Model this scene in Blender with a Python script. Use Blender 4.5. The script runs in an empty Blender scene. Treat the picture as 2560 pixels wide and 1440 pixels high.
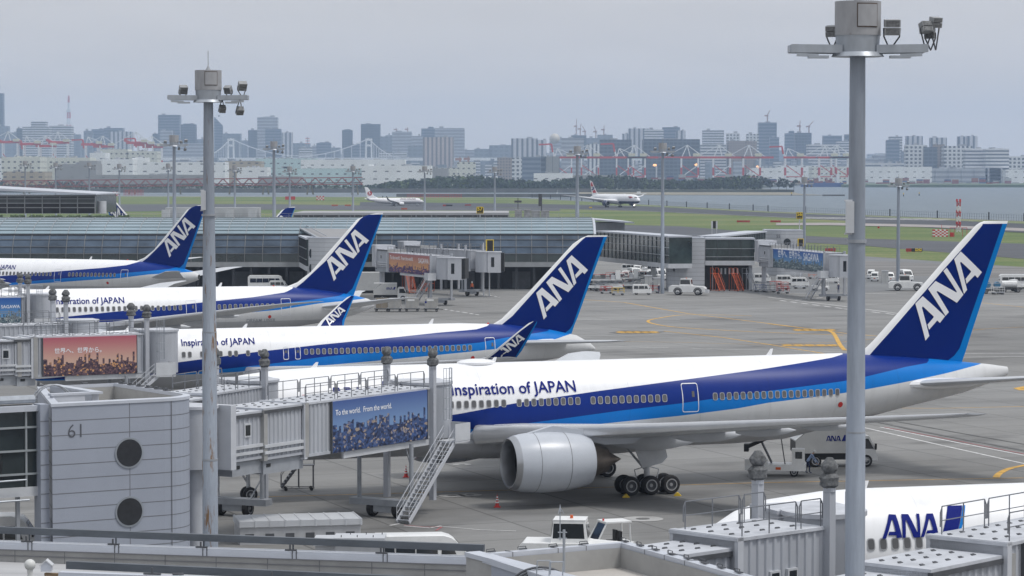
import bpy, bmesh, math, random
from math import sin, cos, pi, radians, atan2, sqrt
from mathutils import Vector, Matrix
from mathutils.geometry import tessellate_polygon
random.seed(11)
SC = bpy.context.scene
COL = SC.collection
# ------------------------------------------------------------------ camera
FPX, HC, YH = 6800.0, 21.7, 433.0          # focal length in photo pixels, eye height, horizon row
PITCH = atan2(720 - YH, FPX)
cam = bpy.data.objects.new("camera", bpy.data.cameras.new("camera"))
COL.objects.link(cam)
cam.data.sensor_width = 36.0
cam.data.lens = FPX / 2560 * 36.0
cam.data.clip_start = 1.0
cam.data.clip_end = 60000.0
cam.location = (0, 0, HC)
cam.rotation_euler = (pi / 2 - PITCH, 0, 0)
SC.camera = cam
# ------------------------------------------------------------------ world, sun, exposure
SUN_EL, SUN_AZ = radians(62), radians(112)      # azimuth measured clockwise from +Y
w = bpy.data.worlds.new("World")
SC.world = w
w.use_nodes = True
nt = w.node_tree
nt.nodes.clear()
out = nt.nodes.new("ShaderNodeOutputWorld")
tc = nt.nodes.new("ShaderNodeTexCoord")
sep = nt.nodes.new("ShaderNodeSeparateXYZ")
nt.links.new(tc.outputs["Generated"], sep.inputs[0])
ramp = nt.nodes.new("ShaderNodeValToRGB")        # overcast cloud deck: brighter towards the zenith
el = ramp.color_ramp.elements
el[0].position = 0.0; el[0].color = (0.76, 0.715, 0.685, 1)
el[1].position = 1.0; el[1].color = (0.95, 0.98, 1.03, 1)
e = el.new(0.045); e.color = (0.71, 0.69, 0.685, 1)
e = el.new(0.3); e.color = (0.68, 0.70, 0.74, 1)
nt.links.new(sep.outputs["Z"], ramp.inputs[0])
mp = nt.nodes.new("ShaderNodeMapping"); mp.inputs["Scale"].default_value = (9, 9, 60)
nt.links.new(tc.outputs["Generated"], mp.inputs[0])
nz = nt.nodes.new("ShaderNodeTexNoise"); nz.inputs["Scale"].default_value = 1.0
nz.inputs["Detail"].default_value = 4; nz.inputs["Roughness"].default_value = 0.55
nt.links.new(mp.outputs[0], nz.inputs["Vector"])
mr = nt.nodes.new("ShaderNodeMapRange")
mr.inputs["From Min"].default_value = 0.3; mr.inputs["From Max"].default_value = 0.7
mr.inputs["To Min"].default_value = 0.955; mr.inputs["To Max"].default_value = 1.04
nt.links.new(nz.outputs["Fac"], mr.inputs["Value"])
mul = nt.nodes.new("ShaderNodeVectorMath"); mul.operation = "SCALE"
nt.links.new(ramp.outputs[0], mul.inputs[0]); nt.links.new(mr.outputs[0], mul.inputs["Scale"])
bgc = nt.nodes.new("ShaderNodeBackground"); bgc.inputs["Strength"].default_value = 0.93
nt.links.new(mul.outputs[0], bgc.inputs[0])
sky = nt.nodes.new("ShaderNodeTexSky"); sky.sky_type = "NISHITA"; sky.sun_disc = False
sky.sun_elevation = SUN_EL; sky.sun_rotation = SUN_AZ; sky.air_density = 1.2; sky.dust_density = 4
bgs = nt.nodes.new("ShaderNodeBackground"); bgs.inputs["Strength"].default_value = 0.006
nt.links.new(sky.outputs[0], bgs.inputs[0])
ads = nt.nodes.new("ShaderNodeAddShader")
nt.links.new(bgc.outputs[0], ads.inputs[0]); nt.links.new(bgs.outputs[0], ads.inputs[1])
nt.links.new(ads.outputs[0], out.inputs[0])
sun = bpy.data.objects.new("sun", bpy.data.lights.new("sun", "SUN"))
COL.objects.link(sun)
sun.data.energy = 2.0
sun.data.angle = radians(14)
sun.data.color = (1.0, 0.965, 0.92)
_sd = Vector((sin(SUN_AZ) * cos(SUN_EL), cos(SUN_AZ) * cos(SUN_EL), sin(SUN_EL)))
sun.rotation_euler = _sd.to_track_quat("Z", "Y").to_euler()
SC.view_settings.view_transform = "Standard"
SC.view_settings.look = "None"
SC.view_settings.gamma = 1.0
SC.view_settings.exposure = 0.0
SC.cycles.volume_bounces = 1
SC.cycles.max_bounces = 6
SC.cycles.volume_max_steps = 64
# ------------------------------------------------------------------ from photo measurements to metres
_c, _s = cos(PITCH), sin(PITCH)
def ray(u, v):
    a = (u - 1280) / FPX; b = (720 - v) / FPX
    return Vector((a, _c + b * _s, -_s + b * _c))
def G(u, v, z=0.0):                       # measured point lying at height z
    d = ray(u, v); t = (z - HC) / d.z
    return Vector((d.x * t, d.y * t, z))
def P(u, v, Y):                           # measured point at distance Y
    d = ray(u, v); t = Y / d.y
    return Vector((d.x * t, Y, HC + d.z * t))
def SPX(Y): return FPX / Y                # pixels per metre
# ------------------------------------------------------------------ mesh builder
class MB:
    def __init__(s): s.v = []; s.f = []; s.m = []; s.mi = 0
    def add(s, vs, fs):
        n = len(s.v); s.v += [tuple(x) for x in vs]
        for f in fs: s.f.append([n + i for i in f]); s.m.append(s.mi)
        return s
    def box(s, x0, x1, y0, y1, z0, z1, M=None):
        vs = [Vector((x, y, z)) for z in (z0, z1) for y in (y0, y1) for x in (x0, x1)]
        if M is not None: vs = [M @ q for q in vs]
        return s.add(vs, [(0, 2, 3, 1), (4, 5, 7, 6), (0, 1, 5, 4), (2, 6, 7, 3), (0, 4, 6, 2), (1, 3, 7, 5)])
    def beam(s, a, b, w, h=None):         # rectangular bar between two points
        a = Vector(a); b = Vector(b); h = h or w; d = b - a; L = d.length
        if L < 1e-6: return s
        q = d.to_track_quat("X", "Z"); M = Matrix.Translation(a) @ q.to_matrix().to_4x4()
        return s.box(0, L, -w / 2, w / 2, -h / 2, h / 2, M)
    def cyl(s, a, b, r, r2=None, n=12, cap=True):
        a = Vector(a); b = Vector(b); r2 = r if r2 is None else r2; d = b - a
        q = d.to_track_quat("Z", "Y"); vs = []
        for c, rr in ((a, r), (b, r2)):
            for i in range(n):
                t = 2 * pi * i / n; vs.append(c + q @ Vector((cos(t) * rr, sin(t) * rr, 0)))
        fs = [(i, (i + 1) % n, n + (i + 1) % n, n + i) for i in range(n)]
        if cap: fs += [tuple(range(n - 1, -1, -1)), tuple(range(n, 2 * n))]
        return s.add(vs, fs)
    def tube(s, pts, r, n=6):
        for a, b in zip(pts[:-1], pts[1:]): s.cyl(a, b, r, n=n)
        return s
    def prism(s, pts, z0, z1):            # ground-plan polygon extruded upwards
        n = len(pts); vs = [(p[0], p[1], z0) for p in pts] + [(p[0], p[1], z1) for p in pts]
        return s.add(vs, [tuple(range(n - 1, -1, -1)), tuple(range(n, 2 * n))] + [(i, (i + 1) % n, n + (i + 1) % n, n + i) for i in range(n)])
    def profile(s, pts, y0, y1):          # x-z outline extruded along y
        n = len(pts); vs = [(p[0], y0, p[1]) for p in pts] + [(p[0], y1, p[1]) for p in pts]
        return s.add(vs, [tuple(range(n)), tuple(range(2 * n - 1, n - 1, -1))] + [(i, n + i, n + (i + 1) % n, (i + 1) % n) for i in range(n)])
    def loft(s, rings, cap=True, closed=True):
        n = len(rings[0]); base = len(s.v); vs = [p for r in rings for p in r]; fs = []
        k = n if closed else n - 1
        for j in range(len(rings) - 1):
            for i in range(k):
                fs.append((j * n + i, j * n + (i + 1) % n, (j + 1) * n + (i + 1) % n, (j + 1) * n + i))
        if cap: fs += [tuple(range(n - 1, -1, -1)), tuple((len(rings) - 1) * n + i for i in range(n))]
        return s.add(vs, fs)
    def quad(s, *p): return s.add(p, [tuple(range(len(p)))])
    def ball(s, c, r, n=10, sx=1, sz=1):
        c = Vector(c); rings = []
        for j in range(n // 2 + 1):
            t = pi * (j + 0.02) / (n // 2 + 0.04) - pi / 2
            rings.append([c + Vector((cos(t) * cos(2 * pi * i / n) * r * sx, cos(t) * sin(2 * pi * i / n) * r, sin(t) * r * sz)) for i in range(n)])
        return s.loft(rings)
    def build(s, name, mats, parent=None, smooth=False, ngon_ok=True):
        me = bpy.data.meshes.new(name); me.from_pydata(s.v, [], s.f)
        if not isinstance(mats, (list, tuple)): mats = [mats]
        for m in mats: me.materials.append(m)
        if len(mats) > 1: me.polygons.foreach_set("material_index", s.m)
        bm = bmesh.new(); bm.from_mesh(me); bmesh.ops.recalc_face_normals(bm, faces=bm.faces)
        bm.to_mesh(me); bm.free()
        if smooth:
            for p in me.polygons: p.use_smooth = True
            try: me.set_sharp_from_angle(angle=radians(35))
            except Exception: pass
        o = bpy.data.objects.new(name, me); COL.objects.link(o)
        if parent is not None: o.parent = parent
        return o
def tag(o, label=None, cat=None, group=None, kind=None):
    if label: o["label"] = label
    if cat: o["category"] = cat
    if group: o["group"] = group
    if kind: o["kind"] = kind
    return o
def thing(name, label, cat, loc=(0, 0, 0), rz=0.0, group=None):
    o = bpy.data.objects.new(name, None); COL.objects.link(o)
    o.empty_display_size = 0.5
    o.location = loc; o.rotation_euler = (0, 0, rz)
    return tag(o, label, cat, group)
def copy_tree(o, parent=None, loc=None, rz=None, label=None, group=None):
    c = o.copy(); COL.objects.link(c)
    if parent is not None: c.parent = parent
    for ch in list(o.children): copy_tree(ch, c)
    if loc is not None: c.location = loc
    if rz is not None: c.rotation_euler = (0, 0, rz)
    if label: c["label"] = label
    if group: c["group"] = group
    return c
# ------------------------------------------------------------------ materials
MATS = {}
def newmat(name):
    m = bpy.data.materials.new(name); m.use_nodes = True
    n = m.node_tree.nodes; b = n["Principled BSDF"]
    return m, m.node_tree, b
def mat(name, col, rough=0.5, metal=0.0, var=0.10, scale=0.8, detail=5, stretch=(1, 1, 1), col2=None, bump=0.0, spec=0.5, emit=0.0, coords="Object"):
    if name in MATS: return MATS[name]
    m, t, b = newmat(name)
    b.inputs["Roughness"].default_value = rough; b.inputs["Metallic"].default_value = metal
    b.inputs["Specular IOR Level"].default_value = spec
    c = (*col, 1)
    if var or col2:
        co = t.nodes.new("ShaderNodeTexCoord"); mp = t.nodes.new("ShaderNodeMapping")
        mp.inputs["Scale"].default_value = stretch
        t.links.new(co.outputs[coords], mp.inputs[0])
        nz = t.nodes.new("ShaderNodeTexNoise"); nz.inputs["Scale"].default_value = scale
        nz.inputs["Detail"].default_value = detail; nz.inputs["Roughness"].default_value = 0.62
        t.links.new(mp.outputs[0], nz.inputs["Vector"])
        rp = t.nodes.new("ShaderNodeValToRGB"); e = rp.color_ramp.elements
        e[0].position = 0.32; e[1].position = 0.68
        if col2: e[0].color = (*col2, 1); e[1].color = c
        else:
            e[0].color = tuple(x * (1 - var) for x in col) + (1,); e[1].color = tuple(min(1, x * (1 + var)) for x in col) + (1,)
        t.links.new(nz.outputs["Fac"], rp.inputs[0]); t.links.new(rp.outputs[0], b.inputs["Base Color"])
        if bump:
            bp = t.nodes.new("ShaderNodeBump"); bp.inputs["Strength"].default_value = bump
            t.links.new(nz.outputs["Fac"], bp.inputs["Height"]); t.links.new(bp.outputs[0], b.inputs["Normal"])
    else: b.inputs["Base Color"].default_value = c
    if emit:
        b.inputs["Emission Color"].default_value = c; b.inputs["Emission Strength"].default_value = emit
    MATS[name] = m
    return m
M_ = lambda *a, **k: mat(*a, **k)
WHITE = mat("aircraft_white", (0.80, 0.81, 0.83), 0.28, var=0.03, scale=0.3)
GREYL = mat("light_grey_paint", (0.52, 0.54, 0.57), 0.45, var=0.10, scale=0.7)
GREYM = mat("mid_grey_paint", (0.30, 0.32, 0.35), 0.5, var=0.12, scale=0.9)
GREYD = mat("dark_grey_metal", (0.075, 0.08, 0.09), 0.55, var=0.2, scale=1.2)
STEEL = mat("galvanised_steel", (0.36, 0.39, 0.43), 0.42, metal=0.35, var=0.16, scale=2.0, stretch=(1, 1, 0.35))
ALUM = mat("bare_aluminium", (0.42, 0.43, 0.45), 0.28, metal=0.85, var=0.06)
RUBBER = mat("tyre_rubber", (0.018, 0.018, 0.02), 0.8, var=0.25, scale=3)
BLACK = mat("black_plastic", (0.012, 0.013, 0.015), 0.5, var=0.1)
GLASS = mat("dark_glass", (0.012, 0.016, 0.02), 0.06, var=0.2, scale=0.4, spec=0.9)
VWHITE = mat("vehicle_white", (0.72, 0.73, 0.73), 0.35, var=0.07, scale=1.5)
CREAM = mat("cream_panel_paint", (0.58, 0.59, 0.58), 0.5, var=0.07, scale=0.9, stretch=(1, 1, 0.4))
ORANGE = mat("orange_paint", (0.62, 0.11, 0.025), 0.5, var=0.15, scale=2)
RED = mat("red_paint", (0.5, 0.025, 0.02), 0.45, var=0.15, scale=2)
YELLOW = mat("yellow_paint", (0.70, 0.48, 0.03), 0.5, var=0.1, scale=2)
BLUEP = mat("airline_blue_paint", (0.0, 0.014, 0.2), 0.5, var=0.05, spec=.1)
SKYP = mat("airline_light_blue", (0.0, 0.17, 0.54), 0.5, var=0.05, spec=.1)
TITAN = mat("hot_section_metal", (0.17, 0.145, 0.125), 0.4, metal=0.7, var=0.2, scale=1.5)
SEAM = mat("panel_seam", (0.16, 0.165, 0.18), 0.7, var=0)
# ------------------------------------------------------------------ ground, water, painted lines
def sheet(name, pts, z, m, **k):
    mb = MB(); mb.add([(p[0], p[1], z) for p in pts], [tuple(range(len(pts)))])
    o = mb.build(name, m)
    if o.data.polygons[0].normal.z < 0: o.data.flip_normals()
    return tag(o, **k) if k else tag(o, kind="structure")
def gpoly(px, z=0): return [G(u, v, z) for u, v in px]
# concrete apron material: slabs, joints, oil and tyre stains
def concrete_mat():
    m, t, b = newmat("apron_concrete"); N = t.nodes; Lk = t.links
    g = N.new("ShaderNodeNewGeometry")
    rot = N.new("ShaderNodeMapping"); rot.inputs["Rotation"].default_value = (0, 0, -0.3645)
    Lk.new(g.outputs["Position"], rot.inputs[0])
    def noise(sc, st=(1, 1, 1), d=4, r=0.6, src=None):
        mp = N.new("ShaderNodeMapping"); mp.inputs["Scale"].default_value = st
        Lk.new(src or rot.outputs[0], mp.inputs[0])
        n = N.new("ShaderNodeTexNoise"); n.inputs["Scale"].default_value = sc; n.inputs["Detail"].default_value = d
        n.inputs["Roughness"].default_value = r; Lk.new(mp.outputs[0], n.inputs["Vector"]); return n.outputs["Fac"]
    def rng(x, a, b_, c, d):
        q = N.new("ShaderNodeMapRange"); q.inputs[1].default_value = a; q.inputs[2].default_value = b_
        q.inputs[3].default_value = c; q.inputs[4].default_value = d; Lk.new(x, q.inputs[0]); return q.outputs[0]
    def mulv(a, b_):
        q = N.new("ShaderNodeMath"); q.operation = "MULTIPLY"; Lk.new(a, q.inputs[0]); Lk.new(b_, q.inputs[1]); return q.outputs[0]
    big = rng(noise(0.012, (1, 1, 1), 3), 0.35, 0.65, 0.80, 1.10)
    streak = rng(noise(0.05, (0.28, 1.8, 1), 6, 0.7), 0.35, 0.7, 0.74, 1.10)
    fine = rng(noise(1.3, (1, 1, 1), 6, 0.7), 0.3, 0.7, 0.92, 1.06)
    spots = rng(noise(0.11, (0.6, 1, 1), 3, 0.5), 0.57, 0.70, 1.0, 0.60)
    br = N.new("ShaderNodeTexBrick"); br.offset = 0.0; br.inputs["Scale"].default_value = 1.0
    br.inputs["Brick Width"].default_value = 7.5; br.inputs["Row Height"].default_value = 7.5
    br.inputs["Mortar Size"].default_value = 0.08; br.inputs["Color1"].default_value = (1, 1, 1, 1)
    br.inputs["Color2"].default_value = (0.90, 0.90, 0.90, 1); br.inputs["Mortar"].default_value = (0.52, 0.52, 0.52, 1)
    br.inputs["Bias"].default_value = -0.2
    Lk.new(rot.outputs[0], br.inputs["Vector"])
    f = mulv(mulv(mulv(big, streak), fine), spots)
    f2 = mulv(f, br.outputs["Color"])
    hue = N.new("ShaderNodeMixRGB"); hue.inputs[1].default_value = (0.222, 0.218, 0.208, 1); hue.inputs[2].default_value = (0.245, 0.247, 0.246, 1)
    Lk.new(noise(0.02, (1, 1, 1), 2), hue.inputs[0])
    sc = N.new("ShaderNodeVectorMath"); sc.operation = "SCALE"; Lk.new(hue.outputs[0], sc.inputs[0]); Lk.new(f2, sc.inputs["Scale"])
    Lk.new(sc.outputs[0], b.inputs["Base Color"]); b.inputs["Roughness"].default_value = 0.75
    return m
def asphalt_mat(name, c, v=0.25):
    return mat(name, c, 0.8, var=v, scale=0.03, detail=8, stretch=(0.35, 1.6, 1), coords="Object")
def grass_mat():
    m, t, b = newmat("airfield_grass"); N = t.nodes; Lk = t.links
    g = N.new("ShaderNodeNewGeometry"); outs = []
    for sc_, st in ((0.010, (0.35, 1.1, 1)), (0.09, (0.25, 1.0, 1)), (0.9, (1, 1, 1))):
        mp = N.new("ShaderNodeMapping"); mp.inputs["Scale"].default_value = st; Lk.new(g.outputs["Position"], mp.inputs[0])
        n = N.new("ShaderNodeTexNoise"); n.inputs["Scale"].default_value = sc_; n.inputs["Detail"].default_value = 5
        Lk.new(mp.outputs[0], n.inputs["Vector"]); outs.append(n.outputs["Fac"])
    a = N.new("ShaderNodeMath"); a.operation = "ADD"; Lk.new(outs[0], a.inputs[0]); Lk.new(outs[1], a.inputs[1])
    a2 = N.new("ShaderNodeMath"); a2.operation = "ADD"; Lk.new(a.outputs[0], a2.inputs[0]); Lk.new(outs[2], a2.inputs[1])
    r = N.new("ShaderNodeMapRange"); r.inputs[1].default_value = 1.15; r.inputs[2].default_value = 1.8; Lk.new(a2.outputs[0], r.inputs[0])
    rp = N.new("ShaderNodeValToRGB"); e = rp.color_ramp.elements
    e[0].color = (0.045, 0.082, 0.016, 1); e[1].color = (0.20, 0.19, 0.075, 1); x = e.new(0.5); x.color = (0.085, 0.135, 0.024, 1)
    Lk.new(r.outputs[0], rp.inputs[0]); Lk.new(rp.outputs[0], b.inputs["Base Color"]); b.inputs["Roughness"].default_value = 0.9
    return m
def water_mat():
    m, t, b = newmat("bay_water"); N = t.nodes; Lk = t.links
    g = N.new("ShaderNodeNewGeometry"); mp = N.new("ShaderNodeMapping"); mp.inputs["Scale"].default_value = (0.05, 0.022, 1)
    Lk.new(g.outputs["Position"], mp.inputs[0])
    n = N.new("ShaderNodeTexNoise"); n.inputs["Scale"].default_value = 1.0; n.inputs["Detail"].default_value = 8; n.inputs["Roughness"].default_value = 0.72
    Lk.new(mp.outputs[0], n.inputs["Vector"])
    rp = N.new("ShaderNodeValToRGB"); e = rp.color_ramp.elements; e[0].position = 0.3; e[1].position = 0.7
    e[0].color = (0.07, 0.10, 0.125, 1); e[1].color = (0.145, 0.185, 0.215, 1)
    Lk.new(n.outputs["Fac"], rp.inputs[0]); Lk.new(rp.outputs[0], b.inputs["Base Color"])
    b.inputs["Roughness"].default_value = 0.35; b.inputs["Specular IOR Level"].default_value = 0.15
    bp = N.new("ShaderNodeBump"); bp.inputs["Strength"].default_value = 0.6; bp.inputs["Distance"].default_value = 3.0
    Lk.new(n.outputs["Fac"], bp.inputs["Height"]); Lk.new(bp.outputs[0], b.inputs["Normal"])
    return m
GRASS = grass_mat(); WATER = water_mat()
ASPH = asphalt_mat("taxiway_asphalt", (0.068, 0.072, 0.082))
ASPHD = asphalt_mat("runway_asphalt", (0.046, 0.050, 0.060))
ASPHL = asphalt_mat("service_road_asphalt", (0.155, 0.16, 0.165), 0.15)
LINEW = mat("white_line_paint", (0.62, 0.62, 0.62), 0.7, var=0.25, scale=1.5)
LINEY = mat("yellow_line_paint", (0.56, 0.32, 0.05), 0.7, var=0.3, scale=0.8)
LINER = mat("faded_red_line_paint", (0.36, 0.10, 0.11), 0.7, var=0.3, scale=1.5)
DARKP = mat("dark_pavement_patch", (0.12, 0.12, 0.12), 0.7, var=0.3, scale=0.5)
sheet("water", [(-6000, -480), (6000, -480), (6000, 15400), (-6000, 15400)], -2.0, WATER)
# airport island: one solid slab from behind the viewer to the sea wall
sea = [G(u, v, 0) for u, v in ((-900, 487), (240, 490), (1280, 493), (1500, 505), (1920, 528), (2560, 552), (3300, 590))]
isl = [(-3000, -450), (3000, -450), (3000, sea[-1].y - 200), (sea[-1].x, sea[-1].y)] + [(p.x, p.y) for p in reversed(sea[:-1])] + [(-3000, sea[0].y)]
isl = [(p[0], p[1]) for p in isl]
mb = MB(); mb.prism(isl, -4.0, 0.0); tag(mb.build("ground", concrete_mat()), kind="structure")
# grass and pavements, each sheet a little above the one below
gl = [(-3000, 0)] 
def band(name, top, bot, z, m): sheet(name, gpoly(top) + gpoly(list(reversed(bot))), z, m)
band("grass", [(-900, 488.6), (240, 491), (1280, 494), (1500, 506), (1920, 529), (2560, 554), (3300, 592)],
     [(-900, 560), (240, 566), (1280, 572), (1500, 578), (1920, 611), (2150, 640), (2560, 668), (3300, 700)], 0.03, GRASS)
band("taxiway", [(-900, 509), (240, 511), (640, 510), (960, 514.5), (1400, 522.5)], [(-900, 530), (240, 530), (640, 524.5), (960, 525.5), (1400, 527.5)], 0.07, ASPH)
band("runway", [(900, 505.5), (1280, 509), (1600, 515.5), (1920, 532), (2130, 540), (2560, 560), (3300, 598)],
     [(900, 515), (1280, 519.5), (1600, 528), (1920, 542.5), (2130, 553), (2560, 576), (3300, 616)], 0.11, ASPHD)
band("cross_taxiway", [(2130, 551), (2250, 553), (3300, 606)], [(2130, 561), (2250, 566), (3300, 622)], 0.15, ASPHD)
band("taxiway_near", [(1490, 561), (1700, 566), (1990, 589), (2160, 597), (2560, 610), (3300, 640)], [(1490, 580), (1700, 590), (1990, 606), (2160, 615), (2560, 648), (3300, 685)], 0.09, ASPH)
band("connector_taxiway", [(1940, 558.5), (2070, 557.5), (2330, 563), (3300, 600)], [(1940, 564), (2070, 564), (2330, 569), (3300, 610)], 0.19, mat("pale_pavement", (0.30, 0.27, 0.26), 0.8, var=0.15, scale=0.05))
band("service_road", [(-900, 700), (900, 712), (1300, 716), (1500, 700), (1900, 668), (2160, 636), (2300, 640), (3300, 700)],
     [(-900, 724), (900, 727), (1300, 727), (1500, 729), (1900, 733), (2160, 732), (2300, 722), (3300, 735)], 0.02, ASPHL)
band("ramp_strip", [(2160, 652), (2560, 668), (3300, 705)], [(2160, 688), (2560, 696), (3300, 730)], 0.045, mat("stained_ramp", (0.17, 0.165, 0.16), 0.8, var=0.3, scale=0.05, stretch=(0.3, 1.5, 1)))
# painted lines
def ribbon(mb, pts, w, z=0.0, dash=None):
    pts = [Vector((p.x, p.y, 0)) for p in pts]
    for a, b in zip(pts[:-1], pts[1:]):
        d = b - a; L = d.length
        if L < 1e-3: continue
        d /= L; n = Vector((-d.y, d.x, 0)) * w / 2
        segs = [(0, L)] if not dash else [(x, min(L, x + dash[0])) for x in [k * (dash[0] + dash[1]) for k in range(int(L / (dash[0] + dash[1])) + 1)]]
        for s0, s1 in segs:
            p, q = a + d * s0, a + d * s1
            mb.add([(p - n) + Vector((0, 0, z)), (q - n) + Vector((0, 0, z)), (q + n) + Vector((0, 0, z)), (p + n) + Vector((0, 0, z))], [(0, 1, 2, 3)])
def line(name, px, w, m, z, dash=None, smooth=False):
    pts = [G(u, v) for u, v in px]
    if smooth:
        q = []
        for i in range(len(pts) - 1):
            p0 = pts[max(i - 1, 0)]; p1 = pts[i]; p2 = pts[i + 1]; p3 = pts[min(i + 2, len(pts) - 1)]
            for k in range(6):
                t = k / 6
                q.append(0.5 * ((2 * p1) + (p2 - p0) * t + (2 * p0 - 5 * p1 + 4 * p2 - p3) * t * t + (3 * p1 - p0 - 3 * p2 + p3) * t ** 3))
        pts = q + [pts[-1]]
    mb = MB(); ribbon(mb, pts, w, z, dash); return tag(mb.build(name, m), kind="structure")
line("yellow_guide_line", [(1460, 749), (1560, 756), (1720, 784), (1900, 806), (2110, 833), (2300, 850)], 0.35, LINEY, 0.010)
line("yellow_turn_line", [(1880, 790), (1780, 787), (1700, 788), (1650, 795), (1622, 801), (1628, 808), (1680, 817), (1780, 824), (1920, 831), (2110, 838)], 0.45, LINEY, 0.014, smooth=True)
line("yellow_guide_line", [(1660, 828), (1800, 843), (1920, 861), (2060, 884)], 0.35, LINEY, 0.018)
line("yellow_guide_line", [(1480, 853), (1700, 856), (1900, 862), (2110, 855), (2200, 846)], 0.18, LINEY, 0.022)
line("yellow_lead_in", [(2070, 827), (2084, 834), (2100, 862), (2112, 876)], 0.55, LINEY, 0.026, smooth=True)
line("yellow_guide_line", [(1920, 810), (2020, 822), (2080, 828)], 0.3, LINEY, 0.030)
line("yellow_guide_line", [(2455, 757), (2560, 768), (2900, 790)], 0.3, LINEY, 0.010)
line("yellow_guide_line", [(2200, 1020), (2350, 1021), (2700, 1013)], 0.2, LINEY, 0.010)
line("yellow_guide_line", [(560, 1245), (900, 1236), (1400, 1222), (1900, 1207), (2560, 1195)], 0.15, LINEY, 0.014)
line("yellow_turn_line", [(2490, 1194), (2500, 1183), (2530, 1170), (2600, 1157)], 0.5, LINEY, 0.018, smooth=True)
line("yellow_guide_line", [(2190, 850), (2460, 823), (2900, 800)], 0.2, LINEY, 0.034)
line("yellow_turn_line", [(2560, 976), (2545, 971), (2580, 965)], 1.0, LINEY, 0.02)
line("white_edge_line", [(1380, 801), (1600, 797), (1700, 799)], 0.2, LINEW, 0.010)
line("white_edge_line", [(1920, 743), (1980, 750), (2110, 766), (2240, 783), (2360, 797)], 0.35, LINEW, 0.010)
line("white_dashed_line", [(1950, 751), (2110, 772), (2250, 788)], 0.5, LINEW, 0.014, dash=(3, 2.2))
line("white_dashed_line", [(1985, 751), (2040, 746), (2085, 741)], 0.5, LINEW, 0.018, dash=(3, 2.2))
line("white_dashed_line", [(1110, 773), (1160, 781), (1200, 788)], 0.35, LINEW, 0.010, dash=(1.8, 1.4))
line("white_dashed_line", [(1180, 731), (1250, 743)], 0.35, LINEW, 0.010, dash=(1.8, 1.4))
line("white_stand_line", [(2160, 1069), (2330, 1108), (2600, 1168)], 0.22, LINEW, 0.010)
line("white_stand_line", [(2200, 1068), (2400, 1108), (2600, 1146)], 0.22, LINEW, 0.014)
line("faded_red_line", [(2210, 1068), (2400, 1104), (2600, 1143)], 0.16, LINER, 0.022)
line("white_edge_line", [(1500, 866), (1750, 872), (2100, 880)], 0.2, LINEW, 0.026, dash=(9, 3))
line("white_edge_line", [(2410, 884), (2560, 883), (2800, 881)], 0.3, LINEW, 0.010)
line("white_edge_line", [(2405, 893), (2560, 891), (2800, 888)], 0.3, LINEW, 0.010)
line("white_edge_line", [(1900, 733), (2110, 733), (2240, 735)], 0.6, LINEW, 0.03)
line("white_stand_line", [(975, 1314), (1000, 1309)], 0.2, LINEW, 0.012)
line("white_stand_line", [(1010, 1315), (1075, 1320), (1103, 1315)], 0.2, LINEW, 0.012)
line("white_stand_line", [(1100, 1316), (1200, 1325), (1290, 1328)], 0.12, LINEW, 0.018)
line("faded_red_line", [(1010, 1313), (1060, 1318), (1105, 1318), (1090, 1327)], 0.12, LINER, 0.022)
line("tyre_mark", [(2170, 1050), (2300, 1078), (2600, 1134)], 0.5, DARKP, 0.030)
line("tyre_mark", [(2230, 1052), (2400, 1083), (2600, 1118)], 0.2, DARKP, 0.030)
line("runway_edge_marking", [(1270, 507.2), (1600, 514), (1920, 530.5), (2560, 558)], 0.9, LINEW, 0.17)
line("runway_edge_marking", [(1280, 519), (1600, 527.6), (1920, 542), (2130, 552.6)], 0.9, LINEW, 0.17)
# threshold bars
mb = MB()
for k in range(12):
    u0 = 2010 + k * 30; v0 = 545.2 + k * 0.45
    for j in range(2):
        a, b_ = G(u0, v0 - 1.2 + j * 2.3), G(u0 + 22, v0 - 0.9 + j * 2.3)
        ribbon(mb, [a, b_], 9, 0.21)
tag(mb.build("threshold_marking", LINEW), kind="structure")
for nm, px in (("pavement_patch", [(1520, 832), (1560, 826), (1630, 828), (1668, 829), (1620, 835), (1560, 836)]), ("pavement_patch", [(1975, 825), (2030, 823), (2100, 824), (2060, 828), (2010, 827)]), ("pavement_patch", [(1925, 861), (1990, 859), (2090, 864), (2095, 867), (2020, 868)])):
    mb = MB(); mb.add([p + Vector((0, 0, 0.016)) for p in gpoly(px)], [tuple(range(len(px)))])
    cx = sum(p[0] for p in px) / len(px); cy = sum(p[1] for p in px) / len(px)
    for k in range(5):
        u = cx + (k - 2) * (px[2][0] - px[1][0]) * 0.28; mb.mi = 1
        ribbon(mb, [G(u - 9, cy - 2.2), G(u + 7, cy - 1.2), G(u - 5, cy + 0.3), G(u + 10, cy + 2)], 1.2, 0.028)
    tag(mb.build(nm, [DARKP, LINEY]), kind="structure")
mb = MB()
for u, v, r in ((1607, 1298, 1.3), (1130, 1240, 0.9), (1175, 1238, 0.8), (1155, 1162, 0.7)):
    p = G(u, v); mb.mi = 0; mb.cyl((p.x, p.y, 0.02), (p.x, p.y, 0.028), r, n=20); mb.mi = 1; mb.cyl((p.x, p.y, 0.03), (p.x, p.y, 0.038), r * 0.35, n=12)
tag(mb.build("pavement_covers", [mat("pale_pit_ring", (0.36, 0.36, 0.355), 0.8, var=0.2), DARKP]), kind="structure")
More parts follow.
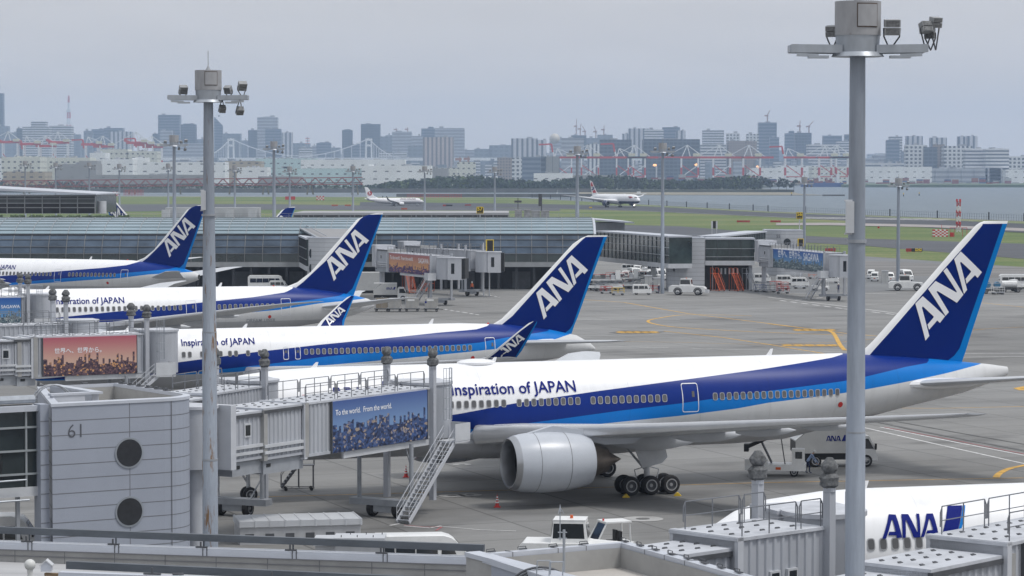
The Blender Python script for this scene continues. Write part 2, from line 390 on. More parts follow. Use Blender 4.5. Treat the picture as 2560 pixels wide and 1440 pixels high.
# ------------------------------------------------------------------ aircraft
def interp(tab, x):
    if x <= tab[0][0]: return list(tab[0][1:])
    for a, b in zip(tab[:-1], tab[1:]):
        if x <= b[0]:
            t = (x - a[0]) / (b[0] - a[0]); return [p + (q - p) * t for p, q in zip(a[1:], b[1:])]
    return list(tab[-1][1:])
def curve_node(t, src, pts, sx, sy):
    N = t.nodes
    d = N.new("ShaderNodeMath"); d.operation = "DIVIDE"; d.inputs[1].default_value = sx; t.links.new(src, d.inputs[0])
    c = N.new("ShaderNodeFloatCurve"); cm = c.mapping; cv = cm.curves[0]
    pts = [(min(max(x / sx, 0), 1), min(max(y / sy, 0), 1)) for x, y in pts]
    if pts[0][0] > 0: pts = [(0, pts[0][1])] + pts
    if pts[-1][0] < 1: pts = pts + [(1, pts[-1][1])]
    cv.points[0].location = pts[0]; cv.points[1].location = pts[-1]
    for p in pts[1:-1]: cv.points.new(*p)
    for p in cv.points: p.handle_type = "VECTOR"
    cm.update(); t.links.new(d.outputs[0], c.inputs["Value"])
    m = N.new("ShaderNodeMath"); m.operation = "MULTIPLY"; m.inputs[1].default_value = sy; t.links.new(c.outputs[0], m.inputs[0])
    return m.outputs[0]
def livery(name, c1, c2, c3, belly=4.45, cols=None, split_x=None):
    """bands whose borders run as curves z(x) along the hull"""
    m, t, b = newmat(name); N = t.nodes; Lk = t.links
    co = N.new("ShaderNodeTexCoord"); sp = N.new("ShaderNodeSeparateXYZ"); Lk.new(co.outputs["Object"], sp.inputs[0])
    nz = N.new("ShaderNodeTexNoise"); nz.inputs["Scale"].default_value = 0.35; nz.inputs["Detail"].default_value = 5; Lk.new(co.outputs["Object"], nz.inputs[0])
    cols = cols or ((0.62, 0.63, 0.64), (0.42, 0.43, 0.45), (0.0, 0.17, 0.56), (0.0, 0.022, 0.20), (0.82, 0.83, 0.85))
    def gt(a, bsock):
        q = N.new("ShaderNodeMath"); q.operation = "GREATER_THAN"; Lk.new(a, q.inputs[0])
        if isinstance(bsock, float): q.inputs[1].default_value = bsock
        else: Lk.new(bsock, q.inputs[1])
        return q.outputs[0]
    def mix(f, a, bc):
        q = N.new("ShaderNodeMixRGB"); Lk.new(f, q.inputs[0])
        if isinstance(a, tuple): q.inputs[1].default_value = (*a, 1)
        else: Lk.new(a, q.inputs[1])
        q.inputs[2].default_value = (*bc, 1); return q.outputs[0]
    x, z = sp.outputs[0], sp.outputs[2]
    c = mix(gt(z, belly), cols[1], cols[0])
    if c3: c = mix(gt(z, curve_node(t, x, c3, 80, 12)), c, cols[2])
    if c2: c = mix(gt(z, curve_node(t, x, c2, 80, 12)), c, cols[3])
    if c1: c = mix(gt(z, curve_node(t, x, c1, 80, 12)), c, cols[4])
    r = N.new("ShaderNodeMapRange"); r.inputs[3].default_value = 0.95; r.inputs[4].default_value = 1.03; Lk.new(nz.outputs["Fac"], r.inputs[0])
    # faint skin joints every few metres
    wv = N.new("ShaderNodeMath"); wv.operation = "FRACT"; dv = N.new("ShaderNodeMath"); dv.operation = "DIVIDE"; dv.inputs[1].default_value = 5.33
    Lk.new(x, dv.inputs[0]); Lk.new(dv.outputs[0], wv.inputs[0])
    lt = N.new("ShaderNodeMath"); lt.operation = "LESS_THAN"; lt.inputs[1].default_value = 0.009; Lk.new(wv.outputs[0], lt.inputs[0])
    dk = N.new("ShaderNodeMath"); dk.operation = "MULTIPLY_ADD"; dk.inputs[1].default_value = -0.10; dk.inputs[2].default_value = 1.0; Lk.new(lt.outputs[0], dk.inputs[0])
    mp = N.new("ShaderNodeMapping"); mp.inputs["Scale"].default_value = (1.6, 1, .22); Lk.new(co.outputs["Object"], mp.inputs[0])
    n2 = N.new("ShaderNodeTexNoise"); n2.inputs["Scale"].default_value = 1.1; n2.inputs["Detail"].default_value = 8; Lk.new(mp.outputs[0], n2.inputs[0])
    r2 = N.new("ShaderNodeMapRange"); r2.inputs[1].default_value = .5; r2.inputs[2].default_value = .75; r2.inputs[3].default_value = 1; r2.inputs[4].default_value = .92; Lk.new(n2.outputs["Fac"], r2.inputs[0])
    m0 = N.new("ShaderNodeMath"); m0.operation = "MULTIPLY"; Lk.new(r.outputs[0], m0.inputs[0]); Lk.new(r2.outputs[0], m0.inputs[1])
    mm = N.new("ShaderNodeMath"); mm.operation = "MULTIPLY"; Lk.new(m0.outputs[0], mm.inputs[0]); Lk.new(dk.outputs[0], mm.inputs[1])
    sc = N.new("ShaderNodeVectorMath"); sc.operation = "SCALE"; Lk.new(c, sc.inputs[0]); Lk.new(mm.outputs[0], sc.inputs["Scale"])
    Lk.new(sc.outputs[0], b.inputs["Base Color"]); b.inputs["Roughness"].default_value = 0.36; b.inputs["Specular IOR Level"].default_value = 0.22
    return m
def fin_mat(name, cw, cl, top, cols=((0.78, 0.79, 0.80), (0.0, 0.015, 0.14), (0.0, 0.17, 0.50))):
    m, t, b = newmat(name); N = t.nodes; Lk = t.links
    co = N.new("ShaderNodeTexCoord"); sp = N.new("ShaderNodeSeparateXYZ"); Lk.new(co.outputs["Object"], sp.inputs[0])
    x, z = sp.outputs[0], sp.outputs[2]
    def gt(a, bb):
        q = N.new("ShaderNodeMath"); q.operation = "GREATER_THAN"
        for i, v in enumerate((a, bb)):
            if isinstance(v, float): q.inputs[i].default_value = v
            else: Lk.new(v, q.inputs[i])
        return q.outputs[0]
    def mix(f, a, c):
        q = N.new("ShaderNodeMixRGB"); Lk.new(f, q.inputs[0])
        for i, v in ((1, a), (2, c)):
            if isinstance(v, tuple): q.inputs[i].default_value = (*v, 1)
            else: Lk.new(v, q.inputs[i])
        return q.outputs[0]
    c = mix(gt(x, curve_node(t, z, cw, 20, 80)), cols[0], cols[1])
    c = mix(gt(x, curve_node(t, z, cl, 20, 80)), c, cols[2])
    c = mix(gt(z, top), c, cols[0])
    nz = N.new("ShaderNodeTexNoise"); nz.inputs["Scale"].default_value = 0.5; Lk.new(co.outputs["Object"], nz.inputs[0])
    r = N.new("ShaderNodeMapRange"); r.inputs[3].default_value = 0.88; r.inputs[4].default_value = 1.1; Lk.new(nz.outputs["Fac"], r.inputs[0])
    sc = N.new("ShaderNodeVectorMath"); sc.operation = "SCALE"; Lk.new(c, sc.inputs[0]); Lk.new(r.outputs[0], sc.inputs["Scale"])
    Lk.new(sc.outputs[0], b.inputs["Base Color"]); b.inputs["Roughness"].default_value = 0.45; b.inputs["Specular IOR Level"].default_value = 0.06
    return m
AF = [(0, 0), (0.012, 0.17), (0.05, 0.33), (0.13, 0.45), (0.28, 0.5), (0.48, 0.44), (0.72, 0.26), (1, 0.02)]
def af_half(f):
    f = min(max(f, 0), 1)
    for a, b in zip(AF[:-1], AF[1:]):
        if f <= b[0]: return a[1] + (b[1] - a[1]) * (f - a[0]) / (b[0] - a[0])
    return 0.02
def af_ring(le, te, n, th):
    le = Vector(le); te = Vector(te); n = Vector(n)
    up = [le + (te - le) * f + n * th * h for f, h in AF]; lo = [le + (te - le) * f - n * th * h for f, h in AF[1:]]
    return up + lo[::-1]
ANA_A1 = [(162, 850), (260, 750), (558, 1020), (490, 1108), (452, 1075), (342, 1198), (320, 1130), (402, 1035), (402, 1020), (258, 885), (246, 905), (346, 1282), (295, 1342)]
ANA_N = [(332, 655), (430, 548), (712, 703), (716, 690), (535, 415), (580, 370), (808, 732), (720, 840), (455, 682), (440, 690), (610, 965), (565, 1015)]
ANA_A2 = [(680, 255), (768, 152), (1062, 430), (1002, 507), (965, 470), (850, 585), (835, 520), (908, 428), (908, 415), (768, 290), (758, 305), (858, 668), (815, 722)]
def ana_polys(foot, right, apex):
    """airline lettering mapped by three anchor points (left foot, right foot, left apex)"""
    A = Matrix(((1062 - 295, 162 - 295), (430 - 1342, 850 - 1342))).inverted()
    res = []
    for pl in (ANA_A1, ANA_N, ANA_A2):
        q = []
        for p in pl:
            r = A @ Vector((p[0] - 295, p[1] - 1342))
            q.append((foot[0] + r[0] * (right[0] - foot[0]) + r[1] * (apex[0] - foot[0]), foot[1] + r[0] * (right[1] - foot[1]) + r[1] * (apex[1] - foot[1])))
        res.append(q)
    return res
def flat_to_surface(name, polys, surf, m, parent, step=0.4, extra=None):
    """polygons given in (x, z), cut finely and laid on a curved surface y = surf(x, z)"""
    bm = bmesh.new()
    for pl in polys:
        vs = [bm.verts.new((p[0], 0, p[1])) for p in pl]
        for t_ in tessellate_polygon([[Vector((p[0], p[1], 0)) for p in pl]]):
            try: bm.faces.new([vs[i] for i in t_])
            except Exception: pass
    if extra is not None: bm.from_mesh(extra)
    bmesh.ops.triangulate(bm, faces=bm.faces[:])
    xs = [v.co.x for v in bm.verts]; zs = [v.co.z for v in bm.verts]
    for ax, lo, hi in ((0, min(xs), max(xs)), (2, min(zs), max(zs))):
        k = lo + step
        while k < hi:
            co = Vector((0, 0, 0)); co[ax] = k; no = Vector((0, 0, 0)); no[ax] = 1
            bmesh.ops.bisect_plane(bm, geom=bm.verts[:] + bm.edges[:] + bm.faces[:], plane_co=co, plane_no=no, dist=1e-5); k += step
    for v in bm.verts: v.co.y = surf(v.co.x, v.co.z)
    bmesh.ops.recalc_face_normals(bm, faces=bm.faces)
    me = bpy.data.meshes.new(name); bm.to_mesh(me); bm.free(); me.materials.append(m)
    o = bpy.data.objects.new(name, me); COL.objects.link(o); o.parent = parent
    return o
def text_mesh(body, width, x0, z0, bold=0.0, height=None, shear=0.0, slope=0.0):
    cu = bpy.data.curves.new("lettering", "FONT"); cu.body = body; cu.resolution_u = 3; cu.offset = bold
    ob = bpy.data.objects.new("lettering", cu); COL.objects.link(ob)
    bpy.context.view_layer.update()
    me = bpy.data.meshes.new_from_object(ob.evaluated_get(bpy.context.evaluated_depsgraph_get()))
    bpy.data.objects.remove(ob); bpy.data.curves.remove(cu)
    xs = [v.co.x for v in me.vertices]; ys = [v.co.y for v in me.vertices]
    k = width / (max(xs) - min(xs)); kz = k if height is None else height / (max(ys) - min(ys)); mx = min(xs)
    for v in me.vertices:
        x = (v.co.x - mx) * k; z = v.co.y * kz
        v.co = Vector((x0 + x + shear * z, 0, z0 + z + slope * x))
    return me
NS = 32
TYPES = {
 "twin_777": dict(L=63.5, hull=[(0, 4.62, 4.52, .04), (.25, 5.2, 4.0, .62), (.8, 5.85, 3.55, 1.15), (1.6, 6.6, 3.2, 1.65), (2.6, 7.4, 2.95, 2.15), (3.8, 8.0, 2.8, 2.55), (5.5, 8.4, 2.68, 2.85), (8, 8.68, 2.62, 3.03), (11, 8.8, 2.6, 3.1), (41, 8.8, 2.6, 3.1), (45, 8.8, 2.8, 3.05), (49.75, 8.8, 3.7, 2.7), (54.3, 8.5, 4.65, 2.0), (57, 8.25, 5.15, 1.5), (59.7, 7.95, 5.65, .95), (62, 7.7, 6.3, .5), (63.5, 7.48, 6.85, .22)],
   c1=[(0, 3.9), (10, 4.7), (19.5, 5.63), (23.6, 6.23), (29.8, 6.87), (35.7, 7.39), (42.5, 7.98), (48.4, 8.57), (51, 8.95), (52, 9.6)],
   c2=[(0, 3.9), (10, 4.3), (22, 4.6), (26.8, 5.05), (31.2, 5.48), (35.7, 5.84), (42.5, 6.5), (48.4, 6.98), (50.6, 7.26), (54.2, 7.8), (56.3, 8.0), (56.9, 8.3), (58, 9.5)],
   c3=[(0, 3.9), (10, 4.1), (25, 4.3), (35.7, 4.98), (40, 5.35), (42.5, 5.69), (48.4, 6.16), (50.6, 6.38), (53.5, 6.7), (57.6, 7.22), (61.2, 7.76), (64, 8.2)],
   fin=[(7.9, 50.6, 59.7, .55), (8.7, 51.2, 60.02, .55), (9.22, 51.9, 60.2, .55), (9.6, 52.35, 60.33, .54), (13.3, 56.12, 61.7, .42), (16.5, 59.3, 62.87, .32), (17.9, 60.8, 63.4, .26), (18.1, 61.15, 63.47, .2), (18.2, 61.5, 63.5, .1)],
   cw=[(8.0, 51.4), (8.89, 52.25), (10.24, 53.64), (11.45, 54.84), (14.67, 58.02), (16.02, 59.4), (16.83, 60.23), (17.93, 61.3)], cl=[(8.0, 58.4), (8.4, 59.05), (8.94, 59.5), (13.9, 61.45), (18.2, 63.1)], top=18.0,
   ana=((56.53, 9.57), (61.27, 14.47), (55.69, 12.26)),
   wing=[(0, 18.6, 4.0, 15, 1.9), (3.0, 20.6, 4.2, 12.8, 1.55), (9.6, 25.6, 4.85, 8.9, .95), (20, 33.4, 6.0, 5.6, .55), (29.6, 40.6, 7.05, 2.9, .27), (30.45, 42.3, 7.2, 1.5, .12)],
   stab=[(0.6, 54.0, 6.5, 6.9, .6), (2.0, 55.0, 6.62, 5.9, .55), (10.4, 60.8, 7.55, 2.3, .22), (10.75, 61.5, 7.6, 1.5, .1)],
   eng=dict(y=9.61, z=2.93, x=20.6, s=1.0), mg=(30.75, 5.5, 3, 1.47, .66), ng=5.89, zw=6.25, wr=3.1,
   win=[7.4 + .5334 * k for k in range(17)] + [18.5 + .5334 * k for k in range(9)] + [23.88 + .5334 * k for k in range(9)] + [29.27 + .5334 * k for k in range(11)] + [38.43 + .5334 * k for k in range(19)],
   doors=[(6.2, 5.1, 1.1, 2.0), (16.8, 5.1, 1.2, 2.0), (35.93, 5.22, 1.24, 2.0), (49.1, 5.2, 1.2, 2.0)]),
 "twin_767": dict(L=53.6, hull=[(0, 4.5, 4.4, .04), (.25, 5.0, 3.95, .55), (.9, 5.65, 3.5, 1.05), (1.8, 6.35, 3.1, 1.5), (3, 7.05, 2.8, 1.95), (4.5, 7.5, 2.6, 2.25), (7, 7.78, 2.5, 2.45), (9, 7.85, 2.45, 2.515), (36, 7.85, 2.45, 2.515), (40, 7.85, 2.75, 2.45), (45, 7.65, 3.6, 2.0), (49, 7.1, 4.25, 1.4), (51.7, 6.5, 4.65, .85), (53.1, 5.75, 4.95, .4), (53.6, 5.3, 5.05, .12)],
   c1=[(0, 3.7), (13, 5.08), (19.9, 5.8), (25.9, 6.31), (31.5, 6.69), (37.3, 7.12), (41.2, 7.33), (42.7, 7.63), (44, 8.3)],
   c2=[(0, 3.7), (13, 4.0), (21.8, 4.76), (25.9, 5.2), (33.4, 5.74), (41.2, 6.15), (43.9, 6.53), (47.1, 6.84), (48.7, 7.0), (50.5, 8.5)],
   c3=[(0, 3.6), (20, 4.1), (27, 4.49), (33.4, 4.87), (41.2, 5.42), (45.1, 5.66), (48.3, 6.07), (50.3, 6.51), (53, 7)],
   fin=[(6.4, 41.5, 51.15, .5), (7.5, 43.0, 51.55, .5), (8.16, 44.2, 51.85, .48), (10.6, 46.9, 52.8, .38), (15.06, 51.35, 54.55, .26), (15.6, 52.2, 54.8, .2), (15.85, 52.9, 54.9, .1)],
   cw=[(7.48, 43.94), (8.42, 45.22), (10.53, 47.3), (14.13, 50.79), (15.43, 52.25), (15.73, 52.66)], cl=[(6.6, 50.4), (7.1, 51.1), (7.55, 51.4), (15.7, 54.5)], top=15.72,
   ana=((48.34, 8.04), (52.86, 12.61), (47.59, 10.53)),
   wing=[(0, 17.4, 3.7, 12.5, 1.6), (2.5, 18.9, 3.95, 10.4, 1.3), (7.9, 22.6, 4.5, 6.9, .8), (16, 28.2, 5.35, 4.3, .42), (23.7, 33.3, 6.15, 2.7, .24), (24.4, 33.9, 6.4, 2.5, .2)],
   stab=[(0.5, 44.0, 5.95, 6.2, .55), (1.4, 44.9, 6.0, 5.5, .5), (9.0, 51.3, 6.45, 2.1, .2), (9.3, 51.9, 6.5, 1.4, .1)],
   eng=dict(y=7.9, z=2.35, x=19.2, s=.78), mg=(24.3, 4.65, 2, 1.42, .58), ng=4.6, zw=5.72, wr=2.5,
   win=[9.5 + .5588 * k for k in range(6)] + [13.35, 13.9, 15.0, 16.7, 17.55, 18.1, 19.2, 20.3, 20.85] + [24.57 + .5588 * k for k in range(29)],
   doors=[(5.6, 4.9, 1.05, 1.9), (41.78, 4.9, 1.0, 1.7), (22.45, 5.05, .5, 1.15), (23.55, 5.05, .5, 1.15)],
   winglet=[((33.5, 24.2, 6.25), 2.9, .22), ((34.2, 24.75, 6.9), 2.5, .16), ((36.3, 25.15, 8.6), 1.25, .1), ((37.1, 25.25, 9.2), .75, .07), ((37.5, 25.27, 9.35), .35, .04)]),
 "twin_787": dict(L=61.5, hull=[(0, 4.6, 4.5, .04), (.25, 5.15, 4.05, .6), (.9, 5.9, 3.5, 1.2), (2, 6.85, 3.0, 1.8), (3.5, 7.65, 2.7, 2.3), (5.5, 8.15, 2.55, 2.65), (8, 8.4, 2.5, 2.84), (10, 8.47, 2.5, 2.88), (40, 8.47, 2.5, 2.88), (46, 8.45, 2.85, 2.8), (50, 8.4, 3.3, 2.55), (54, 8.05, 3.85, 2.1), (57, 7.6, 4.3, 1.6), (59.2, 7.15, 4.85, 1.15), (60.8, 6.75, 5.35, .75), (61.5, 6.4, 5.65, .42)],
   c1=[(0, 3.9), (15, 4.7), (22.6, 5.31), (30.2, 5.94), (39.6, 6.74), (46.2, 7.28), (50.1, 7.73), (51.4, 8.18), (53, 9.2)],
   c2=[(0, 3.9), (20, 4.3), (30, 4.75), (38.6, 5.51), (46.2, 6.12), (50.1, 6.56), (53.5, 6.84), (57, 7.2), (58.3, 7.6), (60, 9)],
   c3=[(0, 3.8), (30, 4.4), (39, 5.0), (46.2, 5.56), (49.1, 5.74), (54, 6.36), (60.2, 6.77), (63, 7.2)],
   fin=[(7.2, 49.4, 59.1, .5), (8.31, 50.73, 59.5, .5), (8.81, 52.1, 59.7, .48), (10.0, 53.75, 60.15, .42), (14.5, 57.95, 61.9, .3), (16.23, 59.55, 62.55, .24), (16.75, 60.9, 62.72, .16), (16.97, 62.2, 62.8, .08)],
   cw=[(8.06, 51.68), (8.85, 52.78), (11.37, 55.63), (14.48, 58.35), (16.25, 59.9), (16.8, 60.7)], cl=[(7.3, 58.1), (7.95, 58.9), (9.5, 59.6), (16.6, 62.55)], top=16.78,
   ana=((56.55, 8.92), (60.98, 13.69), (55.71, 11.37)),
   wing=[(0, 20.3, 3.7, 14, 1.7), (2.9, 21.8, 3.9, 12.0, 1.4), (9.7, 27.0, 4.75, 7.6, .8), (20, 34.6, 6.35, 4.6, .4), (26, 39.3, 7.3, 3.1, .22), (28.6, 42.4, 7.75, 1.9, .12), (30, 45.6, 8.0, .7, .05)],
   stab=[(0.7, 53.3, 5.8, 6.4, .55), (1.8, 54.3, 5.95, 5.5, .5), (9.0, 60.6, 7.1, 2.4, .2), (9.9, 62.6, 7.25, 1.2, .08)],
   eng=dict(y=9.75, z=2.75, x=22.0, s=.92), mg=(31.3, 4.9, 2, 1.46, .64), ng=6.0, zw=6.22, wr=2.88,
   win=[8.5 + .649 * k for k in range(21)] + [23.0 + .649 * k for k in range(23)] + [40.6 + .649 * k for k in range(13)],
   doors=[(6.0, 5.05, 1.1, 2.0), (21.0, 5.05, 1.1, 2.0), (37.95, 5.05, 1.2, 2.0), (49.4, 5.05, 1.2, 2.0)]),
 "twin_737": dict(L=38.0, hull=[(0, 2.75, 2.65, .03), (.25, 3.2, 2.3, .45), (1, 3.9, 1.85, .95), (2.2, 4.65, 1.5, 1.45), (3.5, 5.1, 1.4, 1.72), (5.5, 5.3, 1.35, 1.88), (25, 5.3, 1.35, 1.88), (29, 5.3, 1.8, 1.75), (33, 5.2, 2.7, 1.2), (36.5, 4.95, 3.5, .6), (38, 4.7, 3.95, .25)],
   c1=None, c2=None, c3=None,
   fin=[(4.9, 29.0, 37.3, .4), (5.6, 31.0, 37.6, .38), (6.4, 33.0, 37.9, .34), (12.2, 37.2, 39.3, .18), (12.45, 37.6, 39.35, .08)],
   cw=None, cl=None, top=12.4, ana=None,
   wing=[(0, 13.5, 1.9, 8, 1.0), (1.9, 14.4, 2.0, 7.2, .85), (5.6, 17.0, 2.4, 4.7, .5), (16.6, 23.5, 3.9, 1.7, .15), (17.1, 24.0, 4.2, 1.5, .12)],
   stab=[(0.5, 33.2, 4.2, 4.2, .35), (7.0, 37.6, 5.0, 1.6, .12)],
   eng=dict(y=4.83, z=1.35, x=13.4, s=.56), mg=(19.9, 2.86, 1, 0, .56), ng=4.3, zw=3.6, wr=1.88,
   win=[6 + .52 * k for k in range(44)], doors=[],
   winglet=[((24.0, 17.1, 4.2), 1.5, .1), ((24.6, 17.45, 4.8), 1.2, .08), ((25.9, 17.6, 6.6), .6, .05)]),
}
def rounded_window_mesh():
    mb = MB()
    for k, (w, h, y) in enumerate(((.19, .27, 0.0), (.145, .225, -.006))):
        mb.mi = k; vs = []
        for i in range(16):
            t = 2 * pi * i / 16; c, s_ = cos(t), sin(t); e = 0.55
            vs.append((w * abs(c) ** e * (1 if c > 0 else -1), y, h * abs(s_) ** e * (1 if s_ > 0 else -1)))
        mb.add(vs, [tuple(range(16))])
    me = bpy.data.meshes.new("window"); me.from_pydata(mb.v, [], mb.f)
    me.materials.append(mat("window_surround", (0.33, 0.34, 0.36), .5, var=0)); me.materials.append(mat("cabin_window_glass", (0.10, 0.10, 0.105), .25, var=.3, scale=.2, spec=.6))
    me.polygons.foreach_set("material_index", mb.m); return me
WINMESH = rounded_window_mesh()
def wheel_mb(mb, c, r, wd, n=20):
    """tyre (0) and rim (1) with the axle along local y"""
    c = Vector(c); rings = []
    for y, rr in ((-wd / 2, r * .62), (-wd / 2, r * .86), (-wd * .34, r * .98), (0, r), (wd * .34, r * .98), (wd / 2, r * .86), (wd / 2, r * .62)):
        rings.append([c + Vector((cos(2 * pi * i / n) * rr, y, sin(2 * pi * i / n) * rr)) for i in range(n)])
    mb.mi = 0; mb.loft(rings, cap=False)
    mb.mi = 1
    for sg in (-1, 1):
        a = [c + Vector((cos(2 * pi * i / n) * r * .62, sg * wd / 2, sin(2 * pi * i / n) * r * .62)) for i in range(n)]
        b = [c + Vector((cos(2 * pi * i / n) * r * .52, sg * wd * .5, sin(2 * pi * i / n) * r * .52)) for i in range(n)]
        d = [c + Vector((cos(2 * pi * i / n) * r * .44, sg * wd * .28, sin(2 * pi * i / n) * r * .44)) for i in range(n)]
        mb.loft([a, b], cap=False); mb.mi = 2; mb.loft([b, d], cap=False); mb.add(d, [tuple(range(n))]); mb.mi = 1
        e = [c + Vector((cos(2 * pi * i / 8) * r * .16, sg * wd * .40, sin(2 * pi * i / 8) * r * .16)) for i in range(8)]
        f_ = [c + Vector((cos(2 * pi * i / 8) * r * .2, sg * wd * .27, sin(2 * pi * i / 8) * r * .2)) for i in range(8)]
        mb.loft([f_, e], cap=True)
    mb.mi = 0
RIM = mat("wheel_rim", (0.42, 0.43, 0.45), .4, metal=.4, var=.1)
WM = [RUBBER, RIM, GREYD]
def airliner(typ, name, label, cat, pose, group=None, inner_text=None, side_logo=False, fin_kind="ana", livery_kind="ana", engines=True, gear=True, text=None, doors_outline=True, win_x=None, windows=True, wth=1.0, shear=0.0):
    T = TYPES[typ]
    root = thing(name, label, cat, (pose[0], pose[1], 0), pose[2], group)
    hull = T["hull"]
    def top(x): return interp(hull, x)
    def side(x, z, off=0.0):
        t, b, h = interp(hull, x); zc = (t + b) / 2; rz = (t - b) / 2
        q = max(0.0, 1 - ((z - zc) / rz) ** 2); return -(h * sqrt(q) + off)
    xs = [hull[0][0]]
    for a, b in zip(hull[:-1], hull[1:]):
        n = max(1, int((b[0] - a[0]) / 2.5)); xs += [a[0] + (b[0] - a[0]) * k / n for k in range(1, n + 1)]
    rings = []
    for x in xs:
        t, b, h = interp(hull, x); zc = (t + b) / 2; rz = (t - b) / 2
        rings.append([Vector((x, cos(2 * pi * i / NS) * h, zc + sin(2 * pi * i / NS) * rz)) for i in range(NS)])
    mb = MB(); mb.loft(rings); mb.m[-1] = 1
    zr = T["wing"][0][2]; bx0 = T["wing"][0][1] - 1.5; bx1 = bx0 + T["wing"][0][3] + 5      # belly fairing
    tb = hull[8][2] if len(hull) > 8 else hull[-5][2]; br = []
    for k in range(9):
        f = k / 8; x = bx0 + (bx1 - bx0) * f; g = sin(pi * f) ** .55 if 0 < f < 1 else 0.02
        hw = T["wr"] * (.55 + .5 * g); zz = tb + 1.0
        br.append([Vector((x, cos(2 * pi * i / 16) * hw, zz + sin(2 * pi * i / 16) * (1.0 + .42 * g) * (T["wr"] / 3.1) - .0)) for i in range(16)])
    if livery_kind == "ana":
        lm_ = MATS.get("liv_" + typ) or livery("liv_" + typ, T["c1"], T["c2"], T["c3"]); MATS["liv_" + typ] = lm_
    elif livery_kind == "white_navy":
        lm_ = livery("liv_white_navy", None, None, None, belly=4.1, cols=((.82, .83, .85), (.01, .02, .09), (0, 0, 0), (0, 0, 0), (0, 0, 0)))
    else:
        lm_ = livery("liv_plain_white", None, None, None, belly=2.4, cols=((.80, .80, .82), (.5, .51, .54), (0, 0, 0), (0, 0, 0), (0, 0, 0)))
    mb.mi = 0; mb.loft(br)
    fus = mb.build("fuselage", [lm_, mat("exhaust_outlet", (.03, .03, .032), .6)], root, smooth=True)
    # fin
    fr = [af_ring((a, 0, z), (b, 0, z), (0, 1, 0), th) for z, a, b, th in T["fin"]]
    def finhalf(x, z):
        a, b, th = interp([(q[0], q[1], q[2], q[3]) for q in T["fin"]], z); return -(af_half((x - a) / (b - a)) * th + .05)
    mb = MB(); mb.loft(fr)
    if fin_kind == "ana":
        fm = MATS.get("fin_" + typ) or fin_mat("fin_" + typ, T["cw"], T["cl"], T["top"]); MATS["fin_" + typ] = fm
    else: fm = WHITE
    fin = mb.build("tail_fin", fm, root, smooth=True)
    if fin_kind == "ana":
        LW = mat("tail_letter_white", (.74, .75, .77), .35, var=.03)
        flat_to_surface("tail_lettering", ana_polys(*T["ana"]), finhalf, LW, fin, .6)
        mb = MB()      # mirrored lettering on the far side
        flat_to_surface("tail_lettering", [[(p[0], p[1]) for p in q] for q in ana_polys((T["ana"][1][0], T["ana"][1][1]), T["ana"][0], (T["ana"][2][0] + T["ana"][1][0] - T["ana"][0][0], T["ana"][2][1] + T["ana"][1][1] - T["ana"][0][1]))], lambda x, z: -finhalf(x, z), LW, fin, .6)
    # wings and stabilisers
    for sg in (-1, 1):
        wr = [af_ring((x, sg * y, z), (x + c, sg * y, z - c * .035), (0, 0, 1), th * wth) for y, x, z, c, th in T["wing"]]
        mb = MB(); mb.loft(wr)
        wm = mat("wing_skin_grey", (.50, .52, .55), .35, var=.08, scale=.4, stretch=(1, .4, 1))
        wm = wm if livery_kind == "ana" else WHITE
        wing = mb.build("wing", wm, root, smooth=True)
        le = MB(); le.loft([af_ring((x - .02, sg * y, z), (x + c * .10, sg * y, z - c * .004), (0, 0, 1), th * .86) for y, x, z, c, th in T["wing"][1:]])
        le.build("leading_edge", mat("polished_edge", (.66, .67, .69), .22, metal=.55, var=.04), wing, smooth=True)
        ws = T["wing"]
        for yy in (ws[1][0] + (ws[-1][0] - ws[1][0]) * q for q in ((.12, .30, .46, .62) if typ != "twin_737" else (.2, .45))):
            x, z, c, th = interp([tuple(q) for q in ws], yy); L = max(2.4, c * .62); r = max(.22, th * .52)
            x0 = x + c - L * .72; fr_ = []
            for k in range(7):
                f = k / 6; g = max(.04, sin(pi * min(1, f * 1.0 + .02)) ** .6)
                fr_.append([Vector((x0 + L * f, sg * (yy + cos(2 * pi * i / 10) * r * .6 * g), z - th * .55 - r * .25 + sin(2 * pi * i / 10) * r * g)) for i in range(10)])
            mb = MB(); mb.loft(fr_); mb.build("flap_fairing", wm, wing, smooth=True)
        if "winglet" in T:
            mb = MB(); mb.loft([af_ring((p[0], sg * p[1], p[2]), (p[0] + c, sg * p[1], p[2]), (0, 1, -.15 * sg), th) for p, c, th in T["winglet"]])
            if livery_kind == "ana":
                wlm = MATS.get("winglet_paint") or fin_mat("winglet_paint", [(6.0, 33.6), (6.9, 34.5), (8.6, 36.45), (9.4, 37.6)], [(6.0, 36.2), (6.9, 36.45), (8.6, 37.4), (9.4, 37.85)], 9.6); MATS["winglet_paint"] = wlm
                wl = mb.build("winglet", wlm, wing, smooth=True)
                for side_ in (-1, 1):
                    pl = ana_polys((34.95, 6.35), (36.85, 7.9), (34.7, 7.1)) if side_ < 0 else ana_polys((36.85, 7.9), (34.95, 6.35), (36.6, 8.65))
                    flat_to_surface("winglet_lettering", pl, lambda x, z, s2=side_: sg * interp([(6.25, 24.2), (6.9, 24.75), (8.6, 25.15), (9.35, 25.27)], z)[0] + s2 * .12, LW, wl, 2.0)
            else: mb.build("winglet", GREYD if livery_kind == "plain" else WHITE, wing, smooth=True)
        mb = MB(); mb.loft([af_ring((x, sg * y, z), (x + c, sg * y, z), (0, 0, 1), th) for y, x, z, c, th in T["stab"]])
        st = mb.build("stabiliser", wm, root, smooth=True)
        s0 = T["stab"][0]; mb = MB(); rr = []
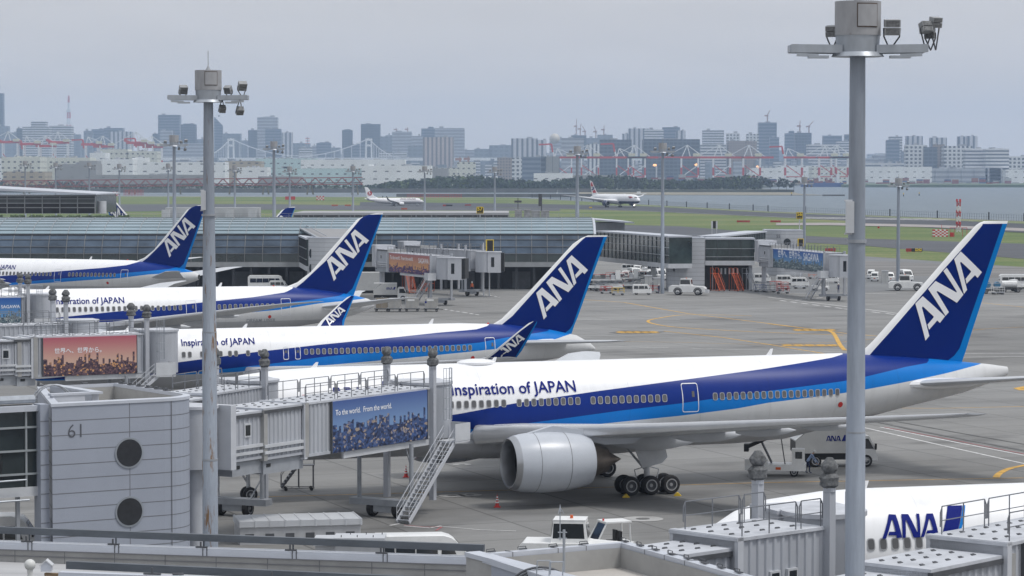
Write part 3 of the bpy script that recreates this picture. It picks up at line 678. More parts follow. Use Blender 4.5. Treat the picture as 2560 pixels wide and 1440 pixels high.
        for k in range(7):
            f = k / 6; g = max(.05, sin(pi * min(1, .04 + f * .96)) ** .5)
            rr.append([Vector((s0[1] - .5 + (s0[3] + .2) * f, sg * (T["stab"][1][0] * .85 + cos(2 * pi * i / 10) * .5 * g), s0[2] + .05 + sin(2 * pi * i / 10) * .42 * g)) for i in range(10)])
        mb.loft(rr); mb.build("root_fairing", WHITE, st, smooth=True)
        # engine
        if engines:
            E = T["eng"]; s = E["s"]; ex, ey, ez = E["x"], sg * E["y"], E["z"]; n = 28
            def rg(x, r, dz=0): return [Vector((ex + x * s, ey + cos(2 * pi * i / n) * r * s, ez + dz * s + sin(2 * pi * i / n) * r * s)) for i in range(n)]
            ncol = WHITE if livery_kind == "plain" else (mat("navy_nacelle", (.008, .015, .08), .25, var=.05) if livery_kind == "white_navy" else mat("nacelle_paint", (.46, .49, .54), .32, var=.05, scale=.5))
            mb = MB(); mb.loft([rg(.38, 1.78), rg(.9, 1.89), (rg(1.8, 1.98)), rg(2.7, 2.0), rg(3.8, 1.93), rg(4.8, 1.78), rg(5.55, 1.60), rg(5.6, 1.52), rg(4.4, 1.35)], cap=False)
            eng = mb.build("engine", ncol, root, smooth=True)
            mb = MB(); mb.loft([rg(.38, 1.782), rg(.12, 1.68), rg(0, 1.60), rg(.05, 1.50), rg(.5, 1.42), rg(1.0, 1.42)], cap=False); mb.build("inlet_lip", ALUM, eng, smooth=True)
            mb = MB(); mb.loft([rg(1.0, 1.42), rg(1.9, 1.46), rg(2.0, .4), rg(1.45, .02)], cap=False); mb.build("fan", mat("fan_blades", (.02, .02, .023), .4, metal=.3, var=.5, scale=4), eng, smooth=True)
            mb = MB(); mb.loft([rg(4.4, 1.2), rg(5.4, 1.18), rg(6.2, 1.02), rg(6.85, .82), rg(6.86, .72), rg(6.0, .6)], cap=False)
            mb.loft([rg(6.0, .66), rg(6.85, .62), rg(7.9, .04)]); mb.build("exhaust_core", TITAN, eng, smooth=True)
            mb = MB(); zw = interp([tuple(q) for q in ws], E["y"]); wx, wz, wc, wt = zw
            pts = [(ex + 1.3 * s, ez + 1.9 * s), (ex + 3.0 * s, ez + 2.35 * s), (wx + .3, wz + .1), (wx + wc * .55, wz - .2), (wx + wc * .42, wz - .9), (ex + 6.7 * s, ez + 1.0 * s), (ex + 5.2 * s, ez + 1.35 * s), (ex + 3.0 * s, ez + 1.8 * s)]
            mb.profile(pts, ey - .22 * s, ey + .22 * s); mb.build("pylon", ncol if livery_kind == "ana" else WHITE, eng)
            for xx in (1.6, 3.7):
                r0 = {1.6: 1.962, 3.7: 1.94}[xx]; mb = MB(); mb.loft([rg(xx, r0 + .006), rg(xx + .035, r0 + .006)], cap=False); mb.build("cowl_joint", SEAM, eng)
        # main landing gear
        if gear:
            gx, gy, ax, pt, wrd = T["mg"]; base = MB()
            base.cyl((gx + pt * (ax - 1) / 2, sg * gy, wrd), (gx + pt * (ax - 1) / 2, sg * (gy - .3), zr + .2), .2, n=14)
            base.cyl((gx + pt * (ax - 1) / 2, sg * gy, wrd), (gx + pt * (ax - 1) / 2, sg * (gy - .12), 2.2), .15, n=12)
            if ax > 1: base.beam((gx - .2, sg * gy, wrd), (gx + pt * (ax - 1) + .2, sg * gy, wrd), .24, .28)
            base.beam((gx + pt * (ax - 1) / 2 - .1, sg * gy, 1.6), (gx + pt * (ax - 1) / 2 - 1.9, sg * (gy - 1.2), zr + .1), .14)
            for k in range(ax):
                base.cyl((gx + pt * k, sg * (gy - .65), wrd), (gx + pt * k, sg * (gy + .65), wrd), .09, n=8)
            for k in (0, 1):
                q0 = gx + pt * (ax - 1) / 2 + (-.7 + 1.4 * k)
                base.tube([(q0, sg * gy, wrd + .2), (q0 - .2 + .4 * k, sg * (gy - .1), wrd + 1.0), (gx + pt * (ax - 1) / 2, sg * gy, wrd + 1.25)], .035, 5)
            gr = base.build("main_landing_gear", GREYL, root, smooth=True)
            for k in range(ax):
                for dy in (-.56, .56):
                    mb = MB(); wheel_mb(mb, (gx + pt * k, sg * (gy + dy), wrd), wrd, .46 * (wrd / .65)); mb.build("wheel", WM, gr, smooth=True)
            gc = gx + pt * (ax - 1) / 2; s7 = wrd / .66
            mb = MB(); mb.profile([(gc - 1.3 * s7, zr - .3), (gc + 1.0 * s7, zr - .1), (gc + 1.35 * s7, zr - 1.5 * s7), (gc + .95 * s7, zr - 1.9 * s7), (gc - .5 * s7, zr - 2.2 * s7)], sg * (gy + .32) - .03, sg * (gy + .32) + .03)
            mb.build("gear_door", GREYL, gr)
    if gear:
        nx = T["ng"]; b0 = T["hull"][6][2]; mb = MB(); mb.cyl((nx, 0, .5), (nx - .1, 0, b0 + .4), .14, n=12); mb.beam((nx, 0, 1.1), (nx - 1.1, 0, b0 + .2), .12)
        ng = mb.build("nose_landing_gear", GREYL, root, smooth=True)
        for dy in (-.32, .32):
            mb = MB(); wheel_mb(mb, (nx, dy, .5 if typ != "twin_737" else .34), .5 if typ != "twin_737" else .34, .3); mb.build("wheel", WM, ng, smooth=True)
        for dy in (-.7, .7):
            mb = MB(); mb.box(nx - 1.0, nx + .6, dy - .02, dy + .02, b0 - .8, b0 + .15); mb.build("gear_door", GREYL, ng)
    # cabin windows
    if windows:
        z = T["zw"]
        for x in (win_x or T["win"]):
            t, b, h = interp(hull, x); y = side(x, z, .012); zc = (t + b) / 2; rz = (t - b) / 2
            o = bpy.data.objects.new("window", WINMESH); COL.objects.link(o); o.parent = root
            ny = -cos(math.asin(max(-1, min(1, (z - zc) / rz)))); nz_ = (z - zc) / rz
            o.location = (x, y, z); o.rotation_euler = (-atan2(nz_, -ny), 0, 0)
            if typ == "twin_787": o.scale = (1.05, 1, 1.15)
    # doors
    for dx, dz, dw, dh in T["doors"]:
        mb = MB(); pts = []; r = .14
        for cx, cz, a0 in ((dx + dw - r, dz + dh - r, 0), (dx + r, dz + dh - r, 90), (dx + r, dz + r, 180), (dx + dw - r, dz + r, 270)):
            for k in range(4):
                a = radians(a0 + 30 * k); pts.append((cx + r * cos(a), cz + r * sin(a)))
        q = []
        for i in range(len(pts)):
            a, b_ = pts[i], pts[(i + 1) % len(pts)]; n = max(1, int(math.hypot(b_[0] - a[0], b_[1] - a[1]) / .3))
            q += [(a[0] + (b_[0] - a[0]) * k / n, a[1] + (b_[1] - a[1]) * k / n) for k in range(n)]
        cx, cz = dx + dw / 2, dz + dh / 2; wd = .065
        o_ = [Vector((x, side(x, z, .015), z)) for x, z in q]
        i_ = []
        for x, z in q:
            l = math.hypot(x - cx, z - cz); x2 = x - (x - cx) / l * wd; z2 = z - (z - cz) / l * wd; i_.append(Vector((x2, side(x2, z2, .015), z2)))
        mb.loft([o_, i_], cap=False)
        d = mb.build("door", mat("door_frame_white", (.70, .72, .76), .4, var=0), root)
        mb = MB(); pane = [(cx + .12 if dw > .7 else cx - .1, dz + dh * .52), (cx + .32 if dw > .7 else cx + .1, dz + dh * .52), (cx + .32 if dw > .7 else cx + .1, dz + dh * .72), (cx + .12 if dw > .7 else cx - .1, dz + dh * .72)]
        mb.add([Vector((x, side(x, z, .016), z)) for x, z in pane], [(0, 1, 2, 3)]); mb.build("door_window", mat("cabin_window_glass", (.1, .1, .1)), d)
    # cockpit glazing
    if typ != "none":
        sx = {"twin_777": (1.55, 2.9, 6.15, 7.0), "twin_787": (1.5, 3.1, 6.05, 6.95), "twin_767": (1.5, 2.8, 5.75, 6.4), "twin_737": (1.3, 2.6, 3.95, 4.6)}[typ]
        for k in range(3):
            for sgn in (-1, 1):
                x0 = sx[0] + (sx[1] - sx[0]) * k / 3; x1 = sx[0] + (sx[1] - sx[0]) * (k + .88) / 3
                pp = [(x0, sx[2] + .04 * k), (x1, sx[2] + .04 * k), (x1, sx[3] - .1 + .05 * k), (x0, sx[3] - .28 + .07 * k)]
                mb = MB(); g = 4; vs = []
                for i in range(g + 1):
                    for j in range(g + 1):
                        a = Vector(pp[0]).lerp(Vector(pp[1]), i / g); b_ = Vector(pp[3]).lerp(Vector(pp[2]), i / g); c_ = a.lerp(b_, j / g)
                        t_, bb, h_ = interp(hull, c_[0]); zz = min(c_[1], t_ - .03)
                        vs.append(Vector((c_[0], -sgn * -side(c_[0], zz, .02) * 1.0, zz)))
                mb.add(vs, [(i * (g + 1) + j, (i + 1) * (g + 1) + j, (i + 1) * (g + 1) + j + 1, i * (g + 1) + j + 1) for i in range(g) for j in range(g)])
                mb.build("cockpit_window", GLASS, root)
    # antennas and beacons on the roof
    for x, h_, kind in ((T["L"] * .16, .35, 0), (T["L"] * .36, .35, 0), (T["L"] * .69, .45, 0), (T["L"] * .8, .3, 1)):
        t = interp(hull, x)[0]; mb = MB()
        if kind == 0: mb.profile([(x, t - .05), (x + .42, t - .05), (x + .55, t + h_), (x + .38, t + h_)], -.03, .03); mb.build("antenna", WHITE, root)
        else: mb.ball((x, 0, t), .13, 8); mb.build("beacon", RED, root, smooth=True)
    if typ in ("twin_777", "twin_787"):
        mb = MB(); xx = T["L"] * (.345 if typ == "twin_777" else .30); t = interp(hull, xx)[0]
        mb.ball((xx, 0, t), 1.0, 14, sx=1.4, sz=.28); mb.build("satellite_dome", WHITE, root, smooth=True)
    TB = mat("lettering_blue", (.006, .014, .17), .6, var=0, spec=.08)
    if text:
        for (s_, x0, z0, wdt, bold, slope) in text:
            flat_to_surface("side_lettering", [], lambda x, z: side(x, z, .05), TB if s_[0] != "*" else GREYM, root, .35, extra=text_mesh(s_.lstrip("*"), wdt, x0, z0, bold, slope=slope))
    if side_logo:
        x0, z0, W_ = side_logo; SHX = shear
        pl = ana_polys((x0, z0), (x0 + W_, z0), (x0 + (.113 + .37 * SHX) * W_, z0 + .37 * W_))
        lg = flat_to_surface("side_logo", pl, lambda x, z: side(x, z, .05), TB, root, .35)
        a = lambda u, v: (x0 + (u - 1140 + (1065 - v) * SHX) / 575 * W_, z0 + (1065 - v) / 575 * W_)
        flat_to_surface("logo_slash", [[a(1740, 1065), a(1815, 800), a(1965, 800), a(1890, 1065)]], lambda x, z: side(x, z, .05), TB, lg, .35)
        flat_to_surface("logo_slash", [[a(1895, 1065), a(1970, 800), a(2000, 800), a(1925, 1065)]], lambda x, z: side(x, z, .05), SKYP, lg, .35)
    return root, side, finhalf
PHA = 0.3645
def flagdot(root, side, x, z):
    flat_to_surface("flag_mark", [[(x + cos(k * pi / 8) * .2, z + sin(k * pi / 8) * .2) for k in range(16)]], lambda a, b: side(a, b, .02), RED, root, 1)
A_ = airliner("twin_777", "airliner", "largest blue and white airliner in the middle, docked at the blue advert jet bridge", "airplane", (-22.915, 177.08, PHA), "parked airliners with the blue tails",
    text=[("Inspiration of JAPAN", 19.15, 6.88, 8.95, .012, .0)], side_logo=(10.6, 6.4, 3.3))
flagdot(A_[0], A_[1], 48.35, 5.35)
flagdot(A_[0], A_[1], 8.9, 7.0)
B_ = airliner("twin_767", "airliner", "blue tailed airliner with upturned lettered winglets, just behind the largest one", "airplane", (-42.283, 236.8, PHA), "parked airliners with the blue tails",
    text=[("Inspiration of JAPAN", 13.25, 6.5, 6.65, .012, 0)])
flagdot(B_[0], B_[1], 40.5, 4.75)
C_ = airliner("twin_787", "airliner", "airliner whose tall tail stands just left of the orange advert jet bridge", "airplane", (-74.055, 302.5, PHA), "parked airliners with the blue tails",
    text=[("Inspiration of JAPAN", 22.75, 6.86, 8.05, .012, 0), ("*DREAM", 45.2, 4.35, 1.85, .005, 0), ("*LINER", 47.35, 4.35, 1.4, .005, 0)])
flagdot(C_[0], C_[1], 48.0, 4.95)
D_ = airliner("twin_787", "airliner", "blue tailed airliner cut by the left edge, tail touching the rust patched mast", "airplane", (-104.55, 433.84, -0.3758), "parked airliners with the blue tails",
    text=[("Inspiration of JAPAN", 22.75, 6.86, 8.05, .012, 0)])
flagdot(D_[0], D_[1], 47.2, 5.0)
F2 = airliner("twin_767", "airliner", "white airliner nose in the lower right corner with blue logo, beside the tan jet bridge", "airplane", (6.92, 116.7, 0.28), "parked airliners with the blue tails",
    side_logo=(8.72, 5.95, 2.66), win_x=[8.2 + .5588 * k for k in range(14)], shear=.22)
Bm = airliner("twin_787", "airliner", "white airliner with navy belly and red and blue tail rolling on the runway", "airplane", (79.5, 1700, radians(118)), None, livery_kind="white_navy", fin_kind="plain", windows=False, wth=2.2)
Jm = airliner("twin_737", "airliner", "small all white airliner with red round tail emblem on the far taxiway", "airplane", (-59.0, 1815, radians(187)), None, livery_kind="plain", fin_kind="plain", windows=True)
# far airliners: tail emblem and flag curves
def emblem(root, tag_, polys, m, sgn, y=.28):
    for p in ([polys] if isinstance(polys[0][0], (int, float)) else polys):
        mb = MB(); mb.add([(q[0], sgn * y, q[1]) for q in p], [tuple(range(len(p)))]); mb.build(tag_, m, root)
rt = Jm[0]
for sg in (1,):
    emblem(rt, "tail_emblem", [(35.9 + cos(k * pi / 12) * 1.55, 8.3 + sin(k * pi / 12) * 1.55) for k in range(24)], mat("emblem_red", (.42, .012, .02), .4, var=0), sg, .26)
    emblem(rt, "tail_emblem_crane", [[(35.9, 8.9), (36.5, 9.7), (36.9, 9.3), (36.3, 8.5)], [(35.0, 8.0), (36.6, 7.6), (36.9, 7.9), (35.6, 8.4)], [(35.7, 8.4), (36.0, 8.5), (36.1, 9.5), (35.8, 9.4)]], WHITE, sg, .29)
    me = text_mesh("JAPAN AIRLINES", 10.5, -15.8, 4.15, .01); 
    for v in me.vertices: v.co = Vector((-v.co.x, 1.80, v.co.z))
    me.materials.append(mat("lettering_dark_red", (.10, .02, .03), .5, var=0)); o = bpy.data.objects.new("side_lettering", me); COL.objects.link(o); o.parent = rt
rb = Bm[0]
RB = mat("flag_red", (.50, .015, .02), .4, var=0); NB = mat("flag_navy", (.01, .02, .11), .4, var=0)
for sg in (-1, 1):
    emblem(rb, "tail_flag_curve", [[(53.2, 9.2), (57.5, 9.0), (58.5, 10.2), (55.5, 11.2)], [(57.3, 13.4), (60.4, 13.2), (61.0, 14.8), (59.6, 16.2), (58.9, 15.2)]], RB, sg, .34)
    emblem(rb, "tail_flag_curve", [[(55.8, 11.6), (59.0, 10.5), (59.6, 11.3), (56.9, 12.4), (59.8, 12.6), (59.4, 13.0), (56.6, 13.0)]], NB, sg, .34)
mb = MB(); mb.add([(4.2, 2.62, 6.3), (5.6, 2.75, 6.35), (8.6, 2.9, 6.9), (8.3, 2.9, 7.2), (6.0, 2.72, 7.15), (4.4, 2.5, 6.9)], [(0, 1, 2, 3, 4, 5)]); mb.build("side_ribbon", RB, rb)
mb = MB(); mb.add([(5.6, 2.78, 6.0), (7.6, 2.93, 6.15), (8.4, 2.93, 6.8), (5.7, 2.8, 6.3)], [(0, 1, 2, 3)]); mb.build("side_ribbon", NB, rb)
LAMP = mat("landing_light", (1, .93, .8), .3, var=0, emit=9)
mb = MB(); mb.ball((6.0, 0, 1.6), .35, 8); mb.build("landing_light", LAMP, rb, smooth=True)
# tails of aircraft whose bodies are hidden behind the pier
for nm, lab, typ, (pu, pv, pY), phi, flip in (("airliner", "small blue airliner tail facing left, seen over the pier roof beside the glass hall", "twin_787", (267, 498, 640), pi - .25, True), ("airliner", "tip of a blue airliner tail just above the pier roof behind the second tall tail", "twin_787", (730, 517, 640), .36, False)):
    T = TYPES[typ]; p = P(pu, pv, pY); tx = 62.0; tz = T["fin"][-1][0]
    xo = p.x - cos(phi) * tx; yo = p.y - sin(phi) * tx
    r = thing(nm, lab, "airplane", (xo, yo, p.z - tz), phi)
    mb = MB(); mb.loft([af_ring((a, 0, z), (b, 0, z), (0, 1, 0), th) for z, a, b, th in T["fin"]]); f = mb.build("tail_fin", MATS["fin_" + typ], r, smooth=True)
    sgn = 1 if flip else -1
    pl = ana_polys(*T["ana"]) if not flip else ana_polys(T["ana"][1], T["ana"][0], (T["ana"][2][0] + T["ana"][1][0] - T["ana"][0][0], T["ana"][2][1] + T["ana"][1][1] - T["ana"][0][1]))
    flat_to_surface("tail_lettering", pl, lambda x, z: sgn * .3, MATS["tail_letter_white"], f, 5)
    mb = MB(); mb.loft([[Vector((x, cos(2 * pi * i / 16) * interp(T["hull"], x)[2], (interp(T["hull"], x)[0] + interp(T["hull"], x)[1]) / 2 + sin(2 * pi * i / 16) * (interp(T["hull"], x)[0] - interp(T["hull"], x)[1]) / 2)) for i in range(16)] for x in (0, 2, 5, 10, 25, 46, 54, 59, 61.5)]); mb.build("fuselage", MATS["liv_" + typ], r, smooth=True)
# ------------------------------------------------------------------ light masts
FLH = mat("floodlight_housing", (.30, .31, .32), .5, metal=.2, var=.15)
LENS = mat("floodlight_lens", (.16, .165, .17), .15, var=.4, scale=14)
MASTM = mat("mast_galvanised", (.27, .305, .36), .5, metal=.2, var=.16, scale=1.6, stretch=(2, 2, .25), detail=8)
def rusty(name, base, rust, lo, hi, st=(3, 3, .35), sc=1.2):
    m, t, b = newmat(name); N = t.nodes; Lk = t.links
    co = N.new("ShaderNodeTexCoord"); mp = N.new("ShaderNodeMapping"); mp.inputs["Scale"].default_value = st
    Lk.new(co.outputs["Object"], mp.inputs[0]); n = N.new("ShaderNodeTexNoise"); n.inputs["Scale"].default_value = sc; n.inputs["Detail"].default_value = 9; n.inputs["Roughness"].default_value = .68
    Lk.new(mp.outputs[0], n.inputs["Vector"]); rp = N.new("ShaderNodeValToRGB"); e = rp.color_ramp.elements
    e[0].position = lo; e[0].color = (*base, 1); e[1].position = hi; e[1].color = (*rust, 1)
    n2 = N.new("ShaderNodeTexNoise"); n2.inputs["Scale"].default_value = 5; Lk.new(mp.outputs[0], n2.inputs["Vector"])
    r = N.new("ShaderNodeMapRange"); r.inputs[3].default_value = .8; r.inputs[4].default_value = 1.15; Lk.new(n2.outputs["Fac"], r.inputs[0])
    sc_ = N.new("ShaderNodeVectorMath"); sc_.operation = "SCALE"; Lk.new(n.outputs["Fac"], rp.inputs[0]); Lk.new(rp.outputs[0], sc_.inputs[0]); Lk.new(r.outputs[0], sc_.inputs["Scale"])
    Lk.new(sc_.outputs[0], b.inputs["Base Color"]); b.inputs["Roughness"].default_value = .55; b.inputs["Metallic"].default_value = .1; return m
MASTR = rusty("mast_with_rust", (.27, .305, .36), (.16, .09, .04), .55, .62)
BOXM = rusty("mast_box_paint", (.34, .345, .36), (.16, .12, .09), .62, .74, (1, 1, .5), 1.5)
def mast(label, u, vh, Y, rb, rt, detail=2, rust=False, lights=None, rot=0.0, k=1.0, group="floodlight masts around the apron"):
    zt = P(u, vh, Y).z; p = P(u, 720, Y); ub = p.x
    root = thing("light_mast", label, "light mast", (ub, Y, 0), rot, group)
    mb = MB(); n = 28 if detail == 2 else 10
    mb.loft([[Vector((cos(2 * pi * i / n) * r, sin(2 * pi * i / n) * r, z)) for i in range(n)] for r, z in ((rb, 0), (rb, zt * .30), (rb * .955, zt * .301), (rb * .94, zt * .55), (rb * .90, zt * .551), ((rb * .9 + rt) / 2, zt * .78), (rt, zt))])
    mb.build("pole", MASTR if rust else MASTM, root, smooth=True)
    if detail == 2:
        mb = MB()
        for zz in (zt * .30, zt * .55, zt * .78): mb.cyl((0, 0, zz - .05), (0, 0, zz + .05), rb * 1.015 if zz < zt * .5 else rb * .94, n=28)
        mb.build("pole_joint", GREYM, root, smooth=True)
        mb = MB(); zz = zt * .79; mb.box(-rt - .12, -rt * .5, -.32, -.12, zz, zz + .95); mb.box(-rt - .16, -rt * .45, -.2, -.14, zz - .05, zz); mb.box(-rt - .16, -rt * .45, -.2, -.14, zz + .95, zz + 1.0); mb.build("junction_box", GREYL, root)
    r0 = .68 * k; mb = MB(); mb.cyl((0, 0, zt + .62 * k), (0, 0, zt + 1.62 * k), r0, n=30 if detail == 2 else 10)
    bx = mb.build("control_box", BOXM, root, smooth=True)
    if detail == 2:
        a0, a1 = radians(-99), radians(-42); mb = MB()
        for rr, zz0, zz1, x0, x1 in ((r0 + .012, .84, 1.55, a0, a1),):
            mb.loft([[Vector((cos(a0 + (a1 - a0) * i / 8) * rr, sin(a0 + (a1 - a0) * i / 8) * rr, zt + z_ * k)) for i in range(9)] for z_ in (zz0, zz1)], cap=False, closed=False)
        mb.build("hatch_recess", mat("rust_brown_seam", (.10, .075, .06), .8, var=.4, scale=6), bx)
        mb = MB(); mb.loft([[Vector((cos(a0 + .04 + (a1 - a0 - .1) * i / 8) * (r0 + .03), sin(a0 + .04 + (a1 - a0 - .1) * i / 8) * (r0 + .03), zt + z_ * k)) for i in range(9)] for z_ in (.875, 1.515)], cap=False, closed=False)
        mb.build("hatch", BOXM, bx, smooth=True)
        mb = MB(); mb.cyl((0, 0, zt + 1.62 * k), (0, 0, zt + 1.85 * k), .14, .03, n=10); mb.cyl((0, 0, zt + 1.8 * k), (0, 0, zt + 2.6 * k), .018, n=6); mb.build("lightning_rod", GREYM, root)
    else:
        mb = MB(); mb.cyl((0, 0, zt + 1.6 * k), (0, 0, zt + 2.4 * k), .05, .02, n=5); mb.build("lightning_rod", GREYM, root)
    mb = MB(); mb.cyl((0, 0, zt + .12 * k), (0, 0, zt + .62 * k), .62 * k, .66 * k, n=24 if detail == 2 else 8); mb.cyl((0, 0, zt), (0, 0, zt + .13 * k), .78 * k, .7 * k, n=24 if detail == 2 else 8)
    mb.build("collar", STEEL, root, smooth=True)
    mb = MB(); R = 2.0 * k
    for sg in (-1, 1):
        for y in (-.42, .42):
            mb.beam((sg * .5 * k, y * k, zt + .22), (sg * R, y * k, zt + .24), .05, .24 * k)
        mb.beam((sg * R, -.42 * k, zt + .24), (sg * R, .42 * k, zt + .24), .05, .2 * k)
        mb.beam((sg * R * .92, -.42 * k, zt + .05), (sg * R * .6, -.42 * k, zt + .02), .06, .1)
        mb.box(sg * .7 * k, sg * R * .9, -.4 * k, .4 * k, zt + .14, zt + .17) if sg > 0 else mb.box(sg * R * .9, sg * .7 * k, -.4 * k, .4 * k, zt + .14, zt + .17)
        mb.box(min(sg * .9, sg * 1.5) * k, max(sg * .9, sg * 1.5) * k, -.5 * k, -.2 * k, zt - .06, zt + .02)
    mb.build("gallery", STEEL, root)
    for (x, y, z, tilt, sc, face) in (lights or [(-1.25, -.1, .62, .5, 1, 1), (1.0, 0, .62, .5, .9, -1), (1.75, -.2, .8, .6, 1.05, 1), (.7, .1, -.35, .6, .8, 1), (1.6, 0, -.45, .8, .9, 1)]):
        M = Matrix.Translation((x * k, y * k, zt + z * k)) @ Matrix.Rotation(face * .35, 4, "Z") @ Matrix.Rotation(tilt, 4, "X")
        s = .20 * sc * k; mb = MB(); mb.mi = 0
        for j in (0, 1):
            mb.box(-s, s, -.12, .16, -s * .9 + j * s * 1.05, -s * .9 + j * s * 1.05 + s * .92, M)
        f = mb.build("floodlight", FLH, root)
        if detail == 2:
            mb = MB()
            for j in (0, 1): mb.box(-s * .84, s * .84, -.135, -.122, -s * .82 + j * s * 1.05, -s * .9 + j * s * 1.05 + s * .84, M)
            mb.build("lens", LENS, f)
        mb = MB(); mb.tube([M @ Vector((-s * 1.05, .05, 0)), M @ Vector((-s, .05, -s * 1.1)), Vector((x * k, 0, zt + .2)), M @ Vector((s, .05, -s * 1.1)), M @ Vector((s * 1.05, .05, 0))], .025, 5); mb.build("bracket", GREYD, f)
    return root
mast("tallest light mast in the foreground, crossing the largest airliner near its rear door", 2141, 142, 82, .315, .235, rust=False, lights=[(-.75, .2, .75, .2, .8, -1), (.95, -.45, .82, .12, 1.15, 0), (2.0, -.1, .85, -.3, .8, 1), (2.3, 0, 1.0, .2, .75, 1), (2.15, .2, .7, .3, .75, -1)], k=1.02)
mast("rust patched light mast left of centre, rising in front of the gate 61 block", 523, 256, 134, .385, .235, rust=True, k=.97)
mast("slim light mast between the glass hall and the leftmost big tail", 437, 366, 452, .34, .25, 1, k=1.15)
mast("light mast behind the pier roof, under the suspension bridge cable", 686, 375, 560, .4, .27, 1, k=1.1)
mast("light mast standing between the two taxiing white airliners, behind the end of the pier roof", 1443, 387, 560, .42, .27, 1, k=1.1)
mast("light mast beside the white tiled gate block with round windows, tug at its foot", 1656, 382, 490, .34, .25, 1, k=1.1)
mast("light mast rising from the service road right of the biggest mast", 2245, 467, 537, .36, .27, 1, k=1.05)
mast("short light mast behind the 55 gate block, beside the yellow 56 sign", 2010, 461, 640, .36, .25, 1, k=1.05)
for u, v, Y, lab in ((65, 416, 900, "distant light mast nearest the left edge, over the glass hall"), (141, 420, 900, "distant light mast second from the left edge, over the glass hall"), (225, 420, 900, "distant light mast over the right end of the glass hall roof"),
                     (300, 424, 880, "distant light mast right behind the small blue tail facing left"), (422, 424, 880, "distant light mast close beside the slim mast near the leftmost big tail"), (588, 428, 820, "distant light mast just right of the rust patched mast"),
                     (725, 431, 820, "distant light mast with a brown stained foot, right of the bridge cable mast"), (883, 430, 800, "distant light mast just left of the white airliner with the round emblem"), (1062, 431, 800, "distant light mast at the nose of the small white airliner with the round emblem"), (1237, 432, 800, "distant light mast behind the yellow 57 sign")):
    mast(lab, u, v, Y, .34, .24, 0, k=1.1, group="far row of light masts beyond the pier")
# ------------------------------------------------------------------ tiled gate blocks
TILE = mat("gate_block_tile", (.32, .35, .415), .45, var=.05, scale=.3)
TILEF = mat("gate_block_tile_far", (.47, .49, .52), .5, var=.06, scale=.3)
COPE = mat("coping_metal", (.49, .52, .58), .38, var=.06, scale=.5)
ROOFM = mat("flat_roof_membrane", (.42, .40, .375), .8, var=.14, scale=.35, detail=7)
INW = mat("parapet_inner_wall", (.33, .33, .325), .7, var=.12, scale=.8)
def rounded_plan(x0, x1, y0, y1, r, n=10):
    """plan with the near right corner rounded; returned clockwise from near left"""
    pts = [(x0, y0)]
    for k in range(n + 1):
        a = -pi / 2 + (pi / 2) * k / n; pts.append((x1 - r + cos(a) * r, y0 + r + sin(a) * r))
    return pts + [(x1, y1), (x0, y1)]
def inset(pts, d):
    n = len(pts); out = []
    for i in range(n):
        p0 = Vector(pts[i - 1]); p1 = Vector(pts[i]); p2 = Vector(pts[(i + 1) % n])
        a = (p1 - p0).normalized(); b = (p2 - p1).normalized(); na = Vector((-a.y, a.x)); nb = Vector((-b.y, b.x))
        m = na + nb; m = m / max(.3, m.length_squared) * 2 if m.length > 1e-6 else na
        out.append((p1.x + m.x * d / 1.0, p1.y + m.y * d / 1.0))
    return out
def gate_block(label, origin, rz, plan, h, tile, circles, seams_x, row=.78, number=None, num_at=None, cope=.35, rim=.55, deck=.8, group="tiled gate blocks", col=None):
    root = thing("gate_block", label, "gate building", origin, rz, group)
    pin = inset(plan, cope); n = len(plan)
    mb = MB(); mb.add([(p[0], p[1], 0) for p in plan] + [(p[0], p[1], h) for p in plan], [(i, (i + 1) % n, n + (i + 1) % n, n + i) for i in range(n)])
    wall = mb.build("wall", tile, root)
    mb = MB(); po = inset(plan, -.05); mb.loft([[Vector((p[0], p[1], z)) for p in q] for q, z in ((po, h), (po, h + .16), (pin, h + .20), (pin, h - .02))], cap=False); mb.build("coping", COPE, root)
    mb = MB(); mb.loft([[Vector((p[0], p[1], z)) for p in pin] for z in (h - deck, h)], cap=False); mb.build("parapet_inside", INW, root)
    mb = MB(); mb.add([(p[0], p[1], h - deck) for p in pin], [tuple(range(n))]); mb.build("roof", ROOFM, root)
    # tile joints: thin bands following the plan
    mb = MB(); pj = inset(plan, -.008); z = h - row
    while z > .1:
        mb.loft([[Vector((p[0], p[1], zz)) for p in pj] for zz in (z - .02, z + .02)], cap=False); z -= row
    y0 = plan[0][1]
    for x in seams_x: mb.box(x - .018, x + .018, y0 - .010, y0 + .01, 0, h)
    mb.build("tile_joints", SEAM, wall)
    for (x, z, r) in circles:
        mb = MB(); mb.cyl((x, y0 - .05, z), (x, y0 + .02, z), r + .1, n=40); w_ = mb.build("porthole_frame", mat("porthole_steel", (.33, .36, .40), .35, metal=.4, var=.05), root, smooth=True)
        mb = MB(); mb.cyl((x, y0 - .065, z), (x, y0 - .04, z), r, n=40); mb.build("porthole_glass", col or mat("porthole_glass_grey", (.028, .030, .035), .25, var=.15, scale=3), w_)
    if number:
        me = text_mesh(number, num_at[2], num_at[0], num_at[1], -.01)
        for v in me.vertices: v.co.y = y0 - .02
        me.materials.append(mat("number_grey", (.09, .095, .11), .5, var=0)); o = bpy.data.objects.new("gate_number", me); COL.objects.link(o); o.parent = wall
    return root
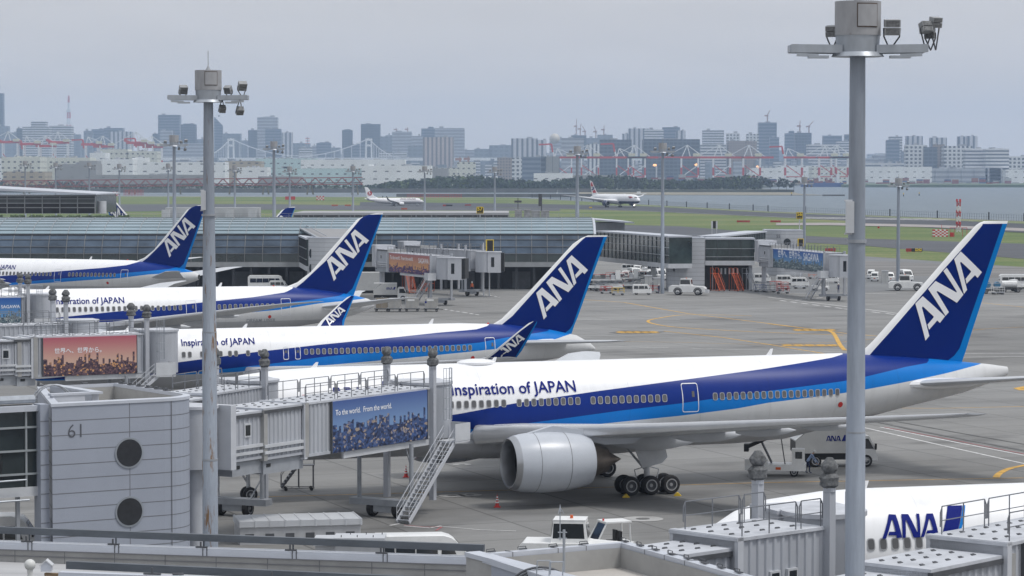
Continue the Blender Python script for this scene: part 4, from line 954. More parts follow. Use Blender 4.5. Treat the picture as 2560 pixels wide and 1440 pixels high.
# gate 61: front face from (130) to (500) at about 147 m
pa = P(130, 1024, 144.6); pb = P(500, 1004, 149.3)
ang = atan2(pb.y - pa.y, pb.x - pa.x); Wd = math.hypot(pb.x - pa.x, pb.y - pa.y)
H61 = 9.25
g61 = gate_block("grey tiled gate 61 block with two portholes, left foreground", (pa.x, pa.y, 0), ang, rounded_plan(0, Wd + .25, 0, 11.5, 2.4)[:-1] + [(4.0, 11.5)], H61, TILE, [(4.45, 6.55, .74), (4.45, 3.35, .74)], (4.5, 7.0), number="61", num_at=(.9, 7.55, .78))
mb = MB(); mb.box(-.5, -.02, .4, 1.3, 0, H61 + .12); mb.build("side_pier", TILE, g61)
mb = MB()
for k in range(11): mb.box(-.51, -.01, .385, .4, H61 - .78 * (k + 1) - .02, H61 - .78 * (k + 1) + .02)
mb.build("tile_joints", SEAM, g61)
mb = MB(); mb.box(1.4, 3.3, 3.2, 3.6, H61 - .8, H61 + .3); mb.box(3.9, 4.3, 3.6, 9.5, H61 - .8, H61 + .3); mb.box(1.3, 4.35, 3.15, 3.62, H61 + .3, H61 + .42); mb.box(3.82, 4.37, 3.62, 9.6, H61 + .3, H61 + .42); mb.build("inner_parapet", COPE, g61)
mb = MB(); pts = [(2.2 + cos(radians(a)) * 1.25, 5.0, H61 - .6 + sin(radians(a)) * 1.35) for a in range(0, 181, 15)]
mb.tube(pts, .045, 6); mb.tube([(p[0], p[1] + .35, p[2]) for p in pts], .045, 6); mb.build("roof_handrail", GREYM, g61)
mb = MB()
for k in range(5): mb.box(3.7 + k * .35, 4.0 + k * .35, 1.0 + (k % 2) * .3, 1.6, H61 - .8, H61 - .62 + .05 * (k % 3))
mb.box(4.7, 6.2, 1.0, 1.06, H61 - .75, H61 - .7); mb.build("stacked_timber", mat("weathered_timber", (.13, .11, .085), .8, var=.3, scale=4), g61)
mb = MB()
for k in range(6): t = k / 5; mb.box(Wd + .0 - .1, Wd + .3, 4.2 + 6 * t, 4.55 + 6 * t, H61 + .2, H61 + .26); mb.cyl((Wd + .05, 4.3 + 6 * t, H61 + .3), (Wd + .05, 4.6 + 6 * t, H61 + .3), .06, n=6)
for k in range(2): mb.box(4.0 + 2.7 * k, 4.35 + 2.7 * k, 11.2, 11.45, H61 + .2, H61 + .28)
mb.build("anchor_clips", GREYD, g61)
# ------------------------------------------------------------------ glazed connecting corridor left of gate 61
GL2 = mat("corridor_glass", (.022, .030, .033), .10, var=.5, scale=.25, spec=.7)
ALF = mat("window_mullion", (.33, .36, .38), .4, metal=.3, var=.06)
def glazed_box(name, label, origin, rz, L, D, z0, z1, bay, rows, mats=(None, None), group=None, band=(.0, .0), cat="corridor", sill=.5, roof=True, parent=None, mw=.05, mm=None):
    root = thing(name, label, cat, origin, rz, group) if parent is None else parent
    mb = MB(); mb.box(0, L, 0.05, D, z0 + sill, z1 - .3); mb.build("glazing", mats[0] or GL2, root)
    mb = MB(); k = 0
    while k * bay <= L + .01: mb.box(k * bay - mw, k * bay + mw, -.06, .06, z0 + sill, z1 - .3); k += 1
    mb.build("mullions", mm or ALF, root)
    mb = MB()
    for r_ in rows: mb.box(-.02, L + .02, -.1, .058, r_ - .05, r_ + .05)
    mb.build("transoms", ALF, root)
    mb = MB(); mb.box(-.05, L + .05, -.08, D, z0, z0 + sill); mb.build("floor_edge", GREYL, root)
    if roof:
        mb = MB(); mb.box(-.1, L + .1, -.2, D, z1 - .3, z1); mb.build("roof_edge", COPE, root)
    return root
pc = Vector((pa.x - .52 * cos(ang) - .9 * sin(ang), pa.y - .52 * sin(ang) + .9 * cos(ang), 0)); pl_ = Vector((pc.x - 16 * cos(ang), pc.y - 16 * sin(ang), 0))
dv = Vector((pc.x - pl_.x, pc.y - pl_.y)); Lc = dv.length
cor = glazed_box("glass_corridor", "dark glazed passenger corridor with people inside, left of the gate 61 block", (pl_.x, pl_.y, 0), atan2(dv.y, dv.x), Lc, 5, 4.45, 9.3, 2.2, (8.15, 6.9, 5.65), cat="walkway")
mb = MB(); mb.cyl((Lc - 6.2, -.5, 5.35), (Lc - .8, -.5, 5.4), .05, n=6); mb.cyl((0, -.4, 4.3), (Lc - .6, -.4, 4.3), .06, n=6); mb.cyl((0, .3, 9.62), (Lc, .3, 9.62), .22, n=8); mb.build("service_pipes", STEEL, cor)
mb = MB()
for k in range(3): mb = MB(); mb.box(Lc - 1.0 - k * 5, Lc - .8 - k * 5, .4, .6, 0, 4.5); mb.build("column", GREYM, cor)
mb = MB(); mb.box(0, Lc, .5, 4.5, 9.31, 9.36); mb.build("roof_membrane", ROOFM, cor)
# ------------------------------------------------------------------ foreground parapets and roof of the near corridor
pq0 = P(-260, 1341, 98.6); pq1 = P(1228, 1391, 93.6)
dv = Vector((pq1.x - pq0.x, pq1.y - pq0.y)); Ln = dv.length; an = atan2(dv.y, dv.x); ZN = (pq0.z + pq1.z) / 2
nr = thing("near_corridor_roof", "long grey roof with white coping and dark handrail running along the bottom left", "roof", (pq0.x, pq0.y, 0), an)
mb = MB(); mb.box(0, Ln, -.42, 0, ZN - .08, ZN); mb.build("coping", COPE, nr)
mb = MB(); mb.box(0, Ln, -.44, -.415, ZN - .26, ZN - .081); mb.build("coping_fascia", COPE, nr)
mb = MB(); mb.box(0, Ln, -.40, -.05, 2.6, ZN - .082); mb.build("parapet_wall", INW, nr)
mb = MB(); mb.box(0, Ln, -.47, -.405, ZN - .29, ZN - .262); k = 1.0
while k < Ln: mb.box(k, k + .02, -.41, -.399, ZN - .9, ZN - .3); k += 1.9
mb.box(0, Ln, -.45, -.404, ZN - .50, ZN - .475); mb.build("parapet_joints", SEAM, nr)
mb = MB(); mb.box(0, Ln, -6.2, -.41, ZN - .95, ZN - .72); mb.build("roof", mat("corridor_roof_sheet", (.40, .405, .415), .7, var=.2, scale=.3, detail=7, stretch=(.5, 2, 1)), nr)
mb = MB(); mb.beam((0, -.2, ZN + .42), (Ln - .2, -.2, ZN + .30), .2, .24)
for k in range(13): x = Ln - .5 - k * 3.3; mb.cyl((x, -.2, ZN), (x, -.2, ZN + .32), .03, n=6) if x > 0 else None
hr = mb.build("handrail_beam", mat("handrail_steel", (.10, .115, .135), .5, metal=.2, var=.2, scale=2, stretch=(.3, 1, 1)), nr)
mb = MB()
for k in range(13):
    x = Ln - .45 - k * 3.3
    if x < 0: continue
    mb.box(x - .3, x + .12, -.38, -.28, ZN + .01, ZN + .06); mb.cyl((x - .12, -.33, ZN + .06), (x - .12, -.33, ZN + .22), .035, n=6)
    mb.box(x - .02, x + .01, -.455, -.43, ZN - .27, ZN + .03); mb.box(x + .13, x + .16, -.455, -.43, ZN - .27, ZN + .03)
mb.build("handrail_clamps", GREYD, nr)
# second rail and near coping
y2 = -5.2
mb = MB(); mb.box(8.6, Ln - 1.5, y2 - .35, y2, ZN - .30, ZN - .22); mb.box(8.6, Ln - 1.5, y2 - .37, y2 - .34, ZN - .45, ZN - .301); mb.build("near_coping", COPE, nr)
mb = MB(); mb.beam((8.4, y2 + .9, ZN - .15), (Ln - .3, y2 + .9, ZN - .28), .2, .26); mb.build("near_rail_beam", MATS["handrail_steel"], nr)
mb = MB(); mb.box(7.6, Ln - .3, y2 + .82, y2 + .98, ZN - .55, ZN - .45); mb.build("wooden_batten", mat("brown_batten", (.20, .135, .075), .7, var=.25, scale=3), nr)
mb = MB()
for k in range(7):
    x = Ln - 2 - k * 4.2
    if x > 8.5: mb.box(x - .3, x + .3, y2 - .22, y2 - .12, ZN - .21, ZN - .16); mb.cyl((x, y2 - .17, ZN - .16), (x, y2 - .17, ZN + .02), .035, n=6); mb.cyl((x + .7, y2 - .1, ZN - .18), (x + 1.1, y2 - .14, ZN - .16), .04, n=6)
mb.build("rail_brackets", GREYD, nr)
# little house shaped cap, ball vent, corner coping at the bottom left
p = P(121, 1424, 93); 
mb = MB(); M = Matrix.Translation((p.x, p.y - .6, p.z - .05)); vs = [(-.18, 0), (.18, 0), (.18, .2), (0, .34), (-.18, .2)]
mb.profile([(p.x + a, p.z + b) for a, b in vs], p.y - .5, p.y - .15); mb.mi = 1; mb.profile([(p.x - .22, p.z + .18), (p.x, p.z + .36), (p.x + .22, p.z + .18), (p.x + .22, p.z + .22), (p.x, p.z + .41), (p.x - .22, p.z + .22)], p.y - .53, p.y - .12)
tag(mb.build("roof_vent_cap", [COPE, GREYL]), "small white house shaped cap on the near corridor roof", "roof vent")
p = P(75, 1412, 90); mb = MB(); mb.ball((p.x, p.y, p.z), .19, 18); mb.cyl((p.x, p.y, p.z - .5), (p.x, p.y, p.z - .15), .09, .1, n=14); mb.cyl((p.x, p.y, p.z - .62), (p.x, p.y, p.z - .42), .17, n=14)
tag(mb.build("ball_lamp", CREAM, smooth=True), "white ball on a short post at the bottom left corner", "lamp")
# ------------------------------------------------------------------ near gate block roof, bottom right of centre
q1 = P(1190, 1383, 88.5); q2 = P(1565, 1352, 91.5); q3 = P(1930, 1457, 82.5); ZB = 9.4
nb = thing("gate_block", "near gate block roof with white coping, brown stained floor and anchor clips, bottom centre", "gate building", (0, 0, 0), 0, "tiled gate blocks")
q0 = Vector((q1.x - (q2.x - q3.x) * -1.0, 0, 0))
e1 = Vector((q2.x - q1.x, q2.y - q1.y)).normalized(); e2 = Vector((q3.x - q2.x, q3.y - q2.y)).normalized()
c2_ = Vector((q2.x, q2.y)); c1_ = Vector((q1.x, q1.y)); L1 = (c2_ - c1_).length
plan = [tuple(c1_), tuple(c1_ + e2 * 16), tuple(c2_ + e2 * 16), tuple(c2_)]
zb = (q1.z + q2.z + q3.z) / 3
n = 4; pin = inset(plan, .42)
mb = MB(); mb.add([(p[0], p[1], 0) for p in plan] + [(p[0], p[1], zb - .1) for p in plan], [(i, (i + 1) % n, n + (i + 1) % n, n + i) for i in range(n)]); mb.build("wall", TILE, nb)
mb = MB(); po = inset(plan, -.05); mb.loft([[Vector((p[0], p[1], z)) for p in q] for q, z in ((po, zb - .2), (po, zb), (pin, zb + .03), (pin, zb - .14))], cap=False); mb.build("coping", COPE, nb)
mb = MB(); mb.loft([[Vector((p[0], p[1], z)) for p in inset(plan, .46)] for z in (zb - .95, zb - .12)], cap=False); mb.build("parapet_inside", INW, nb)
mb = MB(); mb.add([(p[0], p[1], zb - .8) for p in pin], [(0, 1, 2, 3)]); mb.build("roof", ROOFM, nb)
for k in range(8):
    c = c2_ + e2 * (.25 + k * 1.12) + e1 * -.22; M = Matrix.Translation((c.x, c.y, zb + .02)) @ Matrix.Rotation(atan2(e2.y, e2.x), 4, "Z")
    mb = MB(); mb.box(-.12, .16, -.02, .12, .02, .06, M); mb.tube([M @ Vector(q) for q in ((-.3, .08, .02), (-.3, .08, .12), (0, .08, .12), (0, .08, .02))], .014, 5); mb.tube([M @ Vector((-.32 + .05 * cos(t / 3), .08 + 0.0 * t, .05 + .06 * sin(t / 3))) for t in range(0, 20, 2)], .008, 4)
    mb.build("anchor_clip", GREYD, nb)
for k in range(4):
    c = c1_ + e1 * (.6 + k * 1.2); mb = MB(); M = Matrix.Translation((c.x, c.y - .15, zb + .02)) @ Matrix.Rotation(atan2(e1.y, e1.x), 4, "Z"); mb.box(-.14, .14, -.03, .05, .02, .06, M); mb.tube([M @ Vector(q) for q in ((-.2, 0, .02), (-.2, 0, .12), (.1, 0, .12), (.1, 0, .02))], .014, 5); mb.build("anchor_clip", GREYD, nb)
mb = MB(); mb_j = [c1_ + e1 * t for t in (1.15, 2.9, 4.0)]
for c in mb_j: mb.box(-.012, .012, -.06, .43, -.2, .035, Matrix.Translation((c.x, c.y, zb)) @ Matrix.Rotation(atan2(e1.y, e1.x), 4, "Z") @ Matrix.Rotation(pi, 4, "Z"))
for t in (2.2, 3.6, 5.0): 
    c = c2_ + e2 * t; mb.box(-.012, .012, -.43, .06, -.2, .036, Matrix.Translation((c.x, c.y, zb)) @ Matrix.Rotation(atan2(e2.y, e2.x), 4, "Z"))
mb.build("coping_joints", SEAM, nb)
# left diagonal parapet and bundle of hoses, access ladder, lightning rod
a = P(1180, 1375, 89); b_ = P(1420, 1480, 83.5)
dg = thing("roof_parapet", "diagonal white coped parapet beside the hose bundle at the bottom centre", "parapet", (0, 0, 0))
d = Vector((b_.x - a.x, b_.y - a.y)); M = Matrix.Translation((a.x, a.y, 0)) @ Matrix.Rotation(atan2(d.y, d.x), 4, "Z"); Ld = d.length + 1
mb = MB(); mb.box(0, Ld, -.28, .28, zb - .14, zb + .01, M); mb.build("coping", COPE, dg); mb = MB(); mb.box(0, Ld, -.22, .22, zb - 1.6, zb - .142, M); mb.build("wall", INW, dg)
cb = P(1355, 1395, 86); mb = MB()
for k in range(3):
    r = .72 + .08 * k; mb.tube([(cb.x - .05 - cos(radians(t)) * r * 1.2, cb.y - 1.3 + .05 * k, cb.z - 1.0 + sin(radians(t)) * r) for t in range(5, 165, 12)], .04, 6)
tag(mb.build("hose_bundle", GREYD, smooth=True), "bundle of arched dark hoses over the near parapet, bottom centre", "hose")
lb = thing("access_ladder", "small steel ladder hooked over the parapet beside the hose bundle", "ladder", (cb.x - .25, cb.y - 2.2, cb.z - .55))
for x, y in ((0, 0), (.38, -.25)):
    mb = MB(); mb.tube([(x, y, -.9), (x + .08, y, .78), (x + .50, y + .02, .78), (x + .42, y, -.9)], .02, 6); mb.build("ladder_side", STEEL, lb)
rd = P(1410, 1385, 89); lr = thing("lightning_rod", "thin lightning rod clamped to the near gate block parapet", "lightning rod", (rd.x, rd.y, rd.z - .65))
mb = MB(); mb.cyl((0, 0, 0), (0, 0, 1.45), .045, n=8); mb.cyl((-.13, 0, 1.1), (-.13, 0, 2.05), .018, n=6); mb.build("rod", STEEL, lr, smooth=True)
mb = MB(); mb.cyl((-.13, 0, 2.05), (-.13, 0, 2.3), .045, .005, n=8)
for zz in (1.15, 1.35): mb.box(-.2, .1, -.03, .03, zz, zz + .03)
for a_ in range(3): mb.cyl((-.13, 0, 2.2), (-.13 + .13 * cos(a_ * 2.1), .13 * sin(a_ * 2.1), 1.98), .008, n=4)
mb.build("tip", STEEL, lr)
# ------------------------------------------------------------------ jet bridges
CORR = mat("bridge_wall_paint", (.41, .43, .47), .45, var=.09, scale=.9, stretch=(1.5, 1, .25), detail=7)
ROOFB = mat("bridge_roof_deck", (.47, .49, .53), .6, var=.16, scale=.8)
CANV = mat("bellows_canvas", (.035, .037, .04), .8, var=.3, scale=4)
CLOTH = mat("grey_cover_cloth", (.105, .11, .115), .75, var=.5, scale=6, detail=3, bump=.6)
def ad_mat(name, sky0, sky1, city0, city1, hz=.45, spark=(.9, .5, .2), z0=0, z1=1, river=False):
    """procedural poster: evening sky above, grainy city of little blocks below (x along, z up, 0..1 of the panel)"""
    m, t, b = newmat(name); N = t.nodes; Lk = t.links
    co = N.new("ShaderNodeTexCoord"); sp = N.new("ShaderNodeSeparateXYZ"); Lk.new(co.outputs["Generated"], sp.inputs[0])
    r = N.new("ShaderNodeValToRGB"); Lk.new(sp.outputs[2], r.inputs[0]); e = r.color_ramp.elements
    e[0].position = hz; e[0].color = (*sky0, 1); e[1].position = 1; e[1].color = (*sky1, 1)
    cx = N.new("ShaderNodeCombineXYZ"); mx = N.new("ShaderNodeMath"); mx.operation = "MULTIPLY"; mx.inputs[1].default_value = 46; Lk.new(sp.outputs[0], mx.inputs[0])
    fl = N.new("ShaderNodeMath"); fl.operation = "FLOOR"; Lk.new(mx.outputs[0], fl.inputs[0]); Lk.new(fl.outputs[0], cx.inputs[0])
    wn = N.new("ShaderNodeTexWhiteNoise"); Lk.new(cx.outputs[0], wn.inputs["Vector"])
    ns = N.new("ShaderNodeTexNoise"); ns.inputs["Scale"].default_value = 5; Lk.new(co.outputs["Generated"], ns.inputs["Vector"])
    top = N.new("ShaderNodeMath"); top.operation = "MULTIPLY"; Lk.new(wn.outputs["Value"], top.inputs[0]); Lk.new(ns.outputs["Fac"], top.inputs[1])
    tp = N.new("ShaderNodeMath"); tp.operation = "MULTIPLY_ADD"; tp.inputs[1].default_value = .55; tp.inputs[2].default_value = hz - .12; Lk.new(top.outputs[0], tp.inputs[0])
    lt = N.new("ShaderNodeMath"); lt.operation = "LESS_THAN"; Lk.new(sp.outputs[2], lt.inputs[0]); Lk.new(tp.outputs[0], lt.inputs[1])
    v = N.new("ShaderNodeTexVoronoi"); v.inputs["Scale"].default_value = 26
    mp = N.new("ShaderNodeMapping"); mp.inputs["Scale"].default_value = (2.2, 1, .9); Lk.new(co.outputs["Generated"], mp.inputs[0]); Lk.new(mp.outputs[0], v.inputs["Vector"])
    rc = N.new("ShaderNodeValToRGB"); e = rc.color_ramp.elements; e[0].color = (*city0, 1); e[0].position = .1; e[1].color = (*city1, 1); e[1].position = .8
    x_ = e = rc.color_ramp.elements.new(.93); x_.color = (*spark, 1)
    sv = N.new("ShaderNodeSeparateXYZ"); Lk.new(v.outputs["Color"], sv.inputs[0]); Lk.new(sv.outputs[0], rc.inputs[0])
    mx2 = N.new("ShaderNodeMixRGB"); Lk.new(lt.outputs[0], mx2.inputs[0]); Lk.new(r.outputs[0], mx2.inputs[1]); Lk.new(rc.outputs[0], mx2.inputs[2])
    Lk.new(mx2.outputs[0], b.inputs["Base Color"]); b.inputs["Roughness"].default_value = .35; return m
ADB = ad_mat("poster_blue_city", (.16, .27, .48), (.05, .10, .30), (.006, .012, .045), (.05, .10, .26), .50, (.35, .28, .22))
ADP = ad_mat("poster_pink_sunset", (.58, .38, .30), (.42, .10, .14), (.035, .022, .04), (.15, .09, .11), .38, (.6, .32, .14))
ADO = ad_mat("poster_orange_sunset", (.62, .33, .14), (.38, .14, .15), (.02, .015, .06), (.12, .06, .20), .34, (.7, .35, .1))
ADL = ad_mat("poster_bay_blue", (.10, .26, .50), (.015, .09, .36), (.02, .05, .08), (.16, .22, .24), .42, (.4, .45, .45))
ADT = mat("poster_tan", (.40, .28, .19), .5, var=.12, scale=1)
PW = mat("poster_lettering_white", (.80, .82, .86), .5, var=0)
def corr_wall(mb, x0, x1, y, z0, z1, out, bay=.42, dep=.07):
    """vertically ribbed sheet wall"""
    n = max(1, int((x1 - x0) / bay)); b = (x1 - x0) / n; pts = []
    for k in range(n):
        x = x0 + k * b; pts += [(x, y), (x + b * .5, y), (x + b * .62, y + out * dep), (x + b * .88, y + out * dep)]
    pts.append((x1, y))
    for (xa, ya), (xb, yb) in zip(pts[:-1], pts[1:]): mb.add([(xa, ya, z0), (xb, yb, z0), (xb, yb, z1), (xa, ya, z1)], [(0, 1, 2, 3)])
RAILM = mat("rail_steel_dark", (.17, .18, .20), .5, metal=.2, var=.1)
def railing(x0, x1, y, z, h=1.05, step=1.1, r=.026, parent=None, gap=True, name="roof_railing", m=None):
    """row of bent pipe rail frames"""
    L = 2 * step * 1.5; x = x0
    while x < x1 - .5:
        xe = min(x1, x + L - .1); mb = MB()
        mb.tube([(x, y, z + .3), (x, y, z + h - .2), (x + .12, y, z + h), (xe - .12, y, z + h), (xe, y, z + h - .2), (xe, y, z + .3)], r, 5)
        mb.tube([(x, y, z + h * .5), (xe, y, z + h * .5)], r * .8, 5); n = max(2, int((xe - x) / step) + 1)
        for k in range(n):
            xx = x + .1 + (xe - x - .2) * k / (n - 1); mb.cyl((xx, y, z), (xx, y, z + h), r, n=5)
        mb.build(name, m or RAILM, parent, smooth=True); x += L
def section(root, nm, x0, x1, hw, z0, z1, slope=0.0, ribs=True, trim=True, tops=True):
    o = MB()
    for sg in (-1, 1):
        if ribs: corr_wall(o, x0, x1, sg * hw, z0 + .16, z1 - .12, sg)
        else: o.add([(x0, sg * hw, z0), (x1, sg * hw, z0), (x1, sg * hw, z1), (x0, sg * hw, z1)], [(0, 1, 2, 3)])
    o.box(x0, x1, -hw + .05, hw - .05, z0 + .1, z1 - .1)
    if ribs: o.box(x0, x1, -hw - .09, hw + .09, z0, z0 + .17)
    s = o.build(nm, CORR, root)
    t = MB(); t.box(x0 - .05, x1 + .05, -hw - .12, hw + .12, z1 - .12, z1); t.build("roof", ROOFB, s)
    if tops:
        k = MB(); x = x0 + .5
        while x < x1 - .3:
            for y in (-hw * .55, hw * .1, hw * .65): k.box(x, x + .24, y, y + .07, z1 + .003, z1 + .03); k.box(x + .16, x + .36, y + .14, y + .2, z1 + .003, z1 + .03)
            x += .85
        if k.v: k.build("roof_cleats", GREYD, s)
    return s
def covered_post(root, x, y, zb, zt, w=.34, cover=True, arms=True):
    mb = MB(); mb.box(x - w / 2, x + w / 2, y - w / 2, y + w / 2, zb, zt - 1.25); mb.cyl((x, y, zt - 1.3), (x, y, zt - 1.15), w * .7, n=14)
    p = mb.build("lift_column", CORR, root)
    if cover:
        rr = random.Random(int(x * 100))
        for z0, pr in ((zt - 1.2, [.18, .40, .38, .40, .26]), (zt - .62, [.2, .33, .34, .25, .13])):
            rings = []
            for k, r in enumerate(pr):
                rings.append([Vector((x + cos(2 * pi * i / 14) * r * w * 2.6 * rr.uniform(.8, 1.12) * .42 / .34, y + sin(2 * pi * i / 14) * r * w * 2.6 * rr.uniform(.85, 1.1), z0 + k * .15)) for i in range(14)])
            mb = MB(); mb.loft(rings); mb.build("motor_cover", CLOTH, p, smooth=True)
    return p
def jetbridge(label, o, e, ext=0, zf=(4.9, 4.6), hts=(3.3, 3.2), secs=None, ad=None, text=None, posts=(), bogie=None, cab=True, rot_r=1.75, stairs=True, hw=1.55, rail=True, group="jet bridges at the stands", cabdir=0.0, adm=None, cover=True, rotunda=True, post_z=11.6, ladder=True, dock=None):
    o = Vector(o); e = Vector(e); d = e - o; L = d.length; rz = atan2(d.y, d.x)
    sh = Vector((sin(rz), -cos(rz), 0)) * hw; o -= sh; e -= sh
    root = thing("jet_bridge", label, "jet bridge", (o.x, o.y, 0), rz, group)
    z0, z1 = zf[0], zf[0] + hts[0]
    if rotunda:
        mb = MB(); mb.cyl((0, 0, z0 - .1), (0, 0, z1 - .05), rot_r, n=28); r_ = mb.build("rotunda", CORR, root, smooth=True)
        mb = MB(); mb.cyl((0, 0, z1 - .05), (0, 0, z1 + .12), rot_r + .1, n=28); mb.build("roof", ROOFB, r_)
        mb = MB(); mb.cyl((0, 0, 0), (0, 0, z0), .45, n=14); mb.build("support_column", CORR, r_, smooth=True)
        mb = MB(); mb.box(rot_r * .8, rot_r * .8 + .5, -hw - .25, hw + .25, z0 - .25, z1 + .1); mb.build("gasket_frame", mat("bridge_frame_paint", (.50, .52, .56), .4, var=.05), r_)
    S = secs or [(0.06, .32, hw - .3, .35), (.30, .56, hw - .15, .18), (.54, 1.0, hw, 0)]
    fl = lambda t: zf[0] + (zf[1] - zf[0]) * t
    out = []
    for k, (a, b, w_, dz) in enumerate(S):
        zz0 = (fl(a) + fl(b)) / 2 + dz * .3; zz1 = zz0 + hts[1] - dz
        s = section(root, "tunnel_section", a * L, b * L, w_, zz0, zz1, tops=True); out.append((a * L, b * L, w_, zz0, zz1, s))
        if k < len(S) - 1:
            mb = MB(); mb.box(a * L, b * L, -w_ - .16, w_ + .16, zz1 - .3, zz1 - .13); mb.build("gasket_trim", GREYD, s)
            mb = MB(); mb.box(a * L, b * L, -w_ - .2, -w_ - .05, zz0 + .35, zz0 + .52); mb.box(a * L, b * L, -w_ - .2, -w_ - .05, zz0 + .72, zz0 + .9); mb.build("guide_rail", GREYL, s)
            mb = MB(); mb.box(a * L + .2, b * L, -w_ + .1, w_ - .1, zz0 - .85, zz0 - .05); ub = mb.build("underfloor_box", GREYM, s); mb = MB(); mb.box(a * L + .5, a * L + .9, -w_ + .07, -w_ + .1, zz0 - .45, zz0 - .25); mb.build("vent", BLACK, ub)
            if k == 0: mb = MB(); xm = (a + b) / 2 * L; mb.box(xm - .4, xm + .25, -w_ - .1, -w_ + .02, zz0 + 1.35, zz0 + 2.15); mb.mi = 1; mb.box(xm - .3, xm + .15, -w_ - .12, -w_ - .09, zz0 + 1.45, zz0 + 2.05); mb.build("window", [GREYL, GLASS], s)
            mb = MB(); mb.box(b * L - .25, b * L + .1, -w_ - .26, w_ + .26, zz0 - .15, zz1 + .02); mb.build("end_frame", INW, s)
    a, b, w_, zz0, zz1, s = out[-1]
    mb = MB(); mb.box(a, a + .3, -w_ - .12, w_ + .12, zz0 - .1, zz1 + .03); mb.build("end_frame", MATS.get("bridge_frame_paint") or CORR, s)
    if not ad and post_z > 10.9:
        for t_ in (.42, .62): mb = MB(); xm = a + (b - a) * t_; mb.box(xm - .28, xm + .28, -w_ - .13, -w_, zz0 + .8, zz0 + 2.0); mb.mi = 1; mb.box(xm - .2, xm + .2, -w_ - .15, -w_ - .12, zz0 + .88, zz0 + 1.92); mb.build("window", [GREYL, GLASS], s)
    mb = MB(); mb.box(a + (b - a) * .3, b, -w_ - .05, -w_ + .1, zz0 - .42, zz0 - .02); mb.build("lower_beam", GREYL, s)
    if ad:
        t0, t1 = ad; x0 = a + (b - a) * t0; x1 = a + (b - a) * t1
        mb = MB(); mb.box(x0, x1, -w_ - .20, -w_ - .10, zz0 + .02, zz1 - .12); pn = mb.build("advert_panel", adm, s)
        mb = MB(); f = .06
        for q in ((x0 - f, x0, zz0, zz1 - .1), (x1, x1 + f, zz0, zz1 - .1)): mb.box(q[0], q[1], -w_ - .22, -w_ - .05, q[2], q[3])
        mb.build("panel_frame", GREYD, pn)
        for tx, fx, fz, fw in text or []:
            me = text_mesh(tx, fw * (x1 - x0), x0 + fx * (x1 - x0), zz0 + fz * (zz1 - zz0), .012)
            for v in me.vertices: v.co.y = -w_ - .212
            me.materials.append(PW); q = bpy.data.objects.new("advert_lettering", me); COL.objects.link(q); q.parent = pn
    if rail:
        railing(a + .3, b, -w_ + .05, zz1, parent=root); railing(a + .3, b, w_ - .3, zz1, parent=root)
    for px in posts:
        for y in (-w_ - .2, w_ + .2): covered_post(root, px * L, y, .9 if px * L > L * .5 else zz0, post_z, cover=cover)
        mb = MB(); mb.beam((px * L, -w_ - .2, zz0 - .25), (px * L, w_ + .2, zz0 - .25), .3, .3); mb.build("cross_beam", GREYM, root)
    if bogie:
        bx = bogie * L; mb = MB(); mb.box(bx - .45, bx + .45, -w_ - .9, w_ + .9, .75, 1.15); mb.cyl((bx, -w_ - .42, .9), (bx, -w_ - .42, zz0 - .1), .14, n=12); mb.cyl((bx, w_ + .42, .9), (bx, w_ + .42, zz0 - .1), .14, n=12)
        mb.box(bx - .35, bx + .35, -.7, .7, .35, .95); mb.tube([(bx - .3, -w_ + .3, 1.1), (bx + .6, -w_ - .2, 2.6), (bx + .1, -w_ + .2, zz0)], .05, 6)
        bg = mb.build("wheel_bogie", GREYM, root)
        for y in (-.95, .95):
            mb = MB(); wheel_mb(mb, (bx, y, .52), .52, .42); mb.build("wheel", WM, bg, smooth=True)
        for y in (-w_ - .82, w_ + .82):
            mb = MB(); mb.box(bx - .1, bx + .1, y - .05, y + .05, .95, 1.1); mb.build("marker_light", ORANGE, bg)
    if cab:
        zc0, zc1 = fl(1), fl(1) + hts[1]; cx = L + 1.7
        mb = MB(); mb.cyl((cx, 0, zc0 - .05), (cx, 0, zc1 + .12), 1.6, n=26); c = mb.build("cab_rotunda", CORR, root, smooth=True)
        mb = MB(); mb.cyl((cx, 0, zc1 + .12), (cx, 0, zc1 + .3), 1.68, n=26); mb.build("roof", ROOFB, c)
        if dock is not None: cabdir = dock - rz
        M = Matrix.Translation((cx, 0, 0)) @ Matrix.Rotation(cabdir, 4, "Z")
        mb = MB(); mb.box(.6, 2.9, -1.65, 1.65, zc0 - .1, zc1 + .1, M); h = mb.build("cab", MATS["bridge_frame_paint"] if "bridge_frame_paint" in MATS else CORR, root)
        mb = MB(); mb.box(.55, 3.0, -1.72, 1.72, zc1 + .1, zc1 + .25, M); mb.build("roof", ROOFB, h)
        mb = MB(); mb.box(1.2, 1.75, -1.67, -1.62, zc0 + .9, zc1 - .7, M); mb.build("cab_window", GLASS, h)
        mb = MB(); mb.loft([[M @ Vector(q) for q in ((xx, -1.5 + k_, zc0 + .1), (xx, 1.5 - k_, zc0 + .1), (xx, 1.5 - k_, zc1 + .05), (xx, -1.5 + k_, zc1 + .05))] for xx, k_ in ((2.9, .1), (3.0, 0), (3.1, .1), (3.2, 0), (3.3, .1), (3.4, 0), (3.5, .1))]); mb.build("bellows", CANV, h)
        mb = MB()
